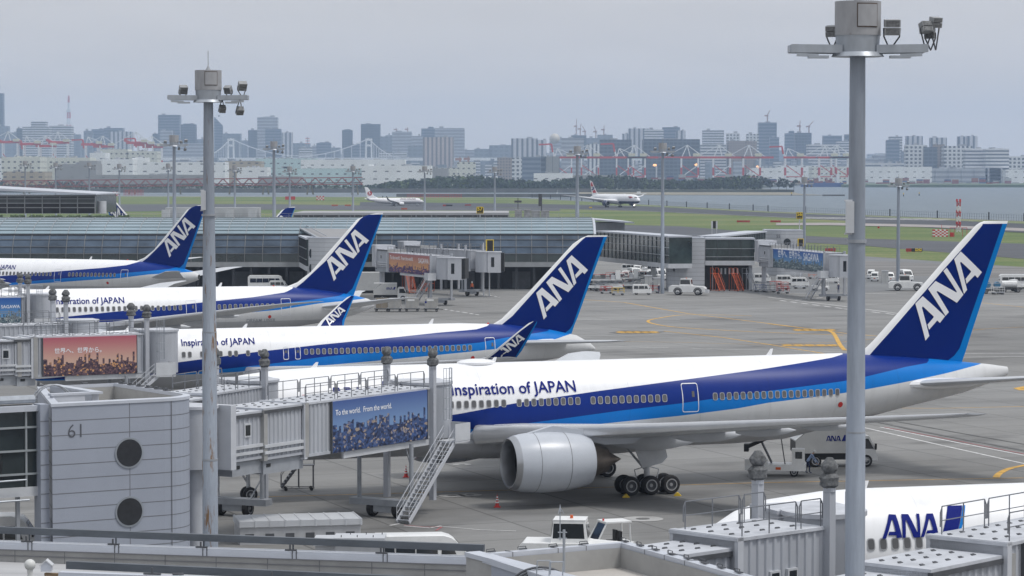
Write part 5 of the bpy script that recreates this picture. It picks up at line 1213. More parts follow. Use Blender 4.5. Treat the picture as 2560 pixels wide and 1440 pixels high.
        if ladder:
            for k in range(7):
                aa = pi * k / 6 - pi / 2 - pi / 2; mb.cyl((cx - .7 + cos(aa) * .35, -1.95 + sin(aa) * .35, zc0 + 1.2), (cx - .7 + cos(aa) * .35, -1.95 + sin(aa) * .35, zc1 + 1.25), .018, n=4)
            for zz in (zc0 + 1.2, zc0 + 1.9, zc0 + 2.6, zc1, zc1 + .6, zc1 + 1.25): mb.tube([(cx - .7 + cos(pi * k / 6 - pi) * .35, -1.95 + sin(pi * k / 6 - pi) * .35, zz) for k in range(7)], .018, 4)
            mb.build("ladder_cage", STEEL, root)
    if stairs:
        zt = fl(1) - .1; x0 = L + .3; y0 = -w_ - .5; run = 3.8; dy = -.62
        # platform and flight going down beside the bogie
        mb = MB(); mb.box(x0 - .2, x0 + 1.6, y0 - 1.1, y0 + .3, zt - .12, zt); mb.box(x0 + 1.5, x0 + 1.56, y0 - 1.1, y0 + .3, zt, zt + 1.1); mb.box(x0 - .2, x0 + 1.6, y0 - 1.12, y0 - 1.07, zt, zt + 1.1); pf = mb.build("stair_platform", GREYL, root)
        A = Vector((x0 + .1, y0 - .95, zt)); Bv = Vector((x0 + .1 - 5.9, y0 - 1.25, .12)); side_ = Vector((0, .9, 0))
        st = MB(); st.beam(A, Bv, .07, .26); st.beam(A + side_, Bv + side_, .07, .26); fl_ = st.build("stair_flight", MATS["bridge_frame_paint"] if "bridge_frame_paint" in MATS else CORR, root)
        n = 19; mb = MB()
        for k in range(n):
            q = A.lerp(Bv, (k + .5) / n); mb.box(q.x - .14, q.x + .14, q.y, q.y + .9, q.z - .03, q.z + .01)
        mb.build("treads", GREYM, fl_)
        for sd in (Vector((0, 0, 0)), side_):
            mb = MB(); up = Vector((0, 0, .95)); up2 = Vector((0, 0, .5))
            mb.tube([A + sd, A + sd + up, Bv + sd + up, Bv + sd + Vector((0, 0, .15))], .022, 5); mb.tube([A + sd + up2, Bv + sd + up2], .018, 5)
            for k in range(1, 7): q = A.lerp(Bv, k / 7) + sd; mb.cyl(q, q + up, .018, n=4)
            mb.build("stair_handrail", MATS.get("bridge_frame_paint") or STEEL, fl_)
    return root
def NP(u, Y): q = P(u, 700, Y); return (q.x, q.y, 0)
jetbridge("jet bridge with the blue city advert and long stairs, docked at the largest airliner", NP(540, 153.5), NP(1082, 173), zf=(5.05, 4.75), hts=(3.35, 3.25), secs=[(.075, .21, 1.3, .45), (.20, .385, 1.42, .22), (.37, .985, 1.55, 0)],
    ad=(.20, .955), adm=ADB, text=[("To the world.  From the world.", .03, .70, .58)], posts=(.985,), bogie=.86, post_z=10.6, cabdir=-.2, rot_r=1.25, dock=radians(111))
jetbridge("jet bridge behind the blue advert one, leading to the front door of the largest airliner", NP(470, 163), NP(656, 172), zf=(5.05, 4.9), hts=(3.35, 3.3), secs=[(.05, .3, 1.3, .4), (.28, .98, 1.55, 0)], posts=(.985,), bogie=.9, post_z=10.6, cabdir=.3, dock=radians(111), rotunda=False, stairs=False, ladder=False)
jetbridge("jet bridge with the pink sunset advert, behind the gate 61 block", NP(-60, 223), NP(368, 230.5), zf=(4.9, 4.7), hts=(3.35, 3.35), secs=[(.1, .25, 1.3, .45), (.22, .34, 1.45, .2), (.31, .975, 1.55, 0)],
    ad=(.10, .93), adm=ADP, text=[("世界へ、世界から。", .12, .58, .50)], posts=(.99,), bogie=.86, post_z=10.6, cabdir=.3, dock=radians(111))
jetbridge("jet bridge behind the pink advert one, with two cloth covered lift columns", NP(-160, 240), NP(172, 246), zf=(4.9, 4.7), hts=(3.35, 3.35), secs=[(.1, .4, 1.3, .45), (.38, .98, 1.55, 0)], posts=(.97,), bogie=.86, post_z=11.2, cabdir=.3, dock=radians(111), rotunda=False, stairs=False, ladder=False)
jetbridge("jet bridge with the small blue advert reading SAGAWA at the left edge", NP(-200, 296), NP(74, 301), zf=(4.9, 4.7), hts=(3.3, 3.3), secs=[(.1, .34, 1.4, .3), (.31, .96, 1.55, 0)],
    ad=(.1, .93), adm=ADL, text=[("SAGAWA", .66, .62, .32)], posts=(.98,), bogie=.86, post_z=10.6, cabdir=.3, dock=radians(111))
jetbridge("ribbed grey jet bridge reaching the near white airliner's nose, under the tallest mast", NP(1560, 95), NP(2068, 102.5), zf=(4.9, 5.0), hts=(3.3, 3.4), secs=[(.05, .32, 1.2, .8), (.3, .56, 1.3, .5), (.53, .98, 1.6, 0)],
    posts=(.99,), bogie=.9, post_z=11.0, cabdir=.5, dock=radians(111), stairs=False, rotunda=False, cover=True)
jetbridge("jet bridge with the tan advert in the lower right corner", NP(2030, 88.5), NP(2800, 104), zf=(4.9, 5.0), hts=(3.3, 3.4), secs=[(-.2, .40, 1.25, 1.0), (.36, .62, 1.4, .6), (.59, .98, 1.6, 0)],
    ad=(.14, .95), adm=ADT, text=[("世界へ、世界から。", .10, .36, .7)], posts=(), bogie=.9, post_z=11.3, cabdir=.5, dock=radians(111), stairs=False, rotunda=False)
# far bridges
jetbridge("far jet bridge with the orange sunset advert, right of the second tall tail", NP(934, 474), NP(1084, 446), zf=(5.6, 4.4), hts=(3.5, 3.3), secs=[(.0, .26, 1.4, .2), (.24, .98, 1.6, 0)],
    ad=(.07, .99), adm=ADO, text=[("To the world.  From the world.", .03, .66, .56), ("SAGAWA", .72, .58, .24)], posts=(.98,), bogie=.96, post_z=9.6, cabdir=1.0, cover=False, stairs=True, ladder=False)
jetbridge("second far jet bridge behind the orange advert one, beside the yellow framed guidance panel", NP(1000, 500), NP(1180, 478), zf=(5.6, 4.4), hts=(3.5, 3.3), secs=[(.06, .3, 1.4, .2), (.28, .98, 1.6, 0)], posts=(.6, .93), bogie=.9, post_z=10.2, cabdir=1.0, cover=False, stairs=False, ladder=False)
jetbridge("far jet bridge with the blue bay advert, left of the tallest mast", NP(1890, 500), NP(2066, 462), zf=(5.6, 4.2), hts=(3.7, 3.4), secs=[(.02, .24, 1.4, .2), (.20, .98, 1.6, 0)],
    ad=(.10, .99), adm=ADL, text=[("世界へ、世界から。", .1, .60, .48), ("SAGAWA", .62, .52, .30)], posts=(.99,), bogie=.98, post_z=9.6, cabdir=1.0, cover=False, ladder=False)
# ------------------------------------------------------------------ the glazed pier
LOUV = mat("roof_glass_louvre", (.215, .29, .335), .3, var=.16, scale=.06, stretch=(1, 1, 3), spec=.6)
FGL = mat("pier_facade_glass", (.062, .09, .13), .16, var=.6, scale=.09, stretch=(1, 1, 1.6), spec=.4)
FGLD = mat("pier_lower_glass", (.022, .034, .034), .12, var=.6, scale=.2, spec=.7)
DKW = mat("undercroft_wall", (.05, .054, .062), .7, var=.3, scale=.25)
FRW = mat("pier_frame", (.30, .315, .33), .5, var=.1)
DRS = mat("dark_roof_steel", (.055, .06, .068), .6, var=.2)
XL, XR = -125.0, P(1484, 560, 509).x
pier = thing("pier_building", "long pier with curved louvred glass roof and bulging glass front across the middle", "terminal building", (0, 0, 0))
prof_roof = [(509.2, 10.35), (510.2, 11.0), (511.6, 11.6), (513.4, 12.15), (515.6, 12.6), (518.4, 12.95), (521.5, 13.15)]
prof_fac = [(509.0, 10.05), (508.2, 9.3), (507.3, 8.0), (506.8, 6.7), (506.6, 5.15)]
def strip(mb, x0, x1, a, b, off=0.0):
    mb.add([(x0, a[0] - off, a[1]), (x1, a[0] - off, a[1]), (x1, b[0] - off, b[1]), (x0, b[0] - off, b[1])], [(0, 1, 2, 3)])
mb = MB()
for a, b in zip(prof_roof[:-1], prof_roof[1:]):
    d = (b[1] - a[1]) * .10; strip(mb, XL, XR, (a[0], a[1] + d), (b[0], b[1] - d))
mb.build("louvred_roof", LOUV, pier)
mb = MB()
for k in range(len(prof_roof)): a = prof_roof[k]; mb.box(XL, XR, a[0] + .02, a[0] + .34, a[1] - .16, a[1] + .05)
mb.box(XL, XR, 509.1, 535, 9.95, 10.3); mb.box(XL, XR, 508.9, 509.2, 10.02, 10.34); mb.build("louvre_bars", DRS, pier)
mb = MB(); x = XR
bays = []
while x > XL: bays.append(x); x -= 2.9 if x > -38 else 3.33
for x in bays:
    for a, b in zip(prof_roof[:-1], prof_roof[1:]): mb.beam((x, a[0] - .05, a[1] + .05), (x, b[0] - .05, b[1] + .05), .09)
mb.build("roof_glazing_ribs", FRW, pier)
mb = MB(); mbd = MB()
for a, b in zip(prof_fac[:-2], prof_fac[1:-1]): strip(mb, XL, XR, a, b)
strip(mbd, XL, XR, prof_fac[-2], prof_fac[-1]); mb.build("glass_front", FGL, pier); mbd.build("lower_glass_front", FGLD, pier)
mb = MB()
for x in bays:
    for a, b in zip(prof_fac[:-1], prof_fac[1:]): mb.beam((x, a[0] - .1, a[1]), (x, b[0] - .1, b[1]), .10, .14)
for a in prof_fac[1:]: mb.box(XL, XR, a[0] - .16, a[0], a[1] - .05, a[1] + .05)
mb.build("mullions", mat("facade_mullion", (.17, .175, .18), .45, metal=.2, var=.15), pier)
mb = MB(); mb.box(XL, XR, 506.3, 535, 4.25, 5.1); mb.build("floor_edge", FRW, pier)
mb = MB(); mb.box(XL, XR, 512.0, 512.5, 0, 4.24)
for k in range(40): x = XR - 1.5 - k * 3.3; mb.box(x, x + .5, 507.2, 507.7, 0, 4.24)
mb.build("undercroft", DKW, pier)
for k in range(10): mb = MB(); x = XR - 3 - k * 10.5; mb.box(x - 1.7, x + 1.7, 511.9, 511.99, 0, 3.2); mb.build("roller_door", mat("roller_door_grey", (.14, .15, .165), .6, var=.2), pier)
mb = MB(); mb.box(XL, XR - .3, 521.6, 534, 10.3, 13.05); mb.box(XL, XR, 521.5, 521.7, 13.05, 13.3); mb.build("roof_walkway", FRW, pier)
mb = MB(); mb.loft([[Vector((x, y, z)) for y, z in prof_roof + [(521.5, 10.3)]] for x in (XR, XR + .45)]); mb.build("gable_edge", COPE, pier)
mb = MB()
for k in range(60): x = XL + k * 2.35; mb.cyl((x, 521.4, 13.1), (x, 521.4, 14.0), .03, n=4)
mb.box(XL, XR, 521.38, 521.42, 13.95, 14.0); mb.box(XL, XR, 521.38, 521.42, 13.5, 13.54); mb.build("roof_edge_rail", FRW, pier)
# flat raised roof, parapet boxes, hedge
a, b = P(735, 541, 528), P(1272, 541, 528)
ru = thing("raised_flat_roof", "long flat grey roof deck with dark vent slots on top of the pier", "roof", (0, 0, 0))
mb = MB(); mb.box(a.x, b.x, 526, 552, a.z + .3, a.z + .75); mb.build("deck", mat("grey_roof_deck", (.33, .335, .35), .6, var=.1, scale=.1), ru)
mb = MB(); n = 14
for k in range(n): x = a.x + (b.x - a.x) * k / n; mb.box(x + .1, x + (b.x - a.x) / n - .2, 526.1, 526.3, a.z - .35, a.z + .28)
mb.build("vent_slots", BLACK, ru)
mb = MB(); mb.box(a.x, b.x, 526.35, 551, a.z - .45, a.z + .29); mb.build("upstand", FRW, ru)
a, b = P(413, 519, 536), P(648, 533, 536)
mb = MB(); mb.box(a.x, b.x, 536, 540, 13.0, a.z); 
for u in (404, 563, 620): q = P(u, 530, 533); mb.box(q.x, q.x + 1.5, 533, 534.5, 13.0, q.z + .4)
tag(mb.build("roof_plant_screen", mat("pale_plant_screen", (.43, .45, .46), .6, var=.1, scale=.3)), "pale wall of roof plant on the pier behind the leftmost big tail", "roof plant")
# glass hall on the roof, far left
a, b = P(-150, 472, 560), P(238, 487, 560); zb_ = P(0, 534, 560).z
gh = thing("glass_hall", "dark glass hall with white roof edge on top of the pier, top left", "glass hall", (0, 0, 0))
mb = MB(); mb.box(a.x, b.x, 560, 590, zb_, b.z - .1); mb.mi = 1; mb.box(a.x, b.x, 559.97, 559.98, zb_ + 2.0, b.z - .1); mb.build("glazing", [mat("hall_glass_dark", (.018, .022, .03), .1, var=.5, scale=.15), mat("hall_glass_blind", (.085, .10, .105), .3, var=.2)], gh)
mb = MB(); x = b.x
while x > a.x: mb.box(x - .1, x + .1, 559.7, 559.94, zb_, b.z); x -= 3.62
mb.build("mullions", FRW, gh)
mb = MB()
for v in (490, 497, 508, 519): z = P(0, v, 560).z; mb.box(a.x, b.x, 559.6, 559.9, z - .09, z + .09)
mb.build("transoms", FRW, gh)
mb = MB(); mb.add([(a.x, 558, P(0, 476, 558).z + .5), (b.x + .5, 558, b.z), (b.x + .5, 592, b.z), (a.x, 592, P(0, 476, 558).z + .5), (a.x, 558, P(0, 476, 558).z + 1.1), (b.x + .5, 558, b.z + .25), (b.x + .5, 592, b.z + .25), (a.x, 592, P(0, 476, 558).z + 1.1)], [(0, 1, 2, 3), (4, 5, 6, 7), (0, 1, 5, 4), (1, 2, 6, 5), (2, 3, 7, 6), (3, 0, 4, 7)])
mb.build("roof", COPE, gh)
mb = MB(); q = P(251, 520, 560); mb.cyl((q.x, 562, zb_), (q.x, 562, P(0, 503, 560).z), .95, n=20); mb.build("round_stair_tower", GREYL, gh, smooth=True)
HEDGE = mat("hedge_leaves", (.05, .085, .022), .9, var=.5, scale=2.5, detail=6)
rr = random.Random(4)
for k, (u0, u1) in enumerate(((-60, 8), (28, 60), (75, 106), (116, 160), (168, 200), (206, 246), (250, 285), (292, 325))):
    q0, q1 = P(u0, 545, 527), P(u1, 545, 527); mb = MB()
    for j in range(70):
        c = Vector((rr.uniform(q0.x, q1.x), 527 + rr.uniform(-.3, .3), q0.z + rr.uniform(-.1, .42))); s = rr.uniform(.12, .3); mb.ball(c, s, 6)
    tag(mb.build("roof_hedge", HEDGE), ("hedge strip on the pier roof below the glass hall", "hedge strip on the pier roof below the glass hall")[0], "hedge", "hedge strips on the pier roof")
# ------------------------------------------------------------------ far gate blocks and corridors
def arc_block(label, u0, u1, Y, vtop, number, num_u, vnum, hole, joints=True):
    a, b = P(u0, vtop, Y), P(u1, vtop, Y); W_ = b.x - a.x; h = a.z
    plan = [(0, 3.2)] + [(W_ * .52 - cos(radians(t)) * W_ * .52, 3.2 - sin(radians(t)) * 3.2) for t in range(12, 91, 13)] + [(W_, 0.15), (W_, 9), (0, 9)]
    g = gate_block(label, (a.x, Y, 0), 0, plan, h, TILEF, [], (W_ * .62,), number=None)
    for (hx, hz, hw, hh, rz) in hole:
        q = P(hx, hz, Y); t = (q.x - a.x) / W_
        yy = 3.2 - 3.2 * sqrt(max(0, 1 - ((W_ * .52 - (q.x - a.x)) / (W_ * .52)) ** 2)) if q.x - a.x < W_ * .52 else .1
        mb = MB(); M = Matrix.Translation((q.x - a.x, yy - .12, q.z)) @ Matrix.Rotation(rz, 4, "Z"); vs = [M @ Vector((cos(k * pi / 10) * hw, 0, sin(k * pi / 10) * hh)) for k in range(20)]; vs2 = [v + (M.to_3x3() @ Vector((0, .25, 0))) for v in vs]
        mb.loft([vs, vs2]); mb.build("porthole", mat("porthole_glass_dark", (.02, .028, .035), .15, var=.2), g)
    if number:
        q = P(num_u, vnum, Y); me = text_mesh(number, .8, q.x - a.x, q.z - .35, .015)
        for v in me.vertices: v.co.y = -.02 if num_u > u0 + 12 else 1.35
        me.materials.append(MATS["number_grey"]); o = bpy.data.objects.new("gate_number", me); COL.objects.link(o); o.parent = g
    return g
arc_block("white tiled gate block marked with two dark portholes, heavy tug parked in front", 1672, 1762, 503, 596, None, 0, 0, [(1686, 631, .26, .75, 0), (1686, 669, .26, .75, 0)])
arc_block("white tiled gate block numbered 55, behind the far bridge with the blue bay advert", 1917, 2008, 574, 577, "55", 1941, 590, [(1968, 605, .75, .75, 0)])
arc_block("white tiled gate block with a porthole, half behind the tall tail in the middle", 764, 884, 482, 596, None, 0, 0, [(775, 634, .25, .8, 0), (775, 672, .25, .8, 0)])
def seg_corridor(label, pA, pB, z0, z1, bay=2.4, rows=None, g=GL2):
    d = Vector((pB.x - pA.x, pB.y - pA.y)); return glazed_box("glass_corridor", label, (pA.x, pA.y, 0), atan2(d.y, d.x), d.length, 4.5, z0, z1, bay, rows or (z0 + 1.7, z0 + 3.4), mats=(g, None), cat="walkway", sill=.85, mw=.03, mm=DRS)
FG3 = mat("far_corridor_glass", (.035, .052, .052), .12, var=.6, scale=.3, spec=.7)
seg_corridor("dark glass walkway sloping from the pier end to the gate block with two portholes", P(1492, 600, 545), P(1672, 600, 500), 4.2, 10.2, 2.6, (6.6, 8.0, 9.2), FG3)
seg_corridor("glass waiting room on stilts right of the gate block with two portholes", P(1764, 600, 505), P(1886, 600, 505), 4.6, 9.7, 2.2, (6.2, 7.7), FG3)
seg_corridor("rear glass walkway leading to the gate block numbered 55", P(1800, 600, 525), P(1915, 600, 572), 4.6, 9.6, 1.9, (6.3, 7.9), FG3)
seg_corridor("short dark glass link left of the half hidden gate block", P(748, 600, 507), P(766, 600, 484), 4.3, 10.2, 2.2, (6.3, 8.2), FG3)
uc = thing("undercroft_store", "dark open store under the glass waiting room, orange stairs parked before it", "shed", (0, 0, 0))
a, b = P(1762, 700, 506), P(1880, 700, 506)
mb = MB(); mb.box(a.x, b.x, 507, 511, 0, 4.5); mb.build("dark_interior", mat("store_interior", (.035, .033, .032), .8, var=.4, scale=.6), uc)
mb = MB(); mb.box(b.x - .6, b.x, 505.5, 507, 0, 4.5); mb.box(a.x + 1.4, a.x + 1.6, 506.8, 506.99, 0, 4.5); mb.build("posts", GREYM, uc)
mb = MB()
for k in range(5): mb.box(a.x + 3.0 + k * .75, a.x + 3.3 + k * .75, 506.9, 506.98, 2.9, 4.0)
mb.build("hanging_panels", GREYL, uc)
rf = thing("link_roof", "sloping grey roof over the walkway behind the second tall tail", "roof", (0, 0, 0))
mb = MB(); q = [P(750, 570, 512), P(872, 571, 512), P(930, 597, 486), P(800, 597, 484)]; mb.add([(p.x, p.y, p.z) for p in q] + [(p.x, p.y, p.z - .3) for p in q], [(0, 1, 2, 3), (4, 5, 6, 7), (0, 1, 5, 4), (1, 2, 6, 5), (2, 3, 7, 6), (3, 0, 4, 7)]); mb.build("roof_sheet", mat("ribbed_roof_sheet", (.26, .26, .265), .6, var=.12, scale=.4, stretch=(.2, 3, 1)), rf)
mb = MB(); mb.beam(q[0], q[3], .35, .2); mb.beam(q[0] + Vector((1.2, 0, .5)), q[3] + Vector((1.2, 0, .5)), .12, .12); mb.build("edge_rail", GREYM, rf)
# roof over the low corridor, right of the pier end
rf = thing("low_roof", "thin grey low roof right behind the pier's gable end", "roof", (0, 0, 0))
a, b = P(1490, 549, 560), P(1588, 556, 548); mb = MB(); mb.add([(a.x, 562, a.z), (b.x, 552, b.z), (b.x - 2, 575, b.z), (a.x, 580, a.z), (a.x, 562, a.z - .3), (b.x, 552, b.z - .3), (b.x - 2, 575, b.z - .3), (a.x, 580, a.z - .3)], [(0, 1, 2, 3), (4, 5, 6, 7), (0, 1, 5, 4), (1, 2, 6, 5), (2, 3, 7, 6), (3, 0, 4, 7)]); mb.build("roof_sheet", COPE, rf)
mb = MB(); mb.box(a.x, b.x - 1.5, 563, 574, 4, b.z - .35); mb.build("wall", GREYM, rf)
# ------------------------------------------------------------------ signs and airfield furniture
SGN = mat("sign_black", (.012, .012, .012), .4, var=0); SGY = mat("sign_yellow", (.72, .52, .03), .5, var=0)
def spot_sign(label, num, u, v, Y, w_, h_, zpost):
    q = P(u, v, Y); r = thing("stand_sign", label, "sign", (q.x, Y, 0)); z = q.z
    mb = MB(); mb.box(-w_ / 2, w_ / 2, 0, .35, z - h_ / 2, z + h_ / 2); bd = mb.build("board", SGN, r)
    mb = MB(); f = .09
    for a in ((-w_ / 2, w_ / 2, z + h_ / 2 - f, z + h_ / 2), (-w_ / 2, w_ / 2, z - h_ / 2, z - h_ / 2 + f), (-w_ / 2, -w_ / 2 + f, z - h_ / 2 + f, z + h_ / 2 - f), (w_ / 2 - f, w_ / 2, z - h_ / 2 + f, z + h_ / 2 - f)): mb.box(a[0], a[1], -.02, .02, a[2], a[3])
    mb.build("frame", SGY, bd)
    me = text_mesh(num, w_ * .78, -w_ * .39, z - h_ * .02, .03)
    for vv in me.vertices: vv.co.y = -.03
    me.materials.append(SGY); o = bpy.data.objects.new("sign_digits", me); COL.objects.link(o); o.parent = bd
    mb = MB()
    for k in range(4): mb.box(-w_ * .36 + k * w_ * .19, -w_ * .36 + k * w_ * .19 + w_ * .13, -.03, -.005, z - h_ * .4, z - h_ * .18)
    mb.build("small_display_row", mat("dim_yellow", (.22, .16, .02), .5, var=.3), bd)
    mb = MB(); mb.cyl((0, .2, zpost), (0, .2, z - h_ / 2), .11, n=8); mb.build("post", GREYL, r); return r
spot_sign("black sign with yellow number 57 on the pier roof", "57", 1200, 526, 524, 1.35, 1.35, 13)
spot_sign("black sign with yellow number 56 on a tall post", "56", 1999, 539, 600, 1.4, 1.5, 0)
def guide_panel(label, u, v, Y, w_, h_, tilt):
    q = P(u, v, Y); r = thing("guidance_panel", label, "sign", (q.x, Y, 0), tilt); z = q.z
    mb = MB(); mb.box(-w_ / 2, w_ / 2, 0, .3, z - h_ / 2, z + h_ / 2); mb.build("screen", SGN, r)
    mb = MB(); f = .1
    for a in ((-w_ / 2 - f, w_ / 2 + f, z + h_ / 2, z + h_ / 2 + f), (-w_ / 2 - f, -w_ / 2, z - h_ / 2, z + h_ / 2), (w_ / 2, w_ / 2 + f, z - h_ / 2, z + h_ / 2)): mb.box(a[0], a[1], -.04, .3, a[2], a[3])
    mb.build("frame", SGY, r); mb = MB(); mb.cyl((0, .3, 0), (0, .3, z - h_ / 2), .13, n=8); mb.cyl((-1.1, .3, 0), (-1.1, .3, z + .5), .1, n=8); mb.build("post", GREYL, r)
guide_panel("black screen with yellow frame on posts between the two far jet bridges and the pier", 1225, 614, 478, 1.15, 1.9, .35)
guide_panel("black screen with yellow frame in front of the 55 gate block", 2002, 607, 520, .95, 1.4, .3)
q = P(1786, 562, 640); r = thing("marker_board", "black and white upright board on two legs beyond the walkway roof", "sign", (q.x, 640, 0))
mb = MB(); mb.box(-.75, -.35, 0, .1, q.z - .9, q.z + .9); mb.box(.35, .75, 0, .1, q.z - .9, q.z + .9); mb.cyl((-.55, .05, 0), (-.55, .05, q.z - .9), .06, n=6); mb.cyl((.55, .05, 0), (.55, .05, q.z - .9), .06, n=6); mb.build("white_frame", GREYL, r); mb = MB(); mb.box(-.35, .35, .0, .12, q.z - .85, q.z + .88); mb.build("black_panel", SGN, r)
# red and white lattice beacon tower
q = G(2396, 592); tw = thing("beacon_tower", "red and white lattice tower with red lamps, right side of the airfield", "tower", (q.x, q.y, 0)); Wt = .55
for k in range(6):
    z0, z1 = 1.6 + k * 1.75, 1.6 + (k + 1) * 1.75; mb = MB()
    for sx in (-1, 1):
        for sy in (-1, 1): mb.beam((sx * Wt, sy * Wt, z0), (sx * Wt, sy * Wt, z1), .16)
    for sy in (-1, 1): mb.beam((-Wt, sy * Wt, z0), (Wt, sy * Wt, z1), .1); mb.beam((Wt, sy * Wt, z0), (-Wt, sy * Wt, z1), .1); mb.beam((-Wt, sy * Wt, z1), (Wt, sy * Wt, z1), .12)
    mb.build("lattice_section", RED if k % 2 else VWHITE, tw)
for z in (4.3, 8.2, 12.0):
    mb = MB(); mb.cyl((0, 0, z), (0, 0, z + .2), .95, n=10); mb.cyl((-.6, 0, z + .2), (-.6, 0, z + .9), .32, n=10); mb.cyl((.5, 0, z + .2), (.5, 0, z + .9), .32, n=10); mb.build("lamp_platform", RED, tw)
mb = MB(); mb.beam((-2.9, 0, 3.1), (2.9, 0, 3.1), .14)
for x in (-2.9, -1.4, 1.4, 2.9): mb.beam((x, 0, 0), (x, 0, 3.1), .12)
mb.box(-2.8, -1.6, -.3, .4, 0, 1.5); mb.build("base_frame", RED, tw)
def checker_hut(label, u0, u1, v0, v1, nx=5, nz=3, rod=True):
    b_ = G((u0 + u1) / 2, v1); w_ = (u1 - u0) / SPX(b_.y); h = (v1 - v0) / SPX(b_.y); r = thing("checkered_hut", label, "hut", (b_.x, b_.y, 0))
    for ci, cm, nm in ((0, RED, "red_checks"), (1, VWHITE, "white_checks")):
        mb = MB()
        for i in range(nx):
            for j in range(nz):
                if (i + j) % 2 == ci: mb.box(-w_ / 2 + i * w_ / nx, -w_ / 2 + (i + 1) * w_ / nx, 0, w_ * .5, j * h / nz, (j + 1) * h / nz)
        mb.build(nm, cm, r)
    if rod: mb = MB(); mb.cyl((w_ * .1, 1, h), (w_ * .1, 1, h * 1.7), .07, n=5); mb.build("rod", RED, r)
checker_hut("red and white checkered hut left of the beacon tower", 2333, 2370, 574, 592, 7, 5)
checker_hut("small red and white checkered hut near the round emblem airliner", 791, 810, 490, 500.5, 5, 3, False)
checker_hut("small red and white checkered hut by the water, upper left", 282, 298, 479.5, 489.5, 4, 3, False)
def low_box(name, label, cat, u0, u1, v0, v1, m, d=.3, legs=True, group=None, m2=None):
    b_ = G((u0 + u1) / 2, v1); w_ = (u1 - u0) / SPX(b_.y); h = (v1 - v0) / SPX(b_.y); mb = MB(); z0 = h * .25 if legs else 0
    if m2: mb.box(-w_ / 2, -w_ / 6, 0, d, z0, h); mb.mi = 1; mb.box(-w_ / 6, w_ / 2, 0, d, z0, h); mb.mi = 0
    else: mb.box(-w_ / 2, w_ / 2, 0, d, z0, h)
    if legs:
        for k in range(3): x = -w_ * .4 + w_ * .4 * k; mb.box(x - .05, x + .05, .05, d - .05, 0, z0)
    o = mb.build(name, [m, m2] if m2 else m); o.location = (b_.x, b_.y, 0); return tag(o, label, cat, group)
SR = mat("airfield_sign_red", (.34, .03, .025), .5, var=.15); SO = mat("airfield_sign_orange", (.45, .09, .03), .5, var=.1)
gs = "low signs on the airfield grass"
low_box("taxiway_sign", "small orange board on the far taxiway, left of the second orange board", "sign", 829, 845, 511.5, 516, SO, group=gs)
low_box("taxiway_sign", "small orange board on the far taxiway, nearest the far mast", "sign", 862, 877, 511.5, 516, SO, group=gs)
low_box("taxiway_sign", "small orange board just under the round emblem airliner's wing", "sign", 1003, 1018, 520, 525, SO, group=gs)
low_box("taxiway_sign", "dark red sign just behind the round emblem airliner's nose mast", "sign", 1107, 1131, 511.5, 516.5, SR, group=gs, m2=SGN)
low_box("taxiway_sign", "dark red sign left above the 57 sign", "sign", 1162, 1178, 511, 515, SR, group=gs)
low_box("taxiway_sign", "dark red sign with black end, in the grass right of the runway airliner", "sign", 1842, 1875, 551, 557, SR, group=gs, m2=SR)
low_box("taxiway_sign", "dark red sign with black end, in the grass left of the 56 sign", "sign", 1926, 1952, 551, 557, SR, group=gs)
low_box("taxiway_sign", "red sign in the grass behind the blue advert bridge's posts", "sign", 2063, 2089, 620, 630.5, SR, group=gs)
lb_ = low_box("taxiway_sign", "red, black and yellow taxiway sign right of the tallest mast", "sign", 2265, 2306, 621, 632, SR, group=gs, m2=SGN)
q = G(2296, 632); mb = MB(); s_ = SPX(q.y); mb.box(-8 / s_, 8 / s_, -.06, -.01, .45, 11 / s_); o = mb.build("yellow_face", SGY, lb_); o.matrix_parent_inverse = Matrix(); o.location = (10.5 / s_, 0, 0)
me = text_mesh("+C+", 14 / s_, 3.5 / s_, .6, .02)
for v in me.vertices: v.co.y = -.09
me.materials.append(SGN); o = bpy.data.objects.new("sign_text", me); COL.objects.link(o); o.parent = lb_
low_box("marker_box", "small yellow marker box at the runway edge before the runway airliner", "marker", 1473, 1480, 517, 520.5, YELLOW, legs=False)
low_box("marker_box", "small red box in the grass right of the tallest mast", "marker", 2194, 2199, 566.5, 571, RED, legs=False)
def post_array(name, label, cat, u0, u1, v0, v1, nx, rows, m, Y=None):
    b_ = G((u0 + u1) / 2, v1) if Y is None else P((u0 + u1) / 2, v1, Y); w_ = (u1 - u0) / SPX(b_.y); h = (v1 - v0) / SPX(b_.y); r = thing(name, label, cat, (b_.x, b_.y, 0 if Y is None else b_.z)); mb = MB()
    for k in range(nx): x = -w_ / 2 + w_ * k / (nx - 1); mb.box(x - .13, x + .13, 0, .3, 0, h)
    mb.build("posts", m, r); mb = MB()
    for j in range(rows): z = h * (j + 1) / rows; mb.box(-w_ / 2, w_ / 2, -.02, .28, z - .18, z)
    mb.build("rails", m, r)
post_array("antenna_array", "red lattice antenna frame by the water, upper left", "antenna", 310, 358, 474, 489.5, 14, 5, RED)
post_array("antenna_array", "row of thin red posts behind the round emblem airliner's nose", "antenna", 1018, 1154, 485, 496, 34, 2, RED)
low_box("equipment_box", "pair of red boxes left of the far brown footed mast", "box", 713, 738, 491, 499.5, RED, legs=False)
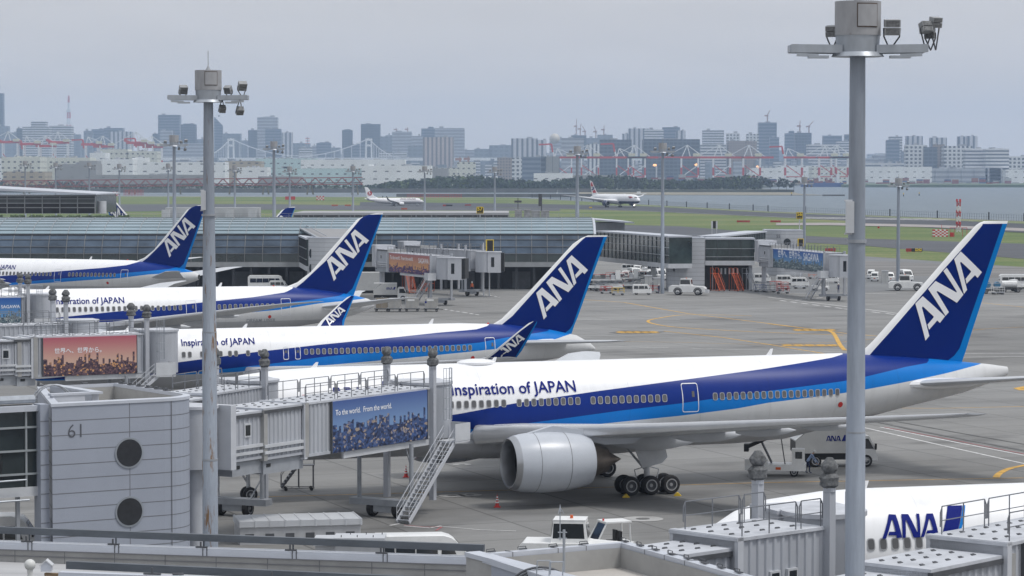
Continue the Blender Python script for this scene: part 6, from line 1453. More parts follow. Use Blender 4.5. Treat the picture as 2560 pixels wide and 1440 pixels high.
# perimeter fence along the sea wall
fn = thing("perimeter_fence", "thin wire perimeter fence between the runway and the water", "fence", (0, 0, 0))
fp = [G(u, v, 0) for u, v in ((1330, 494.5), (1500, 505.8), (1920, 528.8), (2560, 553), (3000, 576))]; mb = MB(); md = MB()
for a, b in zip(fp[:-1], fp[1:]):
    n = int((b - a).length / 2.6)
    for k in range(n):
        p = a.lerp(b, k / n); mb.box(p.x - .045, p.x + .045, p.y - .045, p.y + .045, 0, 2.9)
        if k % 22 == 0: md.box(p.x - .28, p.x + .28, p.y - .2, p.y + .2, 0, 3.6)
    for z in (.1, 1.4, 2.8): mb.beam(a + Vector((0, 0, z)), b + Vector((0, 0, z)), .05)
mb.build("fence_posts", GREYD, fn); md.build("gate_posts", BLACK, fn)
# gull roof fittings on the pier
gr = thing("roof_equipment", "rooftop machinery with an upright antenna near the right end of the pier", "roof equipment", (0, 0, 0)); mb = MB()
for u0, u1, v0 in ((1287, 1305, 524), (1310, 1327, 524), (1328, 1350, 527), (1352, 1373, 527)): a, b = P(u0, v0, 526), P(u1, 540, 526); mb.box(a.x, b.x, 526, 529, 13.0, a.z)
mb.build("units", mat("roof_unit_grey", (.24, .245, .25), .6, var=.3, scale=1), gr); q = P(1354, 500, 526); mb = MB(); mb.cyl((q.x, 527, 13), (q.x, 527, q.z + 1), .1, n=6); mb.box(q.x - .6, q.x + .1, 526.9, 527.1, q.z - 1.2, q.z + 1.2); q2 = P(1295, 508, 526); mb.cyl((q2.x, 527, 13), (q2.x, 527, q2.z + 1), .07, n=6); mb.box(q2.x - .7, q2.x + .7, 526.9, 527.1, q2.z + .1, q2.z + .5); mb.build("antennas", GREYD, gr)
# ------------------------------------------------------------------ people
SKIN = mat("skin", (.42, .26, .18), .6, var=.05)
def limb(bm_pts, name, m, parent): pass
def person(label, x, y, rz, pose, top_m, leg_m, hat_m, group=None, z=0.0):
    """one continuous skinned body; clothing, hat and vest are children"""
    J = {"stand": dict(hip=.92, lean=0, la=(.28, .08, .95), ra=(-.28, .1, .95), stride=.05), "walk": dict(hip=.90, lean=.05, la=(.24, .32, 1.0), ra=(-.24, -.25, 1.0), stride=.28), "bend": dict(hip=.92, lean=.62, la=(.18, .75, .85), ra=(-.18, .7, .8), stride=.12)}[pose]
    r = thing("person", label, "person", (x, y, z), rz, group); hp, ln, st = J["hip"], J["lean"], J["stride"]
    sh = hp + .50 * cos(ln); sy = .50 * sin(ln) * 1.15
    V = [((0, 0, hp), .135), ((0, sy * .5, hp + .25 * cos(ln)), .125), ((0, sy, sh), .12), ((0, sy + .06 * sin(ln) + .01, sh + .11), .055), ((0, sy + .22 * sin(ln) + .02, sh + .22 * (1 - .35 * sin(ln))), .085), ((0, sy + .25 * sin(ln) + .02, sh + .30 * (1 - .3 * sin(ln))), .08)]
    E = [(0, 1), (1, 2), (2, 3), (3, 4), (4, 5)]
    for sg, arm in ((1, J["la"]), (-1, J["ra"])):
        b = len(V); V += [((sg * .18, sy, sh - .02), .06), ((sg * .24, sy + (arm[1] - sy) * .4 - .03, (sh + arm[2]) / 2 - .02), .045), ((arm[0] * 1.0 if abs(arm[0]) > 0 else sg * .2, arm[1], arm[2] - .12), .032), ((arm[0], arm[1] + .03, arm[2] - .20), .035), ((arm[0], arm[1] + .05, arm[2] - .29), .018)]
        E += [(2, b), (b, b + 1), (b + 1, b + 2), (b + 2, b + 3), (b + 3, b + 4)]
        b = len(V); f = st * sg; V += [((sg * .09, 0, hp - .08), .095), ((sg * .10, f * .6 + .04, hp * .52), .062), ((sg * .10, f, .10), .042), ((sg * .10, f + .16, .045), .04)]
        E += [(0, b), (b, b + 1), (b + 1, b + 2), (b + 2, b + 3)]
    me = bpy.data.meshes.new("body"); me.from_pydata([v[0] for v in V], E, []); me.materials.append(leg_m); me.materials.append(top_m); me.materials.append(SKIN)
    o = bpy.data.objects.new("body", me); COL.objects.link(o)
    sk = o.modifiers.new("skin", "SKIN"); o.modifiers.new("sub", "SUBSURF").levels = 1
    for i, d in enumerate(me.skin_vertices[0].data): d.radius = (V[i][1], V[i][1] * .85); d.use_root = (i == 0)
    bpy.context.view_layer.update()
    m2 = bpy.data.meshes.new_from_object(o.evaluated_get(bpy.context.evaluated_depsgraph_get())); bpy.data.objects.remove(o)
    for mm in (leg_m, top_m, SKIN):
        if mm.name not in [q.name for q in m2.materials if q]: m2.materials.append(mm)
    for p in m2.polygons:
        c = p.center; p.use_smooth = True
        hand = abs(c.x) > .12 and c.z < J["la"][2] - .13 and c.z > .62 and (abs(c.x) > .19 or c.y > .5)
        p.material_index = 2 if (c.z > sh + .06 and (c.y > sy - .02)) or hand else (1 if c.z > hp - .02 or (abs(c.x) > .17) or c.y > .45 else 0)
    o = bpy.data.objects.new("body", m2); COL.objects.link(o); o.parent = r
    hc = Vector((0, sy + .25 * sin(ln) + .02, sh + .27 * (1 - .3 * sin(ln))))
    mb = MB(); mb.ball(hc + Vector((0, -.01, .035)), .125, 12, sz=.85); mb.cyl(hc + Vector((0, .03, .01)), hc + Vector((0, .03, .03)), .145, n=12); mb.build("hat", hat_m, r, smooth=True)
    return r
NAVYC = mat("navy_work_clothes", (.012, .022, .075), .8, var=.2, scale=8); SHIRT = mat("light_blue_shirt", (.25, .33, .50), .8, var=.15, scale=8); HIVIS = mat("orange_vest_cloth", (.72, .16, .04), .8, var=.1); HELM = mat("white_helmet", (.7, .7, .7), .4, var=0)
# ------------------------------------------------------------------ vehicles
def add_wheels(root, pos, r, w_=.2):
    for x, y in pos:
        mb = MB(); wheel_mb(mb, (x, y, r), r, w_, 16); mb.build("wheel", WM, root, smooth=True)
def van_body(mb, pts, w_, taper=.10, r=.12):
    """side outline (x, z) swept across the width with the upper part leaning in"""
    zmin = min(p[1] for p in pts); zmax = max(p[1] for p in pts); zw = zmin + (zmax - zmin) * .5
    def off(z): return w_ / 2 - (max(0, z - zw) / (zmax - zw)) ** 1.5 * taper
    rings = []
    cxm = sum(p[0] for p in pts) / len(pts); czm = (zmin + zmax) / 2
    for s_, sc in ((-1, .985), (-1, 1.0), (1, 1.0), (1, .985)):
        rings.append([Vector((cxm + (x - cxm) * sc, s_ * (off(z) - (0 if sc == 1.0 else -.012) - (.05 if sc == 1.0 else 0)), czm + (z - czm) * sc)) for x, z in pts])
    mb.loft(rings); return off
def make_van(kind="kei", cols=None):
    root = thing("van", "white van", "van")
    if kind == "kei": L, w_, h = 3.4, 1.48, 1.9; pts = [(0, .35), (0, .95), (.08, 1.05), (.48, 1.62), (.70, h - .04), (.95, h), (L - .15, h - .02), (L, h - .25), (L, .35)]; wr, wx = .28, (.55, 2.75)
    elif kind == "long": L, w_, h = 5.4, 1.88, 2.28; pts = [(0, .38), (0, 1.02), (.25, 1.2), (.95, 1.98), (1.2, h - .12), (1.6, h), (L - .2, h), (L, h - .3), (L, .38)]; wr, wx = .33, (.95, 4.05)
    else: L, w_, h = 7.0, 2.1, 2.75; pts = [(0, .42), (0, 1.2), (.15, 1.4), (.75, 2.35), (1.0, h - .15), (1.5, h), (L - .3, h), (L, h - .3), (L, .42)]; wr, wx = .38, (1.2, 5.4)
    mb = MB(); off = van_body(mb, pts, w_); bd = mb.build("body", VWHITE, root, smooth=True)
    for s_ in (-1, 1):
        wins = {"kei": [(.62, 1.28), (1.36, 2.28), (2.38, 3.18)], "long": [(.95, 1.75), (1.95, 3.1), (3.16, 4.2), (4.26, 5.2)], "bus": [(.9, 1.9), (2.0, 3.1), (3.15, 4.25), (4.3, 5.4), (5.45, 6.6)]}[kind]
        z0, z1 = (1.1, 1.62) if kind == "kei" else ((1.28, 1.88) if kind == "long" else (1.45, 2.2))
        for i, (a, b) in enumerate(wins):
            mb = MB(); sk = (z1 - z0) * .62 if i == 0 else .03; y = lambda z: s_ * (off(z) + .006)
            mb.add([(a, y(z0), z0), (b, y(z0), z0), (b - .02, y(z1), z1), (a + sk * .7, y(z1), z1)], [(0, 1, 2, 3)]); mb.build("side_window", GLASS, bd)
    i0 = 2; (xa, za), (xb, zb__) = pts[i0], pts[i0 + 1]; mb = MB(); q = .09
    mb.add([(xa - .02 + (xb - xa) * q, -w_ * .43, za + (zb__ - za) * q + .01), (xa - .02 + (xb - xa) * q, w_ * .43, za + (zb__ - za) * q + .01), (xb - .02, w_ * .38, zb__ + .01), (xb - .02, -w_ * .38, zb__ + .01)], [(0, 1, 2, 3)]); mb.build("windscreen", GLASS, bd)
    mb = MB(); mb.add([(L + .012, -w_ * .38, h * .58), (L + .012, w_ * .38, h * .58), (L - .03, w_ * .36, h * .86), (L - .03, -w_ * .36, h * .86)], [(0, 1, 2, 3)]); mb.build("rear_window", GLASS, bd)
    for s_ in (-1, 1):
        mb = MB(); mb.box(-.03, .05, s_ * w_ * .38 - .14, s_ * w_ * .38 + .14, h * .38, h * .47); mb.build("headlight", mat("headlight_glass", (.45, .47, .5), .15, var=.1), bd)
        mb = MB(); mb.box(.3, .42, s_ * (w_ / 2 + .02) - .02, s_ * (w_ / 2 + .14) + .02, h * .58, h * .68); mb.build("mirror", BLACK, bd)
    mb = MB(); mb.box(-.04, .3, -w_ * .47, w_ * .47, .28, .5); mb.box(L - .1, L + .04, -w_ * .47, w_ * .47, .28, .5); mb.build("bumper", GREYL, bd)
    mb = MB(); mb.box(-.05, -.035, -.18, .18, h * .3, h * .38) ; mb.build("number_plate", SO, bd)
    add_wheels(root, [(x, s_ * (w_ / 2 - .12)) for x in wx for s_ in (-1, 1)], wr)
    return root, L
VANS = {}
def place_van(kind, label, u, v, rz, group="white vans on the apron"):
    p = G(u, v)
    if kind not in VANS: VANS[kind] = make_van(kind); o, L = VANS[kind]
    else: o = copy_tree(VANS[kind][0]); L = VANS[kind][1]
    o["label"] = label; o["group"] = group; o["category"] = "van"
    c = Vector((L / 2 * cos(rz), L / 2 * sin(rz), 0)); o.location = p - c; o.rotation_euler = (0, 0, rz); return o
R_ = radians
place_van("kei", "small white van with blue mark, left of the heavy tug", 1605, 737, R_(180))
place_van("kei", "small white van half hidden behind the far bridge's support, by the silver ladder", 1905, 707, R_(180))
place_van("kei", "small white van, left one of the pair by the white barrier", 1962, 712, R_(180))
place_van("kei", "small white van, right one of the pair by the white barrier", 2000, 718, R_(175))
place_van("kei", "small white van parked left of the grey utility box", 2187, 703, R_(80))
place_van("kei", "small white van parked right of the grey utility box", 2222, 704, R_(95))
place_van("kei", "small white van farthest back behind the tallest mast", 2178, 697, R_(80))
place_van("long", "white minivan facing us under the pier, right of the second far jet bridge", 1246, 719, R_(-72))
place_van("long", "white minivan nearest us, parked behind the near corridor roof", 1056, 1440, R_(187))
place_van("bus", "white minibus at the left edge under the glass corridor", -57, 1409, R_(186))
place_van("long", "white van in the shade under the pier behind the tall tail", 576, 716, R_(-80))
place_van("long", "white van in the shade under the pier, near the hidden tail cone", 508, 716, R_(-80))
place_van("bus", "white minibus under the pier, left of the two grey cabinets", 668, 725, R_(180))
place_van("kei", "small white van in front of the white minibus under the pier", 697, 727, R_(180))
place_van("kei", "small white van facing us behind the orange stairs under the pier", 1024, 722, R_(-90))
place_van("kei", "small white van parked in the shade, left of the orange stairs under the pier", 978, 720, R_(-80))
# heavy aircraft tug
def make_tug():
    r = thing("aircraft_tug", "tug", "tug"); mb = MB()
    mb.profile([(0, .55), (0, 1.25), (.3, 1.5), (2.3, 1.65), (2.6, 1.72), (6.2, 1.72), (6.5, 1.4), (6.5, .55)], -1.3, 1.3); bd = mb.build("body", VWHITE, r)
    mb = MB(); mb.loft([[Vector(q) for q in ((2.5 + k * .12, -.95 + k * .08, z), (4.6 - k * .1, -.95 + k * .08, z), (4.6 - k * .1, .95 - k * .08, z), (2.5 + k * .12, .95 - k * .08, z))] for k, z in ((0, 1.72), (0, 1.9), (1.2, 2.85), (1.0, 2.95))]); cb_ = mb.build("cab", VWHITE, r)
    for s_ in (-1, 1):
        mb = MB(); mb.add([(2.68, s_ * .95, 1.95), (4.5, s_ * .95, 1.95), (4.45, s_ * .885, 2.75), (2.76, s_ * .885, 2.75)], [(0, 1, 2, 3)]); mb.build("side_window", GLASS, cb_)
    for x0, x1 in ((2.485, 2.60), (4.62, 4.54)):
        mb = MB(); mb.add([(x0 - .0, -.8, 1.98), (x0, .8, 1.98), (x1, .75, 2.75), (x1, -.75, 2.75)], [(0, 1, 2, 3)]); mb.build("windscreen", GLASS, cb_)
    mb = MB(); mb.cyl((3.5, 0, 2.95), (3.5, 0, 3.12), .09, n=8); mb.build("beacon", ORANGE, cb_)
    mb = MB(); mb.box(-.5, .1, -1.0, 1.0, .45, .95); mb.box(-.35, .0, .6, .9, .95, 1.05); mb.build("front_bumper", GREYL, r)
    for s_ in (-1, 1):
        mb = MB(); mb.cyl((-.02, s_ * .85, 1.0), (-.06, s_ * .85, 1.0), .14, n=10); mb.build("headlight", GLASS, bd)
    for x in (1.3, 4.9):
        for s_ in (-1, 1):
            mb = MB(); mb.loft([[Vector((x + cos(radians(t)) * q, s_ * 1.31, .62 + sin(radians(t)) * q)) for t in range(0, 181, 20)] for q in (.62, .8)], cap=False, closed=False); mb.build("wheel_arch", GREYD, bd)
    add_wheels(r, [(x, s_ * 1.15) for x in (1.3, 4.9) for s_ in (-1, 1)], .62, .4); return r
tug0 = make_tug()
tug0.location = G(1672, 738); tug0.location.x += 6.6; tug0.rotation_euler = (0, 0, R_(168)); tug0["label"] = "heavy white aircraft tug in front of the two porthole gate block"; tug0["group"] = "heavy aircraft tugs"
t2 = copy_tree(tug0, None, G(2310, 727), R_(175), "heavy white aircraft tug just left of the rightmost big tail", "heavy aircraft tugs")
t3 = copy_tree(tug0, None, (6.55, 147.0, 0), R_(174), "white tug with rust stained roof, behind the near gate block roof", "heavy aircraft tugs"); t3.scale = (.95, 1, 1)
# open service tractor
def make_tractor():
    r = thing("open_tractor", "tractor", "tractor"); mb = MB(); mb.profile([(0, .4), (0, .95), (1.2, 1.02), (1.25, .75), (2.6, .75), (3.1, .9), (3.1, .4)], -.75, .75); b_ = mb.build("body", VWHITE, r)
    mb = MB(); mb.beam((.9, -.68, 1.0), (1.45, -.62, 2.0), .07); mb.beam((.9, .68, 1.0), (1.45, .62, 2.0), .07); mb.beam((2.9, -.66, .9), (2.85, -.62, 2.0), .07); mb.beam((2.9, .66, .9), (2.85, .62, 2.0), .07); mb.build("canopy_posts", VWHITE, r)
    mb = MB(); mb.box(1.4, 2.95, -.7, .7, 2.0, 2.08); mb.build("canopy", VWHITE, r)
    mb = MB(); mb.add([(.93, -.6, 1.05), (.93, .6, 1.05), (1.42, .58, 1.95), (1.42, -.58, 1.95)], [(0, 1, 2, 3)]); mb.build("windscreen", GLASS, r)
    for y in (-.35, .35):
        mb = MB(); mb.box(1.9, 2.35, y - .24, y + .24, .75, .92); mb.box(2.3, 2.42, y - .24, y + .24, .92, 1.5); mb.build("seat", BLACK, r)
    mb = MB(); mb.cyl((1.5, 0, 2.08), (1.5, 0, 2.2), .06, n=8); mb.build("beacon", RED, r)
    add_wheels(r, [(x, s_ * .68) for x in (.55, 2.5) for s_ in (-1, 1)], .3); return r
tr0 = make_tractor(); tr0.location = (3.75, 152.5, 0); tr0.rotation_euler = (0, 0, R_(20)); tr0["label"] = "small open white tractor with two black seats beside the rust stained tug"; tr0["group"] = "open tractors"
q = G(2030, 727); copy_tree(tr0, None, q, R_(10), "small open tractor under the stairs of the far blue advert bridge", "open tractors")
# box trucks
def box_truck(label, p, rz, L=7.2, w_=2.3, hb=3.0, cab_left=False, logo=True, hi=False, group="airline box trucks"):
    r = thing("box_truck", label, "truck", p, rz, group); mb = MB()
    mb.profile([(0, 1.05), (0, hb * .62), (1.5, hb), (L - 2.0, hb), (L - 2.0, 1.05)], -w_ / 2, w_ / 2); bx = mb.build("cargo_box", mat("truck_box_grey", (.48, .49, .49), .5, var=.08, scale=.7), r)
    mb = MB(); mb.box(.1, L - 2.0, -w_ / 2 + .03, w_ / 2 - .03, hb, hb + .05); mb.add([(-.02, -w_ / 2, hb * .62 + .03), (-.02, w_ / 2, hb * .62 + .03), (1.5, w_ / 2, hb + .05), (1.5, -w_ / 2, hb + .05)], [(0, 1, 2, 3)]); mb.build("roof", VWHITE, bx)
    mb = MB(); mb.box(-.02, .1, -w_ / 2 + .08, w_ / 2 - .08, 1.1, hb * .6); mb.build("rear_opening", BLACK, bx)
    c0 = L - 1.9; mb = MB(); mb.profile([(c0, .5), (c0, 2.15), (c0 + .25, 2.35), (c0 + 1.1, 2.3), (c0 + 1.6, 1.35), (c0 + 1.75, .5)], -w_ * .45, w_ * .45); cb_ = mb.build("cab", VWHITE, r)
    for s_ in (-1, 1):
        mb = MB(); y = s_ * (w_ * .45 + .008); mb.add([(c0 + .3, y, 1.35), (c0 + 1.45, y, 1.35), (c0 + 1.05, y, 2.1), (c0 + .3, y, 2.1)], [(0, 1, 2, 3)]); mb.build("side_window", GLASS, cb_)
        mb = MB(); mb.box(c0 + 1.5, c0 + 1.65, s_ * (w_ * .5) - .06, s_ * (w_ * .5) + .06, 1.3, 1.75); mb.build("mirror", BLACK, cb_)
    mb = MB(); mb.add([(c0 + 1.14, -w_ * .4, 2.25), (c0 + 1.14, w_ * .4, 2.25), (c0 + 1.62, w_ * .42, 1.35), (c0 + 1.62, -w_ * .42, 1.35)], [(0, 1, 2, 3)]); mb.build("windscreen", GLASS, cb_)
    mb = MB(); mb.box(.1, L - .3, -w_ * .4, w_ * .4, .55, 1.0); mb.build("chassis", BLACK, r)
    if logo:
        W2 = 1.1; x0 = L * .36; pl = ana_polys((x0, 1.95), (x0 + W2, 1.95), (x0 + .113 * W2, 1.95 + .37 * W2)); TB = MATS["lettering_blue"]
        lg = flat_to_surface("side_logo", pl, lambda x, z: -w_ / 2 - .012, TB, bx, 3); flat_to_surface("logo_slash", [[(x0 + 1.15, 1.95), (x0 + 1.35, 2.4), (x0 + 1.65, 2.4), (x0 + 1.45, 1.95)]], lambda x, z: -w_ / 2 - .012, TB, lg, 3)
    add_wheels(r, [(x, s_ * (w_ / 2 - .2)) for x in (1.5, L - 1.0) for s_ in (-1, 1)], .46, .3); return r
p0_ = G(1985, 1168); box_truck("grey box truck with the airline logo under the largest airliner's tail", (p0_.x, p0_.y + .8, 0), R_(4), L=6.3, hb=3.2)
q = G(916, 752); box_truck("white box truck with small airline logo beside the silver containers", (q.x + 1.2, q.y, 0), R_(2), L=6.0, hb=3.0)
q = G(880, 748); box_truck("white high box truck behind the smaller logo truck, near the second tall tail", (q.x - 2.5, q.y + 12, 0), R_(0), L=9.5, hb=4.2, logo=False)
# belt loader with raised dark conveyor
bl = thing("belt_loader", "white belt loader with raised dark conveyor under the largest airliner's tail", "belt loader", (G(1946, 1188).x, G(1946, 1188).y, 0), R_(-8)); bl.scale = (.82, .9, .9)
mb = MB(); mb.box(-2.9, 2.4, -1.0, 1.0, .45, .95); mb.box(-2.9, -.9, -1.02, -.5, .95, 1.35); mb.build("chassis", VWHITE, bl)
mb = MB(); mb.box(1.2, 2.3, -1.0, .1, .95, 2.2); c_ = mb.build("cab", VWHITE, bl); mb = MB(); mb.box(1.5, 2.1, -1.02, -.99, 1.45, 2.0); mb.build("cab_window", GLASS, c_)
mb = MB(); mb.beam((-2.9, .1, 2.2), (.2, .1, 3.5), 1.1, .3); mb.box(-3.0, -2.6, -.5, .7, 1.9, 2.5); mb.build("conveyor", BLACK, bl)
mb = MB(); mb.beam((-.6, .1, 1.0), (-1.5, .1, 2.7), .9, .12); mb.beam((.6, -.5, .95), (.2, -.5, 3.3), .09); mb.build("lift_arm", GREYD, bl)
mb = MB(); mb.box(-.2, .25, -1.03, -1.005, .55, .75); mb.build("number_plate", ORANGE, bl)
add_wheels(bl, [(x, s_ * .85) for x in (-2.0, 1.4) for s_ in (-1, 1)], .38, .25)
p = G(2019, 1183); person("worker in light blue shirt and white hat bending beside the logo box truck", p.x, p.y, R_(-80), "bend", SHIRT, NAVYC, HELM)
p = G(1180, 729); person("worker in orange vest standing near the far jet bridge wheels", p.x, p.y, R_(160), "stand", HIVIS, NAVYC, HELM)
p = G(1647, 735); person("worker in dark blue clothes walking left of the heavy tug", p.x, p.y, R_(200), "walk", NAVYC, NAVYC, HELM)
p = G(2096, 733); person("worker in dark clothes beside the wheels of the far blue advert bridge", p.x, p.y, R_(180), "stand", NAVYC, NAVYC, HELM)
for k, (u, v) in enumerate(((18, 1130), (55, 1105))):
    p = P(u, v, 148.4 - k * .3); d_ = (3.2 if k == 0 else 1.7)
    person(("traveller standing inside the glass corridor at the left edge", "traveller with a bag inside the glass corridor, close to the gate 61 block")[k], pc.x - cos(ang) * d_ - .3, pc.y - sin(ang) * d_ + .0 - .0, R_(90), "stand", BLACK, BLACK, BLACK, z=5.35)
# traffic cones
def cone(label, u, v):
    p = G(u, v); r = thing("traffic_cone", label, "cone", p, 0, "traffic cones on the stand")
    mb = MB(); mb.box(-.22, .22, -.22, .22, 0, .05); mb.cyl((0, 0, .05), (0, 0, .78), .15, .03, n=14); mb.cyl((0, 0, .78), (0, 0, .9), .01, n=5); mb.build("cone_body", RED, r)
    for z in (.28, .46, .62): rr_ = .15 - (.12) * (z - .05) / .73; mb = MB(); mb.cyl((0, 0, z), (0, 0, z + .09), rr_ + .008, rr_ - .004, n=14); mb.build("white_band", VWHITE, r)
cone("red traffic cone with white bands in front of the engine", 1243, 1268); cone("red traffic cone with white bands behind the long stairs", 1015, 1193)
for u, v, lb in ((1565, 1243, "yellow wheel chock before the front left main wheel of the largest airliner"), (1694, 1239, "yellow wheel chock behind the rear left main wheel of the largest airliner")):
    p = G(u, v); mb = MB(); mb.profile([(-.25, 0), (.25, 0), (.05, .2), (-.05, .2)], -.3, .3); o = mb.build("wheel_chock", YELLOW); o.location = (p.x, p.y, 0); tag(o, lb, "wheel chock", "wheel chocks")
# maintenance steps
def steps(label, p, rz, col, h=2.2, w_=.9, run=1.9, plat=1.2, rails=True, group="movable stairs", s=1.0):
    r = thing("maintenance_steps", label, "stairs", p, rz, group); mb = MB()
    mb.beam((0, -w_ / 2, .2), (run, -w_ / 2, h), .06, .14); mb.beam((0, w_ / 2, .2), (run, w_ / 2, h), .06, .14); mb.build("side_beams", col, r)
    mb = MB(); n = int(h / .24)
    for k in range(n): x = run * (k + .5) / n; z = .2 + (h - .2) * (k + .5) / n; mb.box(x - .12, x + .12, -w_ / 2, w_ / 2, z - .02, z + .02)
    mb.build("treads", col, r)
    mb = MB(); mb.box(run, run + plat, -w_ / 2, w_ / 2, h - .04, h)
    for x in (run + .05, run + plat - .05):
        for y in (-w_ / 2, w_ / 2): mb.cyl((x, y, .15), (x, y, h), .03, n=5)
    mb.beam((.1, -w_ / 2, .18), (run + plat, -w_ / 2, .18), .05); mb.beam((.1, w_ / 2, .18), (run + plat, w_ / 2, .18), .05); mb.build("platform", col, r)
    if rails:
        mb = MB()
        for y in (-w_ / 2, w_ / 2):
            mb.tube([(0, y, .2), (0, y, 1.1), (run, y, h + .95), (run + plat, y, h + .95), (run + plat, y, h)], .025, 5); mb.cyl((run, y, h), (run, y, h + .95), .025, n=5)
        mb.build("handrails", col, r)
    for x in (.3, run + plat - .2):
        mb = MB()
        for y in (-w_ / 2, w_ / 2): mb.cyl((x, y - .05, .12), (x, y + .05, .12), .12, n=10)
        mb.build("castors", BLACK, r)
    return r
p = G(1806, 729); steps("orange stairs, left one before the dark store", (p.x, p.y, 0), R_(118), ORANGE, 3.3, 1.1, 2.3, 1.0)
p = G(1853, 729); steps("orange stairs, right one before the dark store", (p.x, p.y, 0), R_(118), ORANGE, 3.3, 1.1, 2.3, 1.0)
p = G(1886, 728); steps("silver stairs beside the two orange ones, right end of the dark store", (p.x, p.y, 0), R_(118), STEEL, 3.2, 1.0, 2.0, 1.4)
p = G(1032, 735); steps("tall orange stairs under the pier, behind the far orange advert bridge", (p.x, p.y, 0), R_(110), ORANGE, 4.2, 1.2, 2.8, 1.4)
p = G(1058, 730); steps("lower orange stairs under the pier, right of the tall orange ones", (p.x, p.y, 0), R_(60), ORANGE, 1.5, 1.0, 1.5, 1.6)
p = G(703, 1226); steps("low grey work steps with platform beneath the blue advert bridge", (p.x, p.y, 0), R_(8), mat("dark_steel_paint", (.10, .105, .12), .5, var=.15), 1.75, .9, 1.15, 1.1)
# container dollies with silver containers
def dolly(label, p, rz, full, group="dollies with silver containers"):
    r = thing("dolly", label, "dolly", p, rz, group); mb = MB(); mb.box(-1.2, 1.2, -.8, .8, .38, .52); mb.beam((1.2, 0, .4), (1.9, 0, .35), .07); mb.build("deck", BLACK, r)
    add_wheels(r, [(x, s_ * .65) for x in (-.85, .85) for s_ in (-1, 1)], .2, .12); return r
SILV = mat("container_silver", (.38, .375, .36), .4, metal=.35, var=.12, scale=1.2)
for k, (u, full) in enumerate(((955, 1), (986, 1), (1030, 1), (1078, 1))):
    p = G(u, 779); dolly(("dolly at the left end of the container train", "second dolly from the left in the container train", "third dolly from the left in the container train", "dolly at the right end of the container train")[k], (p.x, p.y, 0), R_(2), full)
    c_ = thing("cargo_container", ("brownish silver container next to the airliner's tail cone", "silver container with an open dark side, second in the train", "silver container with white label, third in the train", "silver container at the right end of the train, blue sticker")[k], "container", (p.x, p.y, .52), R_(2), "silver cargo containers")
    mb = MB(); mb.profile([(-1.0, 0), (.72, 0), (1.1, .45), (1.1, 1.6), (-1.0, 1.6)], -.76, .76); mb.build("shell", mat("container_brownish", (.22, .19, .15), .5, var=.15) if k == 0 else SILV, c_)
    mb = MB(); mb.box(-.7, .4, -.775, -.762, 1.2, 1.45); mb.build("label_plate", VWHITE, c_)
    mb = MB(); mb.box(-1.01, 1.11, -.77, -.76, -.0, .06); mb.box(-.02, .02, -.77, -.762, .06, 1.1); mb.box(-1.01, -.95, -.77, -.76, .06, 1.58); mb.build("frame_bars", GREYM, c_)
    if k == 3: mb = MB(); mb.cyl((-.85, -.78, 1.0), (-.85, -.762, 1.0), .16, n=12); mb.build("blue_sticker", BLUEP, c_)
# cargo loaders, carts and small gear left of the small van
def cargo_loader(label, p, rz):
    r = thing("cargo_loader", label, "loader", p, rz, "white cargo loaders"); mb = MB(); mb.box(-3.4, 3.4, -1.2, 1.2, .5, .95); mb.build("chassis", VWHITE, r)
    mb = MB(); mb.box(-3.2, 3.2, -1.25, 1.25, 1.9, 2.1); mb.mi = 1; mb.box(-3.1, 3.1, -1.1, 1.1, 2.1, 2.16); mb.build("platform", [VWHITE, GREYD], r)
    mb = MB(); mb.beam((-2.4, -1.0, .9), (1.6, -1.0, 1.95), .12); mb.beam((1.6, -1.0, .9), (-2.4, -1.0, 1.95), .12); mb.beam((-2.4, 1.0, .9), (1.6, 1.0, 1.95), .12); mb.build("scissor_lift", GREYM, r)
    mb = MB(); mb.box(2.0, 2.9, -1.3, -.4, 2.1, 3.7); c_ = mb.build("cab", VWHITE, r); mb = MB(); mb.box(1.2, 1.9, -1.2, -.5, 2.1, 2.9); mb.build("operator_box", GREYL, r)
    mb = MB(); mb.tube([(-3.2, -1.25, 2.1), (-3.2, -1.25, 3.0), (1.0, -1.25, 3.0), (1.0, -1.25, 2.1)], .03, 4); mb.build("guard_rail", RED, r)
    mb = MB(); mb.box(-.2, .2, -1.22, -1.2, .55, .75); mb.build("number_plate", RED, r); add_wheels(r, [(x, s_ * 1.0) for x in (-2.2, 2.4) for s_ in (-1, 1)], .45, .35); return r
p = G(1510, 726); cargo_loader("white cargo loader with red guard rail, nearest the middle tail", (p.x, p.y, 0), R_(5))
p = G(1560, 724); cargo_loader("white cargo loader in the middle, behind the small carts", (p.x, p.y + 5, 0), R_(-3))
p = G(1605, 722); cargo_loader("white cargo loader behind the small white van with blue mark", (p.x, p.y + 8, 0), R_(3))
def cart(label, u, v, col, n=1, dark=False, group="small carts and trolleys", h=.9):
    p = G(u, v); r = thing("baggage_cart", label, "cart", p, R_(8), group); mb = MB(); mb.box(-1.1, 1.1, -.6, .6, .32, .42); mb.beam((1.1, 0, .36), (1.7, 0, .3), .06); mb.build("deck", BLACK if dark else GREYM, r)
    mb = MB()
    for x in (-1.05, 0, 1.05):
        for y in (-.57, .57): mb.cyl((x, y, .42), (x, y, .42 + h), .03, n=4)
    for y in (-.57, .57): mb.beam((-1.05, y, .42 + h), (1.05, y, .42 + h), .05)
    mb.beam((-1.05, -.57, .42 + h * .5), (1.05, -.57, .42 + h * .5), .05); mb.build("rails", col, r); add_wheels(r, [(x, s_ * .5) for x in (-.8, .8) for s_ in (-1, 1)], .17, .1)
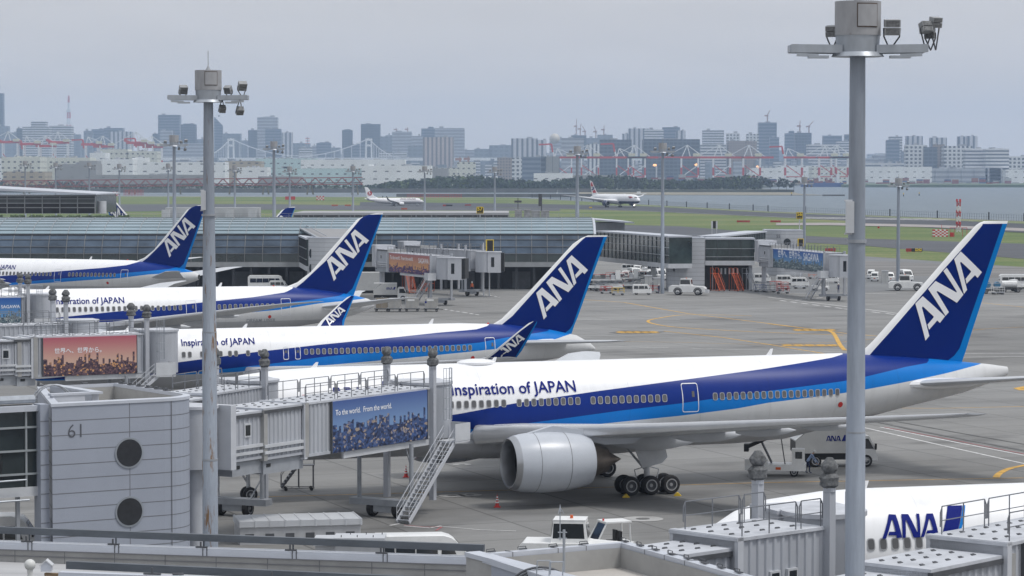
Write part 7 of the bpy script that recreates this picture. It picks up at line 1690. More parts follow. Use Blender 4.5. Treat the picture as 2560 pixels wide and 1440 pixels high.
for a in (("small green and yellow cart in front of the cargo loaders", 1545, 738, YELLOW), ("red railed cart left of the small green cart", 1516, 734, RED), ("red railed cart right behind the small van with blue mark", 1632, 733, RED), ("blue railed cart beside the silver stairs", 1900, 730, mat("blue_rail", (.03, .05, .2), .5)), ("red low trolley nearest the front, right of the silver stairs", 1957, 734, RED), ("dark railed cart between the silver stairs and the red trolley", 1925, 731, GREYD), ("white railed barrier cart in front of the paired vans", 2000, 722, VWHITE), ("orange heap like trolley behind the paired vans", 2035, 697, ORANGE), ("low white cart at the right edge beside the big tail", 2495, 736, VWHITE)): cart(*a)
# far right service vehicles with blue drums
for k, u in enumerate((2480, 2525, 2552)):
    p = G(u, 734 - k * 3); r = thing("service_trailer", ("service trailer with blue drums right behind the big tail", "white tanker trailer right of the blue drum trailer", "small white service truck cut by the right edge")[k], "trailer", (p.x, p.y, 0), R_(5), "service trailers at the right edge")
    mb = MB(); mb.box(-2.0, 2.0, -.9, .9, .55, .8); mb.build("chassis", BLACK, r)
    if k == 0:
        for x in (-.9, .9): mb = MB(); mb.cyl((x, -.5, 1.6), (x, .5, 1.6), .55, n=14); mb.build("drum", mat("blue_drum", (.05, .17, .3), .5, var=.1), r)
    elif k == 1: mb = MB(); mb.cyl((-1.6, 0, 1.5), (1.2, 0, 1.5), .65, n=16); mb.build("tank", VWHITE, r, smooth=True)
    else: mb = MB(); mb.profile([(-2, .6), (-2, 2.1), (-.9, 2.2), (-.2, 1.3), (2, 1.2), (2, .6)], -.9, .9); c_ = mb.build("cab", VWHITE, r); mb = MB(); mb.box(-1.8, -1.0, -.93, -.9, 1.4, 2.0); mb.build("side_window", GLASS, c_)
    mb = MB(); mb.tube([(-2, -.8, .8), (-2, -.8, 1.9), (2, -.8, 1.9), (2, -.8, .8)], .04, 5); mb.build("rail", GREYL, r); add_wheels(r, [(x, s_ * .8) for x in (-1.3, 1.3) for s_ in (-1, 1)], .42, .25)
# utility cabinets
def cabinet(label, u0, u1, v0, v1, group="grey utility cabinets"):
    p = G((u0 + u1) / 2, v1); w_ = (u1 - u0) / SPX(p.y); h = (v1 - v0) / SPX(p.y); r = thing("utility_cabinet", label, "cabinet", (p.x, p.y, 0), 0, group)
    mb = MB(); mb.box(-w_ / 2, w_ / 2, 0, w_ * .6, 0, h * .94); b_ = mb.build("housing", mat("cabinet_grey", (.42, .43, .43), .5, var=.08, scale=1.0), r); mb = MB(); mb.box(-w_ / 2 - .05, w_ / 2 + .05, -.06, w_ * .6 + .05, h * .94, h); mb.build("lid", GREYL, b_)
    mb = MB(); mb.box(-.015, .015, -.01, .0, .1, h * .9); mb.box(w_ * .3, w_ * .34, -.03, 0, h * .45, h * .55); mb.build("door_seam", SEAM, b_)
cabinet("grey cabinet among the vans behind the tallest mast", 2205, 2221, 676, 708); cabinet("left of the two grey cabinets under the pier behind the tall tail", 703, 726, 692, 720); cabinet("right of the two grey cabinets under the pier behind the tall tail", 738, 755, 692, 718)
cabinet("tall grey cabinet left of the heavy tug beside the light mast", 1612, 1630, 688, 731); cabinet("darker tall cabinet right behind the walking worker", 1634, 1652, 694, 730)
# silver containers / sheds behind the near corridor roof
def shed(label, u0, u1, v0, Y, h, nm="equipment_shed", cat="shed", rz=0.0, ribs=0, dp=2.4, wins=0):
    a, b = P(u0, v0, Y), P(u1, v0, Y); w_ = b.x - a.x; r = thing(nm, label, cat, (a.x, Y, 0), rz); h = h or a.z
    mb = MB(); mb.box(0, w_, 0, dp, 0, h - .35); b_ = mb.build("wall", mat("shed_pale_grey", (.42, .43, .45), .5, var=.08, scale=.8, stretch=(2, 1, .5)), r)
    mb = MB(); mb.box(-.08, w_ + .08, -.1, dp + .1, h - .35, h); mb.build("roof", mat("shed_roof_pale", (.50, .52, .55), .5, var=.06, scale=.6), b_)
    if ribs:
        mb = MB()
        for k in range(ribs + 1): x = w_ * k / ribs; mb.box(x - .04, x + .04, -.13, dp + .13, h - .37, h + .03)
        mb.build("roof_ribs", GREYL, b_)
    for k in range(wins):
        x = w_ * (k + .25) / wins; mb = MB(); mb.box(x, x + .52, -.02, .01, h - 1.15, h - .75); mb.build("vent_window", GREYD, b_)
    return r
shed("long pale container with ribbed roof behind the near corridor roof", 600, 905, 1304, 158, None, ribs=8, wins=6, dp=3.0, rz=R_(12))
shed("small pale shed left of the clipped roof shed", 788, 846, 1348, 143, None, dp=1.6); sh_ = shed("pale shed with roof clips beside the nearest minivan", 838, 958, 1345, 142, None, dp=1.8)
mb = MB()
for k in range(6): mb.cyl((.3 + k * .42, .3 + (k % 2) * 1.1, 2.0), (.3 + k * .42, .3 + (k % 2) * 1.1, P(850, 1345, 142).z + .12), .025, n=5)
mb.build("roof_clips", GREYD, sh_)

for k in range(9):
    o = place_van(("kei", "long", "kei")[k % 3], "one of the white vehicles parked in rows beyond the walkway at the pier end", 1565 + (k % 5) * 21 + (k // 5) * 9, 700 - (k // 5) * 16 - (k % 2) * 3, R_((80, 100, 170)[k % 3]), "white vehicles parked beyond the walkway")

rq = random.Random(3)
for k in range(13):
    cart("one of the many small carts crowded round the loaders, left of the tug" if k < 9 else "one of the dark carts lined up under the stairs right of the dark store", (1462 + k * 20) if k < 9 else 1905 + (k - 9) * 17, (722 + rq.uniform(-12, 8)) if k < 9 else 728 + rq.uniform(-3, 2), rq.choice((VWHITE, RED, GREYD, STEEL)), dark=k % 2 == 0, group="crowded equipment carts" if k < 9 else "dark carts by the store", h=rq.uniform(.7, 1.5))
for k in range(7): cabinet("pale equipment box standing among the carts left of the light mast", 1478 + k * 23, 1478 + k * 23 + rq.uniform(7, 14), 690 - rq.uniform(0, 6), 712, "pale equipment boxes among the carts")

place_van("long", "white minivan parked right of the grey utility box behind the tallest mast", 2262, 702, R_(100))
place_van("bus", "white minibus cut by the right edge behind the blue drum trailer", 2545, 722, R_(178))
place_van("kei", "small white van left of the far blue advert bridge's stairs", 2075, 708, R_(170))
place_van("kei", "small white van in the dim space under the dark glass walkway", 1545, 705, R_(60))
# ------------------------------------------------------------------ far shore: land, wood, bridge, port, city
LAND = mat("far_land", (.10, .11, .09), .9, var=.3, scale=.004, coords="Object")
BANK = mat("sea_wall_stone", (.12, .12, .115), .9, var=.3, scale=.05)
def slab(name, pts, z0, z1, m): mb = MB(); mb.prism(pts, z0, z1); return tag(mb.build(name, m), kind="structure")
yl = 3330.0
xr = P(1985, 480, yl).x
slab("far_shore", [(-5800, yl), (xr, yl), (xr - 30, yl + 500), (P(1990, 460, 5300).x, 5250), (-5800, 5250)], -3.5, 1.6, LAND)
slab("far_shore", [(-5800, 5251), (5800, 5251), (5800, 15300), (-5800, 15300)], -3.5, 1.4, LAND)
slab("sea_wall", [(-5800, yl - 8), (P(1480, 480, yl).x, yl - 8), (P(1480, 480, yl).x, yl - .5), (-5800, yl - .5)], -3.4, 3.0, BANK)
slab("breakwater", [(P(990, 0, 2700).x, 2700), (P(1510, 0, 2700).x, 2700), (P(1510, 0, 2700).x, 2712), (P(990, 0, 2700).x, 2712)], -3.2, 1.2, BANK)
slab("sand_spit", [(P(1440, 486, 2950).x, 2950), (P(2065, 486, 2900).x, 2900), (P(2000, 486, 3060).x, 3060), (P(1985, 484, 3320).x, 3320), (P(1440, 484, 3320).x, 3320)], -3.3, -1.5, mat("shore_sand", (.22, .20, .15), .9, var=.2, scale=.02))
slab("grass_bank", [(P(2120, 463, 4500).x, 4560), (3000, 4560), (3000, 5249), (P(2120, 460, 5000).x, 5249)], -3.2, 2.4, mat("bank_grass", (.09, .13, .07), .9, var=.3, scale=.01))
# leaf clump foliage for the wood
LEAF = [mat("pine_leaves_dark", (.018, .034, .022), .9, var=.5, scale=.12), mat("leaves_mid", (.040, .068, .028), .9, var=.5, scale=.12), mat("leaves_light", (.085, .115, .038), .9, var=.4, scale=.12)]
BARK = mat("bark", (.06, .05, .04), .9, var=.2)
def crown_mb(mb, c, rx, ry, rz_, n, rr, s=1.0):
    for _ in range(n):
        while True:
            p = Vector((rr.uniform(-1, 1), rr.uniform(-1, 1), rr.uniform(-1, 1)))
            if p.length < 1: break
        p = p.normalized() * (p.length ** .45); q = Vector((c[0] + p.x * rx, c[1] + p.y * ry, c[2] + p.z * rz_))
        a = Vector((rr.uniform(-1, 1), rr.uniform(-1, 1), rr.uniform(-.5, 1))).normalized(); b = a.orthogonal().normalized(); d = a.cross(b); k = s * rr.uniform(.6, 1.5)
        mb.add([q + b * k, q + d * k * .8, q - b * k * .9, q - d * k], [(0, 1, 2, 3)])
rr = random.Random(21); mb = MB()
u = 955.0
while u < 1900:
    for row in range(2):
        Y = 3380 + row * 90 + rr.uniform(-25, 25); uu = u + rr.uniform(-7, 7); p = P(uu, 480, Y); e_ = min(1, (u - 940) / 60.0)
        h = (rr.uniform(10, 14) + 3 * sin(u / 57.0) + (row * 1.2)) * (.55 + .45 * e_); mb.mi = rr.choice((0, 0, 0, 1, 1)) if rr.random() > .05 else 2
        crown_mb(mb, (p.x, Y, 1.6 + h * .52), rr.uniform(4.5, 7), 5, h * .52, 46, rr, 1.5)
    u += 5.6
o = mb.build("wood", LEAF); tag(o, "dense dark green wood along the far shore behind the taxiing airliners", "wood", None, "stuff")
mb = MB(); u = -40.0
while u < 960:
    Y = 3360 + rr.uniform(-10, 60); p = P(u, 480, Y); h = rr.uniform(2.5, 6.5); mb.mi = rr.choice((0, 1, 1)); crown_mb(mb, (p.x, Y, 3 + h * .4), rr.uniform(4, 9), 4, h * .55, 18, rr, 1.4); u += rr.uniform(5, 13)
for u in [rr.uniform(-20, 480) for _ in range(46)]:
    Y = 3750 + rr.uniform(-60, 60); p = P(u, 480, Y); h = rr.uniform(6, 11); mb.mi = 0; crown_mb(mb, (p.x, Y, 1.6 + h * .5), rr.uniform(5, 9), 4, h * .5, 26, rr, 1.5)
tag(mb.build("shore_shrubs", LEAF), "low ragged shrubs along the far sea wall on the left", "shrubs", None, "stuff")
def tree(label, u, Y, h, r_, mi, group="pines at the right end of the wood"):
    p = P(u, 480, Y); t = thing("pine_tree", label, "tree", (p.x, Y, -1.5), 0, group); mb = MB(); mb.cyl((0, 0, 0), (rr.uniform(-.6, .6), 0, h * .7), .35, .15, n=6)
    for k in range(3): a = rr.uniform(0, 6.3); mb.cyl((0, 0, h * (.35 + .12 * k)), (cos(a) * r_ * .7, sin(a) * r_ * .7, h * (.55 + .12 * k)), .14, .05, n=4)
    mb.build("trunk", BARK, t); mb = MB()
    for k in range(5): crown_mb(mb, (rr.uniform(-.5, .5) * r_, rr.uniform(-.4, .4) * r_, h * (.5 + .11 * k)), r_ * rr.uniform(.4, .75), r_ * .5, h * .10, 34, rr, .95)
    mb.build("crown", LEAF[mi], t)
TL = ["fifth pine from the right tip of the wood", "fourth pine from the right tip of the wood", "third pine from the right tip of the wood", "second pine from the right tip of the wood", "pine at the very right tip of the wood"]
for k, (u, h) in enumerate(((1905, 15), (1926, 13), (1946, 14.5), (1966, 13.5), (1985, 12.5))): tree(TL[k], u, 3330, h + 2, 7.0, 0)
# red truss approach bridge with its piers
REDT = mat("truss_red", (.30, .06, .045), .6, var=.15)
tb = thing("truss_bridge", "long low red truss bridge crossing above the far water on the left", "bridge", (0, 0, 0))
a = P(-60, 461, 3150); b = P(905, 452, 3000); mb = MB(); n = 60; H_ = 7.5
for sy in (0, 9):
    A1 = a + Vector((0, sy, 0)); B1 = b + Vector((0, sy, 0)); up = Vector((0, 0, H_ * .5)); dn = Vector((0, 0, -H_ * .5))
    mb.beam(A1 + up, B1 + up, 1.0); mb.beam(A1 + dn, B1 + dn, 1.0)
    for k in range(n): p = A1.lerp(B1, k / n); q = A1.lerp(B1, (k + 1) / n); mb.beam(p + (up if k % 2 else dn), q + (dn if k % 2 else up), .5)
mb.build("truss", REDT, tb); mb = MB(); mb.beam(a + Vector((0, 4.5, -2)), b + Vector((0, 4.5, -2)), 6, 1.2); mb.build("deck", mat("truss_deck", (.16, .12, .11), .8, var=.3, scale=.05), tb)
for u in (70, 219, 340, 455, 590, 672, 780, 888):
    t = (u + 60) / 965; p = a.lerp(b, t); mb = MB()
    for sx in (-1, 1): mb.cyl((p.x + sx * 3.6, p.y + 4, -3), (p.x + sx * 1.5, p.y + 4, p.z - 3.4), .9, n=8)
    mb.build("pier", mat("pier_ochre", (.22, .19, .12), .8, var=.2), tb)
# facades
def facade(name, wall, glass, mode="grid", hx=6.0, hz=4.0, fx=.45, fz=.5, rough=.6):
    if name in MATS: return MATS[name]
    m, t, b = newmat(name); N = t.nodes; Lk = t.links; co = N.new("ShaderNodeTexCoord"); sp = N.new("ShaderNodeSeparateXYZ"); Lk.new(co.outputs["Object"], sp.inputs[0])
    ad = N.new("ShaderNodeMath"); Lk.new(sp.outputs[0], ad.inputs[0]); Lk.new(sp.outputs[1], ad.inputs[1])
    def fr(src, h, th):
        d = N.new("ShaderNodeMath"); d.operation = "DIVIDE"; d.inputs[1].default_value = h; Lk.new(src, d.inputs[0]); f = N.new("ShaderNodeMath"); f.operation = "FRACT"; Lk.new(d.outputs[0], f.inputs[0])
        l = N.new("ShaderNodeMath"); l.operation = "LESS_THAN"; l.inputs[1].default_value = th; Lk.new(f.outputs[0], l.inputs[0]); return l.outputs[0]
    fx_ = fr(ad.outputs[0], hx, fx); fz_ = fr(sp.outputs[2], hz, fz)
    if mode == "grid": q = N.new("ShaderNodeMath"); q.operation = "MULTIPLY"; Lk.new(fx_, q.inputs[0]); Lk.new(fz_, q.inputs[1]); f = q.outputs[0]
    elif mode == "rows": f = fz_
    elif mode == "cols": f = fx_
    nz = N.new("ShaderNodeTexNoise"); nz.inputs["Scale"].default_value = .03; Lk.new(co.outputs["Object"], nz.inputs[0])
    r = N.new("ShaderNodeMapRange"); r.inputs[3].default_value = .8; r.inputs[4].default_value = 1.15; Lk.new(nz.outputs["Fac"], r.inputs[0])
    mx = N.new("ShaderNodeMixRGB"); mx.inputs[1].default_value = (*wall, 1); mx.inputs[2].default_value = (*glass, 1); Lk.new(f, mx.inputs[0])
    sc = N.new("ShaderNodeVectorMath"); sc.operation = "SCALE"; Lk.new(mx.outputs[0], sc.inputs[0]); Lk.new(r.outputs[0], sc.inputs["Scale"]); Lk.new(sc.outputs[0], b.inputs["Base Color"]); b.inputs["Roughness"].default_value = rough
    MATS[name] = m; return m
FA = {
 "gd": facade("tower_glass_dark", (.10, .13, .17), (.04, .055, .08), "grid", 9, 8, .8, .6, .4), "gb": facade("tower_glass_blue", (.16, .20, .26), (.07, .10, .15), "rows", 9, 9, .5, .5, .4),
 "wr": facade("apartment_rows", (.60, .61, .63), (.09, .11, .14), "rows", 9, 7, .5, .45), "wg": facade("apartment_grid", (.66, .67, .68), (.08, .1, .12), "grid", 9, 8, .55, .55),
 "wc": facade("apartment_columns", (.56, .57, .6), (.10, .12, .16), "cols", 13, 8, .42, .5), "pk": facade("pinkish_columns", (.50, .44, .42), (.17, .17, .2), "cols", 10, 8, .45, .5),
 "bl": facade("plain_slate", (.20, .235, .28), (.14, .17, .21), "grid", 16, 12, .6, .5), "lt": facade("pale_office", (.40, .42, .45), (.22, .24, .28), "rows", 9, 10, .5, .5),
 "br": facade("brown_grid", (.30, .25, .22), (.09, .09, .1), "grid", 6, 6, .5, .5), "ws": facade("white_stripe_tower", (.72, .74, .76), (.10, .12, .16), "cols", 9, 6, .45, .5),
 "cr": facade("cream_factory", (.64, .65, .58), (.12, .13, .13), "grid", 9, 9, .4, .28), "wh": facade("white_factory", (.78, .80, .80), (.13, .14, .15), "grid", 17, 11, .3, .16),
 "aq": facade("aqua_factory", (.48, .62, .62), (.12, .14, .15), "grid", 12, 9, .35, .25), "gy": facade("grey_factory", (.30, .30, .30), (.2, .2, .2), "grid", 21, 14, .2, .1), "tn": facade("tan_factory", (.40, .34, .25), (.1, .1, .1), "grid", 12, 7, .4, .3),
 "sl": facade("silver_silo", (.27, .28, .28), (.10, .10, .10), "cols", 11, 9, .08, .5)}
ROOFP = mat("far_roof", (.34, .35, .37), .8, var=.1, scale=.02)
TONE = {"gd": "dark glass", "gb": "blue grey banded", "wr": "white balconied", "wg": "white gridded", "wc": "pale striped", "pk": "pinkish striped", "bl": "slate blue", "lt": "pale banded", "br": "brown gridded", "ws": "white striped", "cr": "cream", "wh": "white", "aq": "pale aqua", "gy": "plain grey", "tn": "tan", "sl": "grey"}
def building(u0, u1, vt, Y, k, label, cat="high-rise", group="skyline towers", step=None, base_z=1.4, dp=None, cranes=(), spire=None, ribs=None, plant=True):
    a, b = P(u0, vt, Y), P(u1, vt, Y); W_ = b.x - a.x; h = a.z - base_z; D_ = dp or max(18, W_ * .7)
    r = thing("tower_block" if cat == "high-rise" else "industrial_building", label, cat, (a.x, Y, base_z), 0, group); mb = MB()
    if spire: mb.add([(0, 0, 0), (W_, 0, 0), (W_, D_, 0), (0, D_, 0), (0, 0, h), (W_, 0, h * .86), (W_, D_, h * .86), (0, D_, h)], [(0, 3, 2, 1), (4, 5, 6, 7), (0, 1, 5, 4), (1, 2, 6, 5), (2, 3, 7, 6), (3, 0, 4, 7)])
    else: mb.box(0, W_, 0, D_, 0, h)
    if step:
        for (s0, s1, dv) in step: z1 = P(0, vt - dv, Y).z - base_z; mb.box(W_ * s0, W_ * s1, D_ * .15, D_ * .85, h - .2, z1)
    if ribs:
        for q in range(ribs): x = W_ * (q + .5) / ribs; mb.box(x - W_ * .012, x + W_ * .012, -1.5, .1, 0, h)
    mb.build("tower" if cat == "high-rise" else "hall", FA[k], r)
    if plant:
        mb = MB(); rq = random.Random(int(u0 * 7 + vt))
        for _ in range(1 if cat == "high-rise" else 4): x = rq.uniform(.1, .7) * W_; w2 = rq.uniform(.12, .28) * W_ if cat == "high-rise" else rq.uniform(.02, .07) * W_; mb.box(x, x + w2, D_ * .3, D_ * .6, h + .01, h + rq.uniform(3, 7) * (Y / 9000))
        mb.build("roof_plant", ROOFP, r)
    for (cu, cv, lean) in cranes:
        p = P(cu, cv, Y); x = p.x - a.x; z = p.z - base_z; mb = MB(); mb.beam((x, D_ * .5, h), (x, D_ * .5, h + (z - h) * .62), 3.2); mb.beam((x - lean * .25, D_ * .5, h + (z - h) * .5), (x + lean, D_ * .5, z), 2.0); mb.beam((x - 8, D_ * .5, h + (z - h) * .55), (x + 3, D_ * .5, h + (z - h) * .55), 4.0); mb.build("tower_crane", mat("crane_grey_red", (.30, .18, .17), .6, var=.1), r)
    return r
T_ = [  # u0, u1, vtop, distance, facade, distinguishing words, extras
 (-25, 7, 233, 9500, "gd", "tallest narrow dark tower cut by the left edge", {}), (-20, 20, 315, 9300, "bl", "tower at the foot of the narrow dark one, left edge", {}), (20, 41, 331, 9200, "bl", "short tower second from the left edge", {}),
 (41, 56, 321, 8200, "gd", "slim dark tower left of the balconied slab pair", {}), (56, 123, 317, 8000, "wr", "left half of the wide balconied slab pair with a roof box", dict(step=[(.3, .85, 13)])), (123, 178, 314, 8050, "wr", "right half of the wide balconied slab pair, before the lattice tower", {}),
 (178, 201, 336, 9000, "bl", "rounded dark tower right of the balconied slabs", {}), (201, 262, 351, 9600, "bl", "low block under the left cluster, behind the red cranes", {}), (209, 231, 327, 8800, "bl", "leftmost of the close cluster of four", {}), (229, 262, 323, 8900, "gb", "second of the close cluster of four", {}), (259, 307, 320, 8700, "gb", "highest of the close cluster of four", {}), (272, 328, 329, 8400, "wc", "front right of the close cluster of four", {}),
 (381, 397, 334, 9000, "gd", "short slim one beside the big stepped tower", {}), (395, 449, 287, 8600, "gb", "big blue tower standing left of the rust patched mast", {}), (400, 430, 326, 8300, "lt", "pale one in front of the big blue tower", {}), (452, 489, 311, 8500, "gd", "dark stepped top one between the big blue tower and the mast", dict(step=[(.15, .8, 2)])), (388, 513, 358, 7900, "lt", "low wide pale block under the big blue tower", {}), (489, 516, 348, 9000, "bl", "small one immediately left of the rust patched mast", {}),
 (535, 556, 292, 8700, "gb", "blade topped tower immediately right of the rust patched mast", dict(spire=1)), (555, 601, 334, 8900, "bl", "square one behind the bridge's left pylon", {}), (600, 622, 351, 9200, "bl", "low one right of the left pylon", {}), (620, 646, 325, 8800, "gd", "dark corner tower left of the broad stepped one", {}), (643, 693, 293, 8600, "lt", "broad pale stepped tower right of the left pylon", dict(step=[(.3, .65, 2)])), (663, 702, 322, 8200, "gb", "front block of the broad stepped tower", {}), (702, 731, 331, 8400, "wc", "pale striped one right of the broad stepped tower", {}),
 (729, 774, 358, 8600, "bl", "low block left of the radio mast", {}), (747, 779, 368, 7800, "wr", "low white banded one before the radio mast", {}), (779, 791, 364, 8800, "lt", "small pale one right of the radio mast", {}), (791, 827, 357, 8500, "gb", "round topped low one in the middle of the cable span", dict(step=[(.2, .9, 1.5)])), (827, 851, 369, 9000, "bl", "lowest one in the middle of the cable span", {}), (855, 881, 325, 8800, "gd", "slim dark tower left of the right pylon", dict(step=[(.2, .8, 1.5)])),
 (902, 950, 310, 8700, "gd", "tall dark slab right behind the right pylon", {}), (880, 912, 360, 8300, "gb", "low banded one left of the right pylon", {}), (950, 981, 341, 8700, "bl", "one right of the tall dark slab", {}), (964, 980, 338, 8900, "bl", "narrow one behind the block right of the tall dark slab", {}), (980, 1029, 329, 8500, "lt", "block with two roof antennas", dict(cranes=((990, 319, 0), (1018, 318, 0)))), (1029, 1057, 340, 8300, "lt", "pale one between the antenna block and the paired office towers", {}),
 (1053, 1089, 321, 8600, "gb", "left of the paired office towers, with raised roof box", dict(step=[(.5, .85, 4)])), (1087, 1161, 320, 8500, "lt", "right, wider one of the paired office towers", {}), (1057, 1134, 343, 6400, "pk", "pinkish hotel slab with vertical stripes", {}), (985, 1016, 382, 7600, "wr", "low white one behind the right bridge pylon's side cable", {}), (948, 981, 379, 7600, "wr", "low white banded one beside the right pylon", {}), (1020, 1060, 364, 7900, "bl", "low one left of the pinkish hotel", {}),
 (1160, 1188, 375, 8600, "lt", "small stepped one right of the pinkish hotel", {}), (1186, 1226, 372, 8200, "bl", "left, lower half of the slate block pair", {}), (1223, 1281, 363, 8200, "bl", "right, higher half of the slate block pair", {}), (1243, 1282, 394, 5600, "br", "brown gridded apartment block above the trees", {}), (1280, 1306, 395, 5400, "wg", "small white apartment block above the trees", {}), (1305, 1356, 392, 5300, "gb", "grey banded office left of the grey silo box", {}),
 (1278, 1344, 346, 7000, "wc", "left part of the long white apartment slab", {}), (1340, 1366, 350, 6900, "wc", "right part of the long white apartment slab", {}), (1374, 1405, 342, 8200, "lt", "one carrying a pale round dome", {}), (1404, 1460, 345, 6600, "lt", "pale one with a dark square opening", {}), (1428, 1466, 338, 8300, "gd", "unfinished tower carrying the two tall cranes", dict(cranes=((1441, 297, 1), (1451, 309, 3)))), (1465, 1496, 345, 8300, "bl", "low block carrying two leaning cranes", dict(cranes=((1463, 315, -8), (1490, 316, -6)))), (1494, 1532, 337, 8200, "bl", "square block with a single thin crane", dict(cranes=((1510, 313, 1),))),
 (1469, 1531, 360, 6100, "ws", "white vertically striped office, left of the dark glass twin", {}), (1500, 1579, 349, 5900, "gd", "left dark glass office behind the raised crane boom", {}), (1556, 1577, 334, 8300, "wc", "narrow pale one behind the left dark glass office", {}), (1572, 1621, 321, 7600, "wc", "left of the tall white residential trio", {}), (1612, 1659, 324, 7500, "wr", "middle of the tall white residential trio", {}), (1657, 1700, 318, 7600, "gb", "stepped right one of the tall white residential trio", {}), (1690, 1714, 326, 7500, "wc", "corner block of the tall residential trio", {}),
 (1610, 1750, 348, 5700, "gd", "widest dark glass office block, behind the light mast", dict(ribs=5)), (1758, 1810, 326, 7400, "wr", "tall white one right of the widest dark glass office", {}), (1752, 1816, 361, 6500, "wr", "low white one at the foot of the tall white tower", {}), (1817, 1850, 333, 7300, "wg", "left one of the white twins before the tallest central tower", {}), (1820, 1872, 352, 6500, "br", "brownish one in front of the white twins", {}), (1867, 1897, 335, 7200, "wg", "right one of the white twins before the tallest central tower", {}), (1864, 1892, 353, 6400, "br", "small brownish one beneath the right white twin", {}),
 (1897, 1942, 306, 7600, "gb", "tallest tower right of centre, crane on its roof", dict(cranes=((1920, 275, 7),))), (1925, 1948, 343, 7400, "gb", "lower annex of the tallest central tower", {}), (1963, 1991, 333, 7800, "gb", "peaked tower left of the dark one with two cranes", dict(step=[(.35, .8, 6)])), (1988, 2029, 332, 7500, "gd", "dark tower carrying two cranes, left of the tallest mast", dict(cranes=((2001, 301, 1), (2024, 303, 12)))), (2021, 2094, 361, 6700, "wr", "wide balconied block left of the tallest mast", {}), (2059, 2105, 339, 7600, "gb", "dark topped one touching the tallest mast's left side", {}), (2093, 2135, 352, 7300, "wr", "banded one hidden partly by the tallest mast", {}), (2112, 2140, 336, 7700, "gd", "dark sliver behind the tallest mast", {}),
 (2163, 2187, 396, 6900, "lt", "low one right of the tallest mast", {}), (2185, 2242, 388, 7000, "lt", "low stepped one right of the tallest mast", dict(step=[(.1, .4, 3)])), (2217, 2249, 350, 6900, "gb", "dark slim tower, first high one right of the tallest mast", {}), (2224, 2256, 341, 7100, "wr", "pale tower behind the dark slim one, right of the tallest mast", {}), (2254, 2268, 378, 7000, "bl", "little dark one between the two slim towers", {}), (2267, 2307, 340, 7100, "wc", "tall striped one above the white gridded apartments", {}),
 (2265, 2313, 362, 5700, "wg", "white gridded apartment block, left of the dark glass corner", {}), (2311, 2343, 368, 5600, "gd", "dark glass corner tower between white apartment blocks", {}), (2335, 2362, 361, 5650, "br", "brownish pink apartment block beside the dark corner tower", {}), (2327, 2367, 344, 7000, "wc", "pale tower behind the brownish pink block", {}), (2361, 2431, 365, 5600, "wg", "wide white gridded apartment block", {}), (2395, 2421, 341, 7000, "wc", "left of the farther twin towers near the right edge", {}), (2419, 2444, 340, 6950, "wc", "right of the farther twin towers near the right edge", {}),
 (2414, 2472, 373, 5500, "wr", "left of the big white banded pair at the right", dict(step=[(.3, .75, 1.5)])), (2464, 2523, 372, 5450, "wr", "right of the big white banded pair at the right", dict(step=[(.3, .75, 1.5)])), (2523, 2600, 391, 5700, "wg", "low gridded block at the right edge", {})]
for (u0, u1, vt, Y, k, lab, kw) in T_: building(u0, u1, vt, Y, k, lab if lab.split()[0] in ("tower",) else lab, "high-rise", **kw)
# continuous low city behind
rr = random.Random(5); u = -60.0; mb = MB()
while u < 2640:
    w_ = rr.uniform(10, 34); Y = rr.uniform(9800, 11500); vt = rr.uniform(372, 402) + (6 if u > 2150 else 0); a, b = P(u, vt, Y), P(u + w_, vt, Y); mb.mi = rr.randrange(3); mb.box(a.x, b.x, Y, Y + 60, 1.4, a.z); u += w_ * rr.uniform(.6, 1.0)
u = -60.0
while u < 2640:
    w_ = rr.uniform(8, 26); Y = rr.uniform(6300, 7400); vt = rr.uniform(394, 414); a, b = P(u, vt, Y), P(u + w_, vt, Y); mb.mi = rr.randrange(3); mb.box(a.x, b.x, Y, Y + 40, 1.4, a.z); u += w_ * rr.uniform(.7, 1.1)
tag(mb.build("low_city_blocks", [FA["bl"], FA["lt"], FA["wr"]]), "continuous hazy mass of low city blocks behind the skyline towers", "city blocks", None, "stuff")
# lattice tower, radio mast, dome
YT = 12560; p = P(173, 433, YT); lt_ = thing("lattice_tower", "tall red and white lattice tower rising above the balconied slabs, upper left", "tower", (p.x, YT, 1.4)); zt = P(173, 239, YT).z
def zfrac(v): return P(173, v, YT).z - 1.4
for v0, v1, w0, w1, m in ((420, 360, 44, 27, RED), (360, 335, 27, 20, VWHITE), (335, 312, 20, 15, RED), (312, 296, 15, 12, VWHITE), (296, 280, 12, 10, RED), (280, 274, 17, 15, VWHITE), (274, 256, 6, 5, VWHITE), (256, 239, 5, 3, RED)):
    z0, z1 = zfrac(v0), zfrac(v1); mb = MB()
    for sx in (-1, 1):
        for sy in (-1, 1): mb.beam((sx * w0 / 2, sy * w0 / 2, z0), (sx * w1 / 2, sy * w1 / 2, z1), 3.2)
    for q in range(3):
        t0, t1 = q / 3, (q + 1) / 3; wa, wb = (w0 + (w1 - w0) * t0) / 2, (w0 + (w1 - w0) * t1) / 2; za, zb2 = z0 + (z1 - z0) * t0, z0 + (z1 - z0) * t1
        mb.beam((-wa, -wa, za), (wb, -wb, zb2), 2.4); mb.beam((wa, -wa, za), (-wb, -wb, zb2), 2.4)
    mb.build("lattice_section", m, lt_)
p = P(769, 385, 8000); rm = thing("radio_mast", "small lattice radio mast on a low roof in the middle of the skyline", "antenna", (p.x, 8000, p.z)); mb = MB(); zt = P(769, 343, 8000).z - p.z; mb.beam((0, 0, 0), (0, 0, zt), 2.5); mb.build("mast", GREYM, rm)
mb = MB()
for z in (.62, .78, .93): mb.beam((-6, 0, zt * z), (6, 0, zt * z), 2.2)
mb.build("antenna_arms", RED, rm)
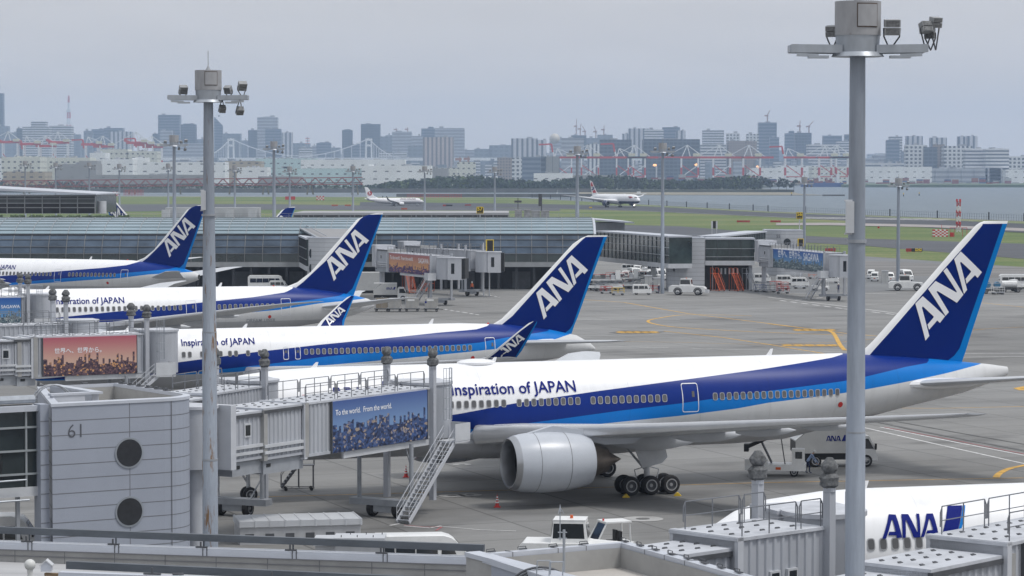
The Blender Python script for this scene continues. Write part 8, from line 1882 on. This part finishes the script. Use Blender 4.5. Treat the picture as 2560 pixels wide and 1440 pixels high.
p = P(1387, 347, 8150); mb = MB(); mb.ball((0, 0, 0), 16, 14); o = mb.build("roof_dome", mat("dome_cream", (.55, .50, .42), .5, var=.05), smooth=True); o.location = p; tag(o, "pale round dome on the rooftop left of the tall cranes", "dome")
# suspension bridge
YB = 7450; sb = thing("suspension_bridge", "white suspension bridge with two pylons crossing the skyline", "bridge", (0, 0, 0)); WB = mat("bridge_white", (.74, .76, .78), .5, var=.03); tops = []
for u, vt in ((577, 346), (922, 346)):
    p = P(u, vt, YB); b_ = P(u, 402, YB); mb = MB()
    for sx in (-1, 1): mb.beam((p.x + sx * 8.6, YB, 1.4), (p.x + sx * 7, YB, p.z), 4.4)
    for z in (p.z - 3, (p.z + b_.z) / 2 + 12): mb.box(p.x - 8, p.x + 8, YB - 2, YB + 2, z - 3.5, z + 2)
    mb.build("pylon", WB, sb); tops.append(p)
zd = P(750, 397, YB).z; x0, x1 = P(478, 0, YB).x, P(1022, 0, YB).x; mb = MB(); mb.box(x0 - 250, x1 + 700, YB - 10, YB + 10, zd - 5, zd + 3); mb.build("deck", WB, sb); mb = MB(); mh = MB()
def cable(pa_, pb_, sag, y):
    pts = []
    for k in range(17): t = k / 16; pts.append(Vector((pa_.x + (pb_.x - pa_.x) * t, y, pa_.z + (pb_.z - pa_.z) * t - sag * 4 * t * (1 - t))))
    for a, b in zip(pts[:-1], pts[1:]): mb.beam(a, b, 1.8)
    for q in pts[1:-1]: mh.beam((q.x, y, zd), q, .7)
for y in (YB - 10, YB + 10):
    cable(tops[0], tops[1], tops[0].z - zd - 8, y); cable(Vector((x0, 0, zd + 4)), tops[0], 18, y); cable(tops[1], Vector((x1, 0, zd + 4)), 18, y)
mb.build("main_cables", WB, sb); mh.build("hangers", WB, sb)
# industrial belt and port
I_ = [(-60, 48, 396, 4300, "wh", "white low plant with window rows at the left edge", {}), (4, 100, 393, 4100, "cr", "cream plant with rows of openings, upper left shore", dict(step=[(.3, 1, 2)])), (95, 225, 394, 4200, "cr", "long plain cream plant behind the grey sheds, left shore", {}), (140, 240, 410, 3900, "gy", "plain grey shed right of the tan roofed hall, left shore", dict(step=[(.55, 1, 8)])), (8, 112, 429, 3700, "tn", "tan hall with brown roof just above the red truss bridge", {}), (224, 262, 382, 4600, "wh", "white block left of the dotted cream tower block", {}), (251, 319, 373, 4900, "cr", "cream block with dotted windows, higher than its neighbours", {}), (317, 392, 378, 4900, "cr", "cream block with arched openings near the red cranes", {}), (240, 332, 398, 4200, "wh", "white irregular plant with balconies, left of the ribbon window hall", {}), (330, 362, 393, 4250, "wh", "narrow white block between the two wide white halls", {}), (358, 562, 405, 4050, "wh", "wide white hall with a dark ribbon window behind the masts", {}), (215, 520, 437, 3620, "gy", "low flat grey hall behind the red truss bridge", {}), (562, 652, 403, 4300, "tn", "tan roofed hall right of the rust patched mast", {}), (592, 668, 418, 3900, "wh", "white silos hall right of the rust patched mast", {}),
 (640, 790, 396, 4700, "aq", "long white warehouse left of the radio mast", {}), (752, 1012, 399, 4600, "wh", "very long white warehouse below the bridge cables", {}), (655, 905, 421, 4000, "aq", "pale aqua plant with dark window rows", {}), (645, 748, 441, 3650, "gy", "low grey plant just above the red truss, near the brown footed mast", {}), (904, 1078, 414, 3950, "wh", "big white plant with brown windows, left of the wood", dict(step=[(.1, .15, 3)])), (1020, 1120, 421, 4200, "gy", "grey plant above the left end of the wood", {}), (1075, 1142, 420, 4300, "cr", "cream plant with tanks above the wood", {}), (1143, 1188, 405, 4600, "cr", "cream stepped plant with thin antennas above the wood", dict(cranes=((1149, 392, 0), (1170, 390, 0)))), (1140, 1250, 440, 4100, "ws", "long white arched terminal shed above the wood", {}), (1335, 1432, 433, 4200, "wh", "white low halls at the foot of the grey silo box", {}),
 (1364, 1399, 391, 4500, "sl", "grey windowless silo box with vertical seams", {}), (1352, 1365, 391, 4500, "gd", "dark lattice stair frame attached to the grey silo box", {}), (1430, 1560, 438, 4300, "gy", "dark low hull like building with red base above the wood", {}), (2030, 2140, 417, 5400, "cr", "long cream warehouse behind the red and white cranes", {}), (1945, 2040, 414, 5500, "wh", "white sheds left of the long cream warehouse", {}), (2155, 2330, 417, 5400, "wh", "white warehouse with sloping ramp, right of the tallest mast", {}), (2325, 2520, 421, 5450, "lt", "pale lilac warehouse with dark seams across the water", dict(ribs=6)), (2515, 2640, 424, 5400, "wh", "white warehouse at the right edge across the water", {}), (2160, 2290, 408, 5900, "wr", "long banded building behind the sloping ramp", {}), (1880, 1960, 420, 5300, "wh", "white sheds behind the control deck building", {})]
for (u0, u1, vt, Y, k, lab, kw) in I_: building(u0, u1, vt, Y, k, lab, "factory", "waterfront industry", dp=60, **kw)
p = P(1870, 447, 3600); cd = thing("control_deck_building", "flat grey building with a wide overhanging deck rising from the wood", "building", (p.x, 3600, 1.6)); mb = MB(); mb.box(-9, 9, 0, 16, 0, 8); mb.build("base", GREYM, cd); mb = MB(); mb.loft([[Vector((x * k, y, z)) for x, y in ((-1, -2), (1, -2), (1, 18), (-1, 18))] for k, z in ((9, 8), (14, 11.5), (14, 13.2))]); mb.build("deck", GREYL, cd)
# container cranes
def gantry(label, u, Y, vt, col2, boom_up=False, group="red and white container cranes", s=1.0, flip=1, vg=396, bl_=3.6, bt=2.6):
    p = P(u, 455, Y); zt = P(u, vt, Y).z; r = thing("container_crane", label, "crane", (p.x, Y, 1.4), 0, group); zb = P(u, vg, Y).z - 1.4 if Y > 4700 else 36 * s; za = zt - 1.4; w_ = 15 * s; mb = MB()
    for sx in (-1, 1):
        for sy in (0, 18):
            mb.mi = 0; mb.beam((sx * w_, sy, 0), (sx * w_, sy, zb * .35), 2.0); mb.mi = 1; mb.beam((sx * w_, sy, zb * .35), (sx * w_, sy, zb * .65), 2.0); mb.mi = 0; mb.beam((sx * w_, sy, zb * .65), (sx * w_, sy, zb), 2.0)
        mb.mi = 1 if sx > 0 else 0; mb.beam((sx * w_, 0, zb * .3), (-sx * w_, 0, zb * .75), 1.4)
    mb.beam((-w_, 0, zb * .3), (w_, 0, zb * .3), 1.6); mb.build("legs", [WB, RED], r)
    mb = MB(); mb.box(-w_ * 1.2, w_ * 2.6 * flip if flip > 0 else w_ * 1.2, 6, 10, zb, zb + 3.5) if flip > 0 else mb.box(-w_ * 1.6, w_ * 1.2, 6, 10, zb, zb + 5); mb.build("girder", RED, r)
    mb = MB(); mb.box(w_ * .4, w_ * 1.2, 3, 13, zb + 3.5, zb + 9); mb.build("machine_house", mat("house_cream", (.6, .58, .45), .5), r)
    mb = MB()
    if boom_up: mb.mi = 0; mb.beam((-w_, 8, zb), (-w_ * 1.25, 8, za * .86), 2.6); mb.mi = 1; mb.beam((-w_ * 1.25, 8, za * .80), (-w_ * 1.4, 8, za), 3.0); mb.beam((-w_ * 1.4, 8, za), (-w_ * 2.9, 8, za - 1), 2.6)
    else: mb.mi = 1; mb.beam((-w_, 8, zb + 2), (-w_ * bl_, 8, zb + 2 + (6 if bt > 3 else 0)), bt)
    mb.build("boom", [WB, RED], r)
    mb = MB(); ap = (-w_ * .3, 8, zb + 24 * s) if not boom_up else (-w_ * .7, 8, zb + 18 * s); mb.beam((-w_, 8, zb), ap, 1.6); mb.beam((w_ * .1, 8, zb), ap, 1.6); mb.beam(ap, (w_ * 1.6, 8, zb + 3), 1.2)
    if not boom_up: mb.beam(ap, (-w_ * 3.0, 8, zb + 2), .9)
    mb.build("apex_frame", [WB], r); return r
for k, (u, vt, up, lb) in enumerate(((1408, 360, True, "left of the two cranes with raised red boom tips"), (1475, 385, False, "crane with lowered boom between the two raised ones"), (1563, 359, True, "right of the two cranes with raised red boom tips"), (1592, 395, False, "crane behind the right raised boom, beside the light mast"), (1725, 380, False, "all red looking crane left of the tallest central tower"), (1805, 380, False, "first crane below the white twins"), (1880, 381, False, "second crane below the white twins"), (1985, 366, True, "crane with raised boom left of the blue container ship"), (2070, 382, False, "left of the two close cranes beside the tallest mast"), (2100, 382, False, "right of the two close cranes beside the tallest mast"))):
    gantry(lb, u, 4850, vt, None, up)
for k, (u, lb) in enumerate(((25, "red crane row, first from the left edge, above the cream plant"), (78, "red crane row, second from the left edge"), (118, "red crane row, third from the left edge"), (150, "red crane row, fourth from the left edge"), (232, "red crane near the close cluster of towers, left one"), (262, "red crane near the close cluster of towers, right one"), (345, "folded red crane left of the slim mast head, left one"), (363, "folded red crane left of the slim mast head, middle one"), (385, "folded red crane left of the slim mast head, right one"))):
    gantry(lb, u, 5500, 345 + (k * 7) % 12, None, k % 3 == 1, "red cranes behind the left shore", 1.0, -1, 358 + (k * 5) % 14, 1.9, 5)
# container ship, stacks of boxes
sh = thing("container_ship", "blue container ship with stacked boxes moored left of the tallest mast", "ship", (P(2055, 460, 4700).x, 4700, -2)); s_ = SPX(4700); mb = MB(); L = 95 / s_ / 2 * 1.1
mb.loft([[Vector((x, y * w_, z)) for x, w_ in ((-L, 6), (-L * .9, 9), (L * .8, 9), (L, 2)) for y in (1,)] + [Vector((x, -w_, z)) for x, w_ in ((L, 2), (L * .8, 9), (-L * .9, 9), (-L, 6))] for z in (0, 9)]) if False else mb.box(-L, L, -8, 8, 0, 7); mb.build("hull", mat("ship_blue", (.02, .06, .22), .5, var=.1), sh)
CT = [mat("container_maroon", (.20, .03, .035), .6, var=.1), mat("container_navy", (.03, .06, .17), .6, var=.1), mat("container_grey", (.35, .36, .36), .6, var=.1), mat("container_rust", (.26, .10, .06), .6, var=.1)]
mb = MB(); rr = random.Random(9)
for k in range(14):
    for j in range(rr.randint(1, 3)): mb.mi = rr.choice((0, 0, 0, 3, 1)); x = -L * .95 + k * L * .11; mb.box(x, x + L * .1, -7, 7, 7 + j * 2.6, 9.5 + j * 2.6)
mb.build("deck_boxes", CT, sh); mb = MB(); mb.box(L * .68, L * .82, -6, 6, 7, 22); mb.build("bridge_house", VWHITE, sh)
mb = MB(); u = 1930.0
while u < 2620:
    Y = rr.uniform(4950, 5150); p = P(u, 455, Y)
    for j in range(rr.randint(1, 4)): mb.mi = rr.choice((0, 0, 1, 2, 2, 3)); mb.box(p.x, p.x + 11.5, Y, Y + 6, 2.4 + j * 2.6, 4.9 + j * 2.6)
    u += rr.choice((16, 17, 19, 30))
u = 1400.0
while u < 1930:
    Y = rr.uniform(4450, 4700); p = P(u, 455, Y)
    for j in range(rr.randint(3, 7)): mb.mi = rr.choice((0, 2, 1, 2, 2, 3, 0)); mb.box(p.x, p.x + 11.5, Y, Y + 6, 1.6 + j * 2.6, 4.1 + j * 2.6)
    u += rr.choice((16, 17, 22, 30))
tag(mb.build("stacked_containers", CT), "countless stacked shipping containers along the port across the water", "containers", None, "stuff")
# flare stacks, small craft, buoys, raft
for k, (u, v) in enumerate(((1637, 413), (1741, 412), (1895, 417))):
    p = P(u, v, 5000); r = thing("flare_stack", ("flare stack left of the light mast, small flame", "flare stack beside the all red crane, small flame", "flare stack under the tallest central tower, small flame")[k], "chimney", (p.x, 5000, 1.4)); mb = MB(); mb.cyl((3, 0, 0), (3, 0, p.z - 3), 1.3, n=6); mb.build("stack", GREYL, r); mb = MB(); mb.ball((0, 0, p.z - 1.4), 2.4, 8, sx=1.6); mb.build("flame", mat("flame", (1, .5, .2), .5, var=0, emit=1.3), r)
def boat(label, u, v, L, col):
    p = G(u, v, -2); r = thing("small_boat", label, "boat", (p.x, p.y, -2)); mb = MB(); mb.loft([[Vector((x, y, z)) for x, y in ((-L / 2, -1.4), (L * .3, -1.6), (L / 2, 0), (L * .3, 1.6), (-L / 2, 1.4))] for z in (0, 1.4)]); mb.build("hull", col, r); mb = MB(); mb.box(-L * .25, L * .05, -1, 1, 1.4, 3.4); mb.beam((0, 0, 3.4), (0, 0, 6), .2); mb.build("wheelhouse", VWHITE, r)
boat("workboat with white wheelhouse behind the runway airliner", 1600, 486.5, 14, VWHITE); boat("tiny dinghy left of the runway airliner's wing", 1394, 489, 5, GREYM)
for k, (u, v) in enumerate(((1979, 487, ), (2259, 489), (2298, 487))):
    p = G(u, v + 2, -2); r = thing("buoy", ("small buoy under the pine at the wood's tip", "left of the two small yellow topped buoys right of the tallest mast", "right of the two small yellow topped buoys right of the tallest mast")[k], "buoy", (p.x, p.y, -2)); mb = MB(); mb.cyl((0, 0, 0), (0, 0, 2.0), .7, .3, n=8); mb.build("float", BLACK, r); mb = MB(); mb.cyl((0, 0, 2), (0, 0, 3.6), .5, n=6); mb.build("top_mark", YELLOW, r)
p = G(2084, 490, -2); mb = MB(); mb.box(-12, 12, -1.5, 1.5, 0, 1.5); o = mb.build("floating_raft", mat("raft_wood", (.09, .085, .075), .8, var=.4, scale=.6, stretch=(1, 1, 3))); o.location = p; o.rotation_euler = (0, 0, .3); tag(o, "dark floating raft in the water left of the tallest mast", "raft")
# ------------------------------------------------------------------ the hazy air
hb = MB(); hb.box(-6300, 6300, -700, 15900, -5.2, 420); hz = hb.build("haze", [])
hz.data.materials.clear(); m = bpy.data.materials.new("haze_air"); m.use_nodes = True; N = m.node_tree.nodes; N.clear(); o_ = N.new("ShaderNodeOutputMaterial"); pv = N.new("ShaderNodeVolumePrincipled")
pv.inputs["Color"].default_value = (.58, .74, 1.0, 1); pv.inputs["Density"].default_value = 0.000074; pv.inputs["Anisotropy"].default_value = 0.0
m.node_tree.links.new(pv.outputs[0], o_.inputs["Volume"]); hz.data.materials.append(m); hz.display_type = "WIRE"; tag(hz, "pale blue grey haze over the bay and city", "haze", None, "stuff")
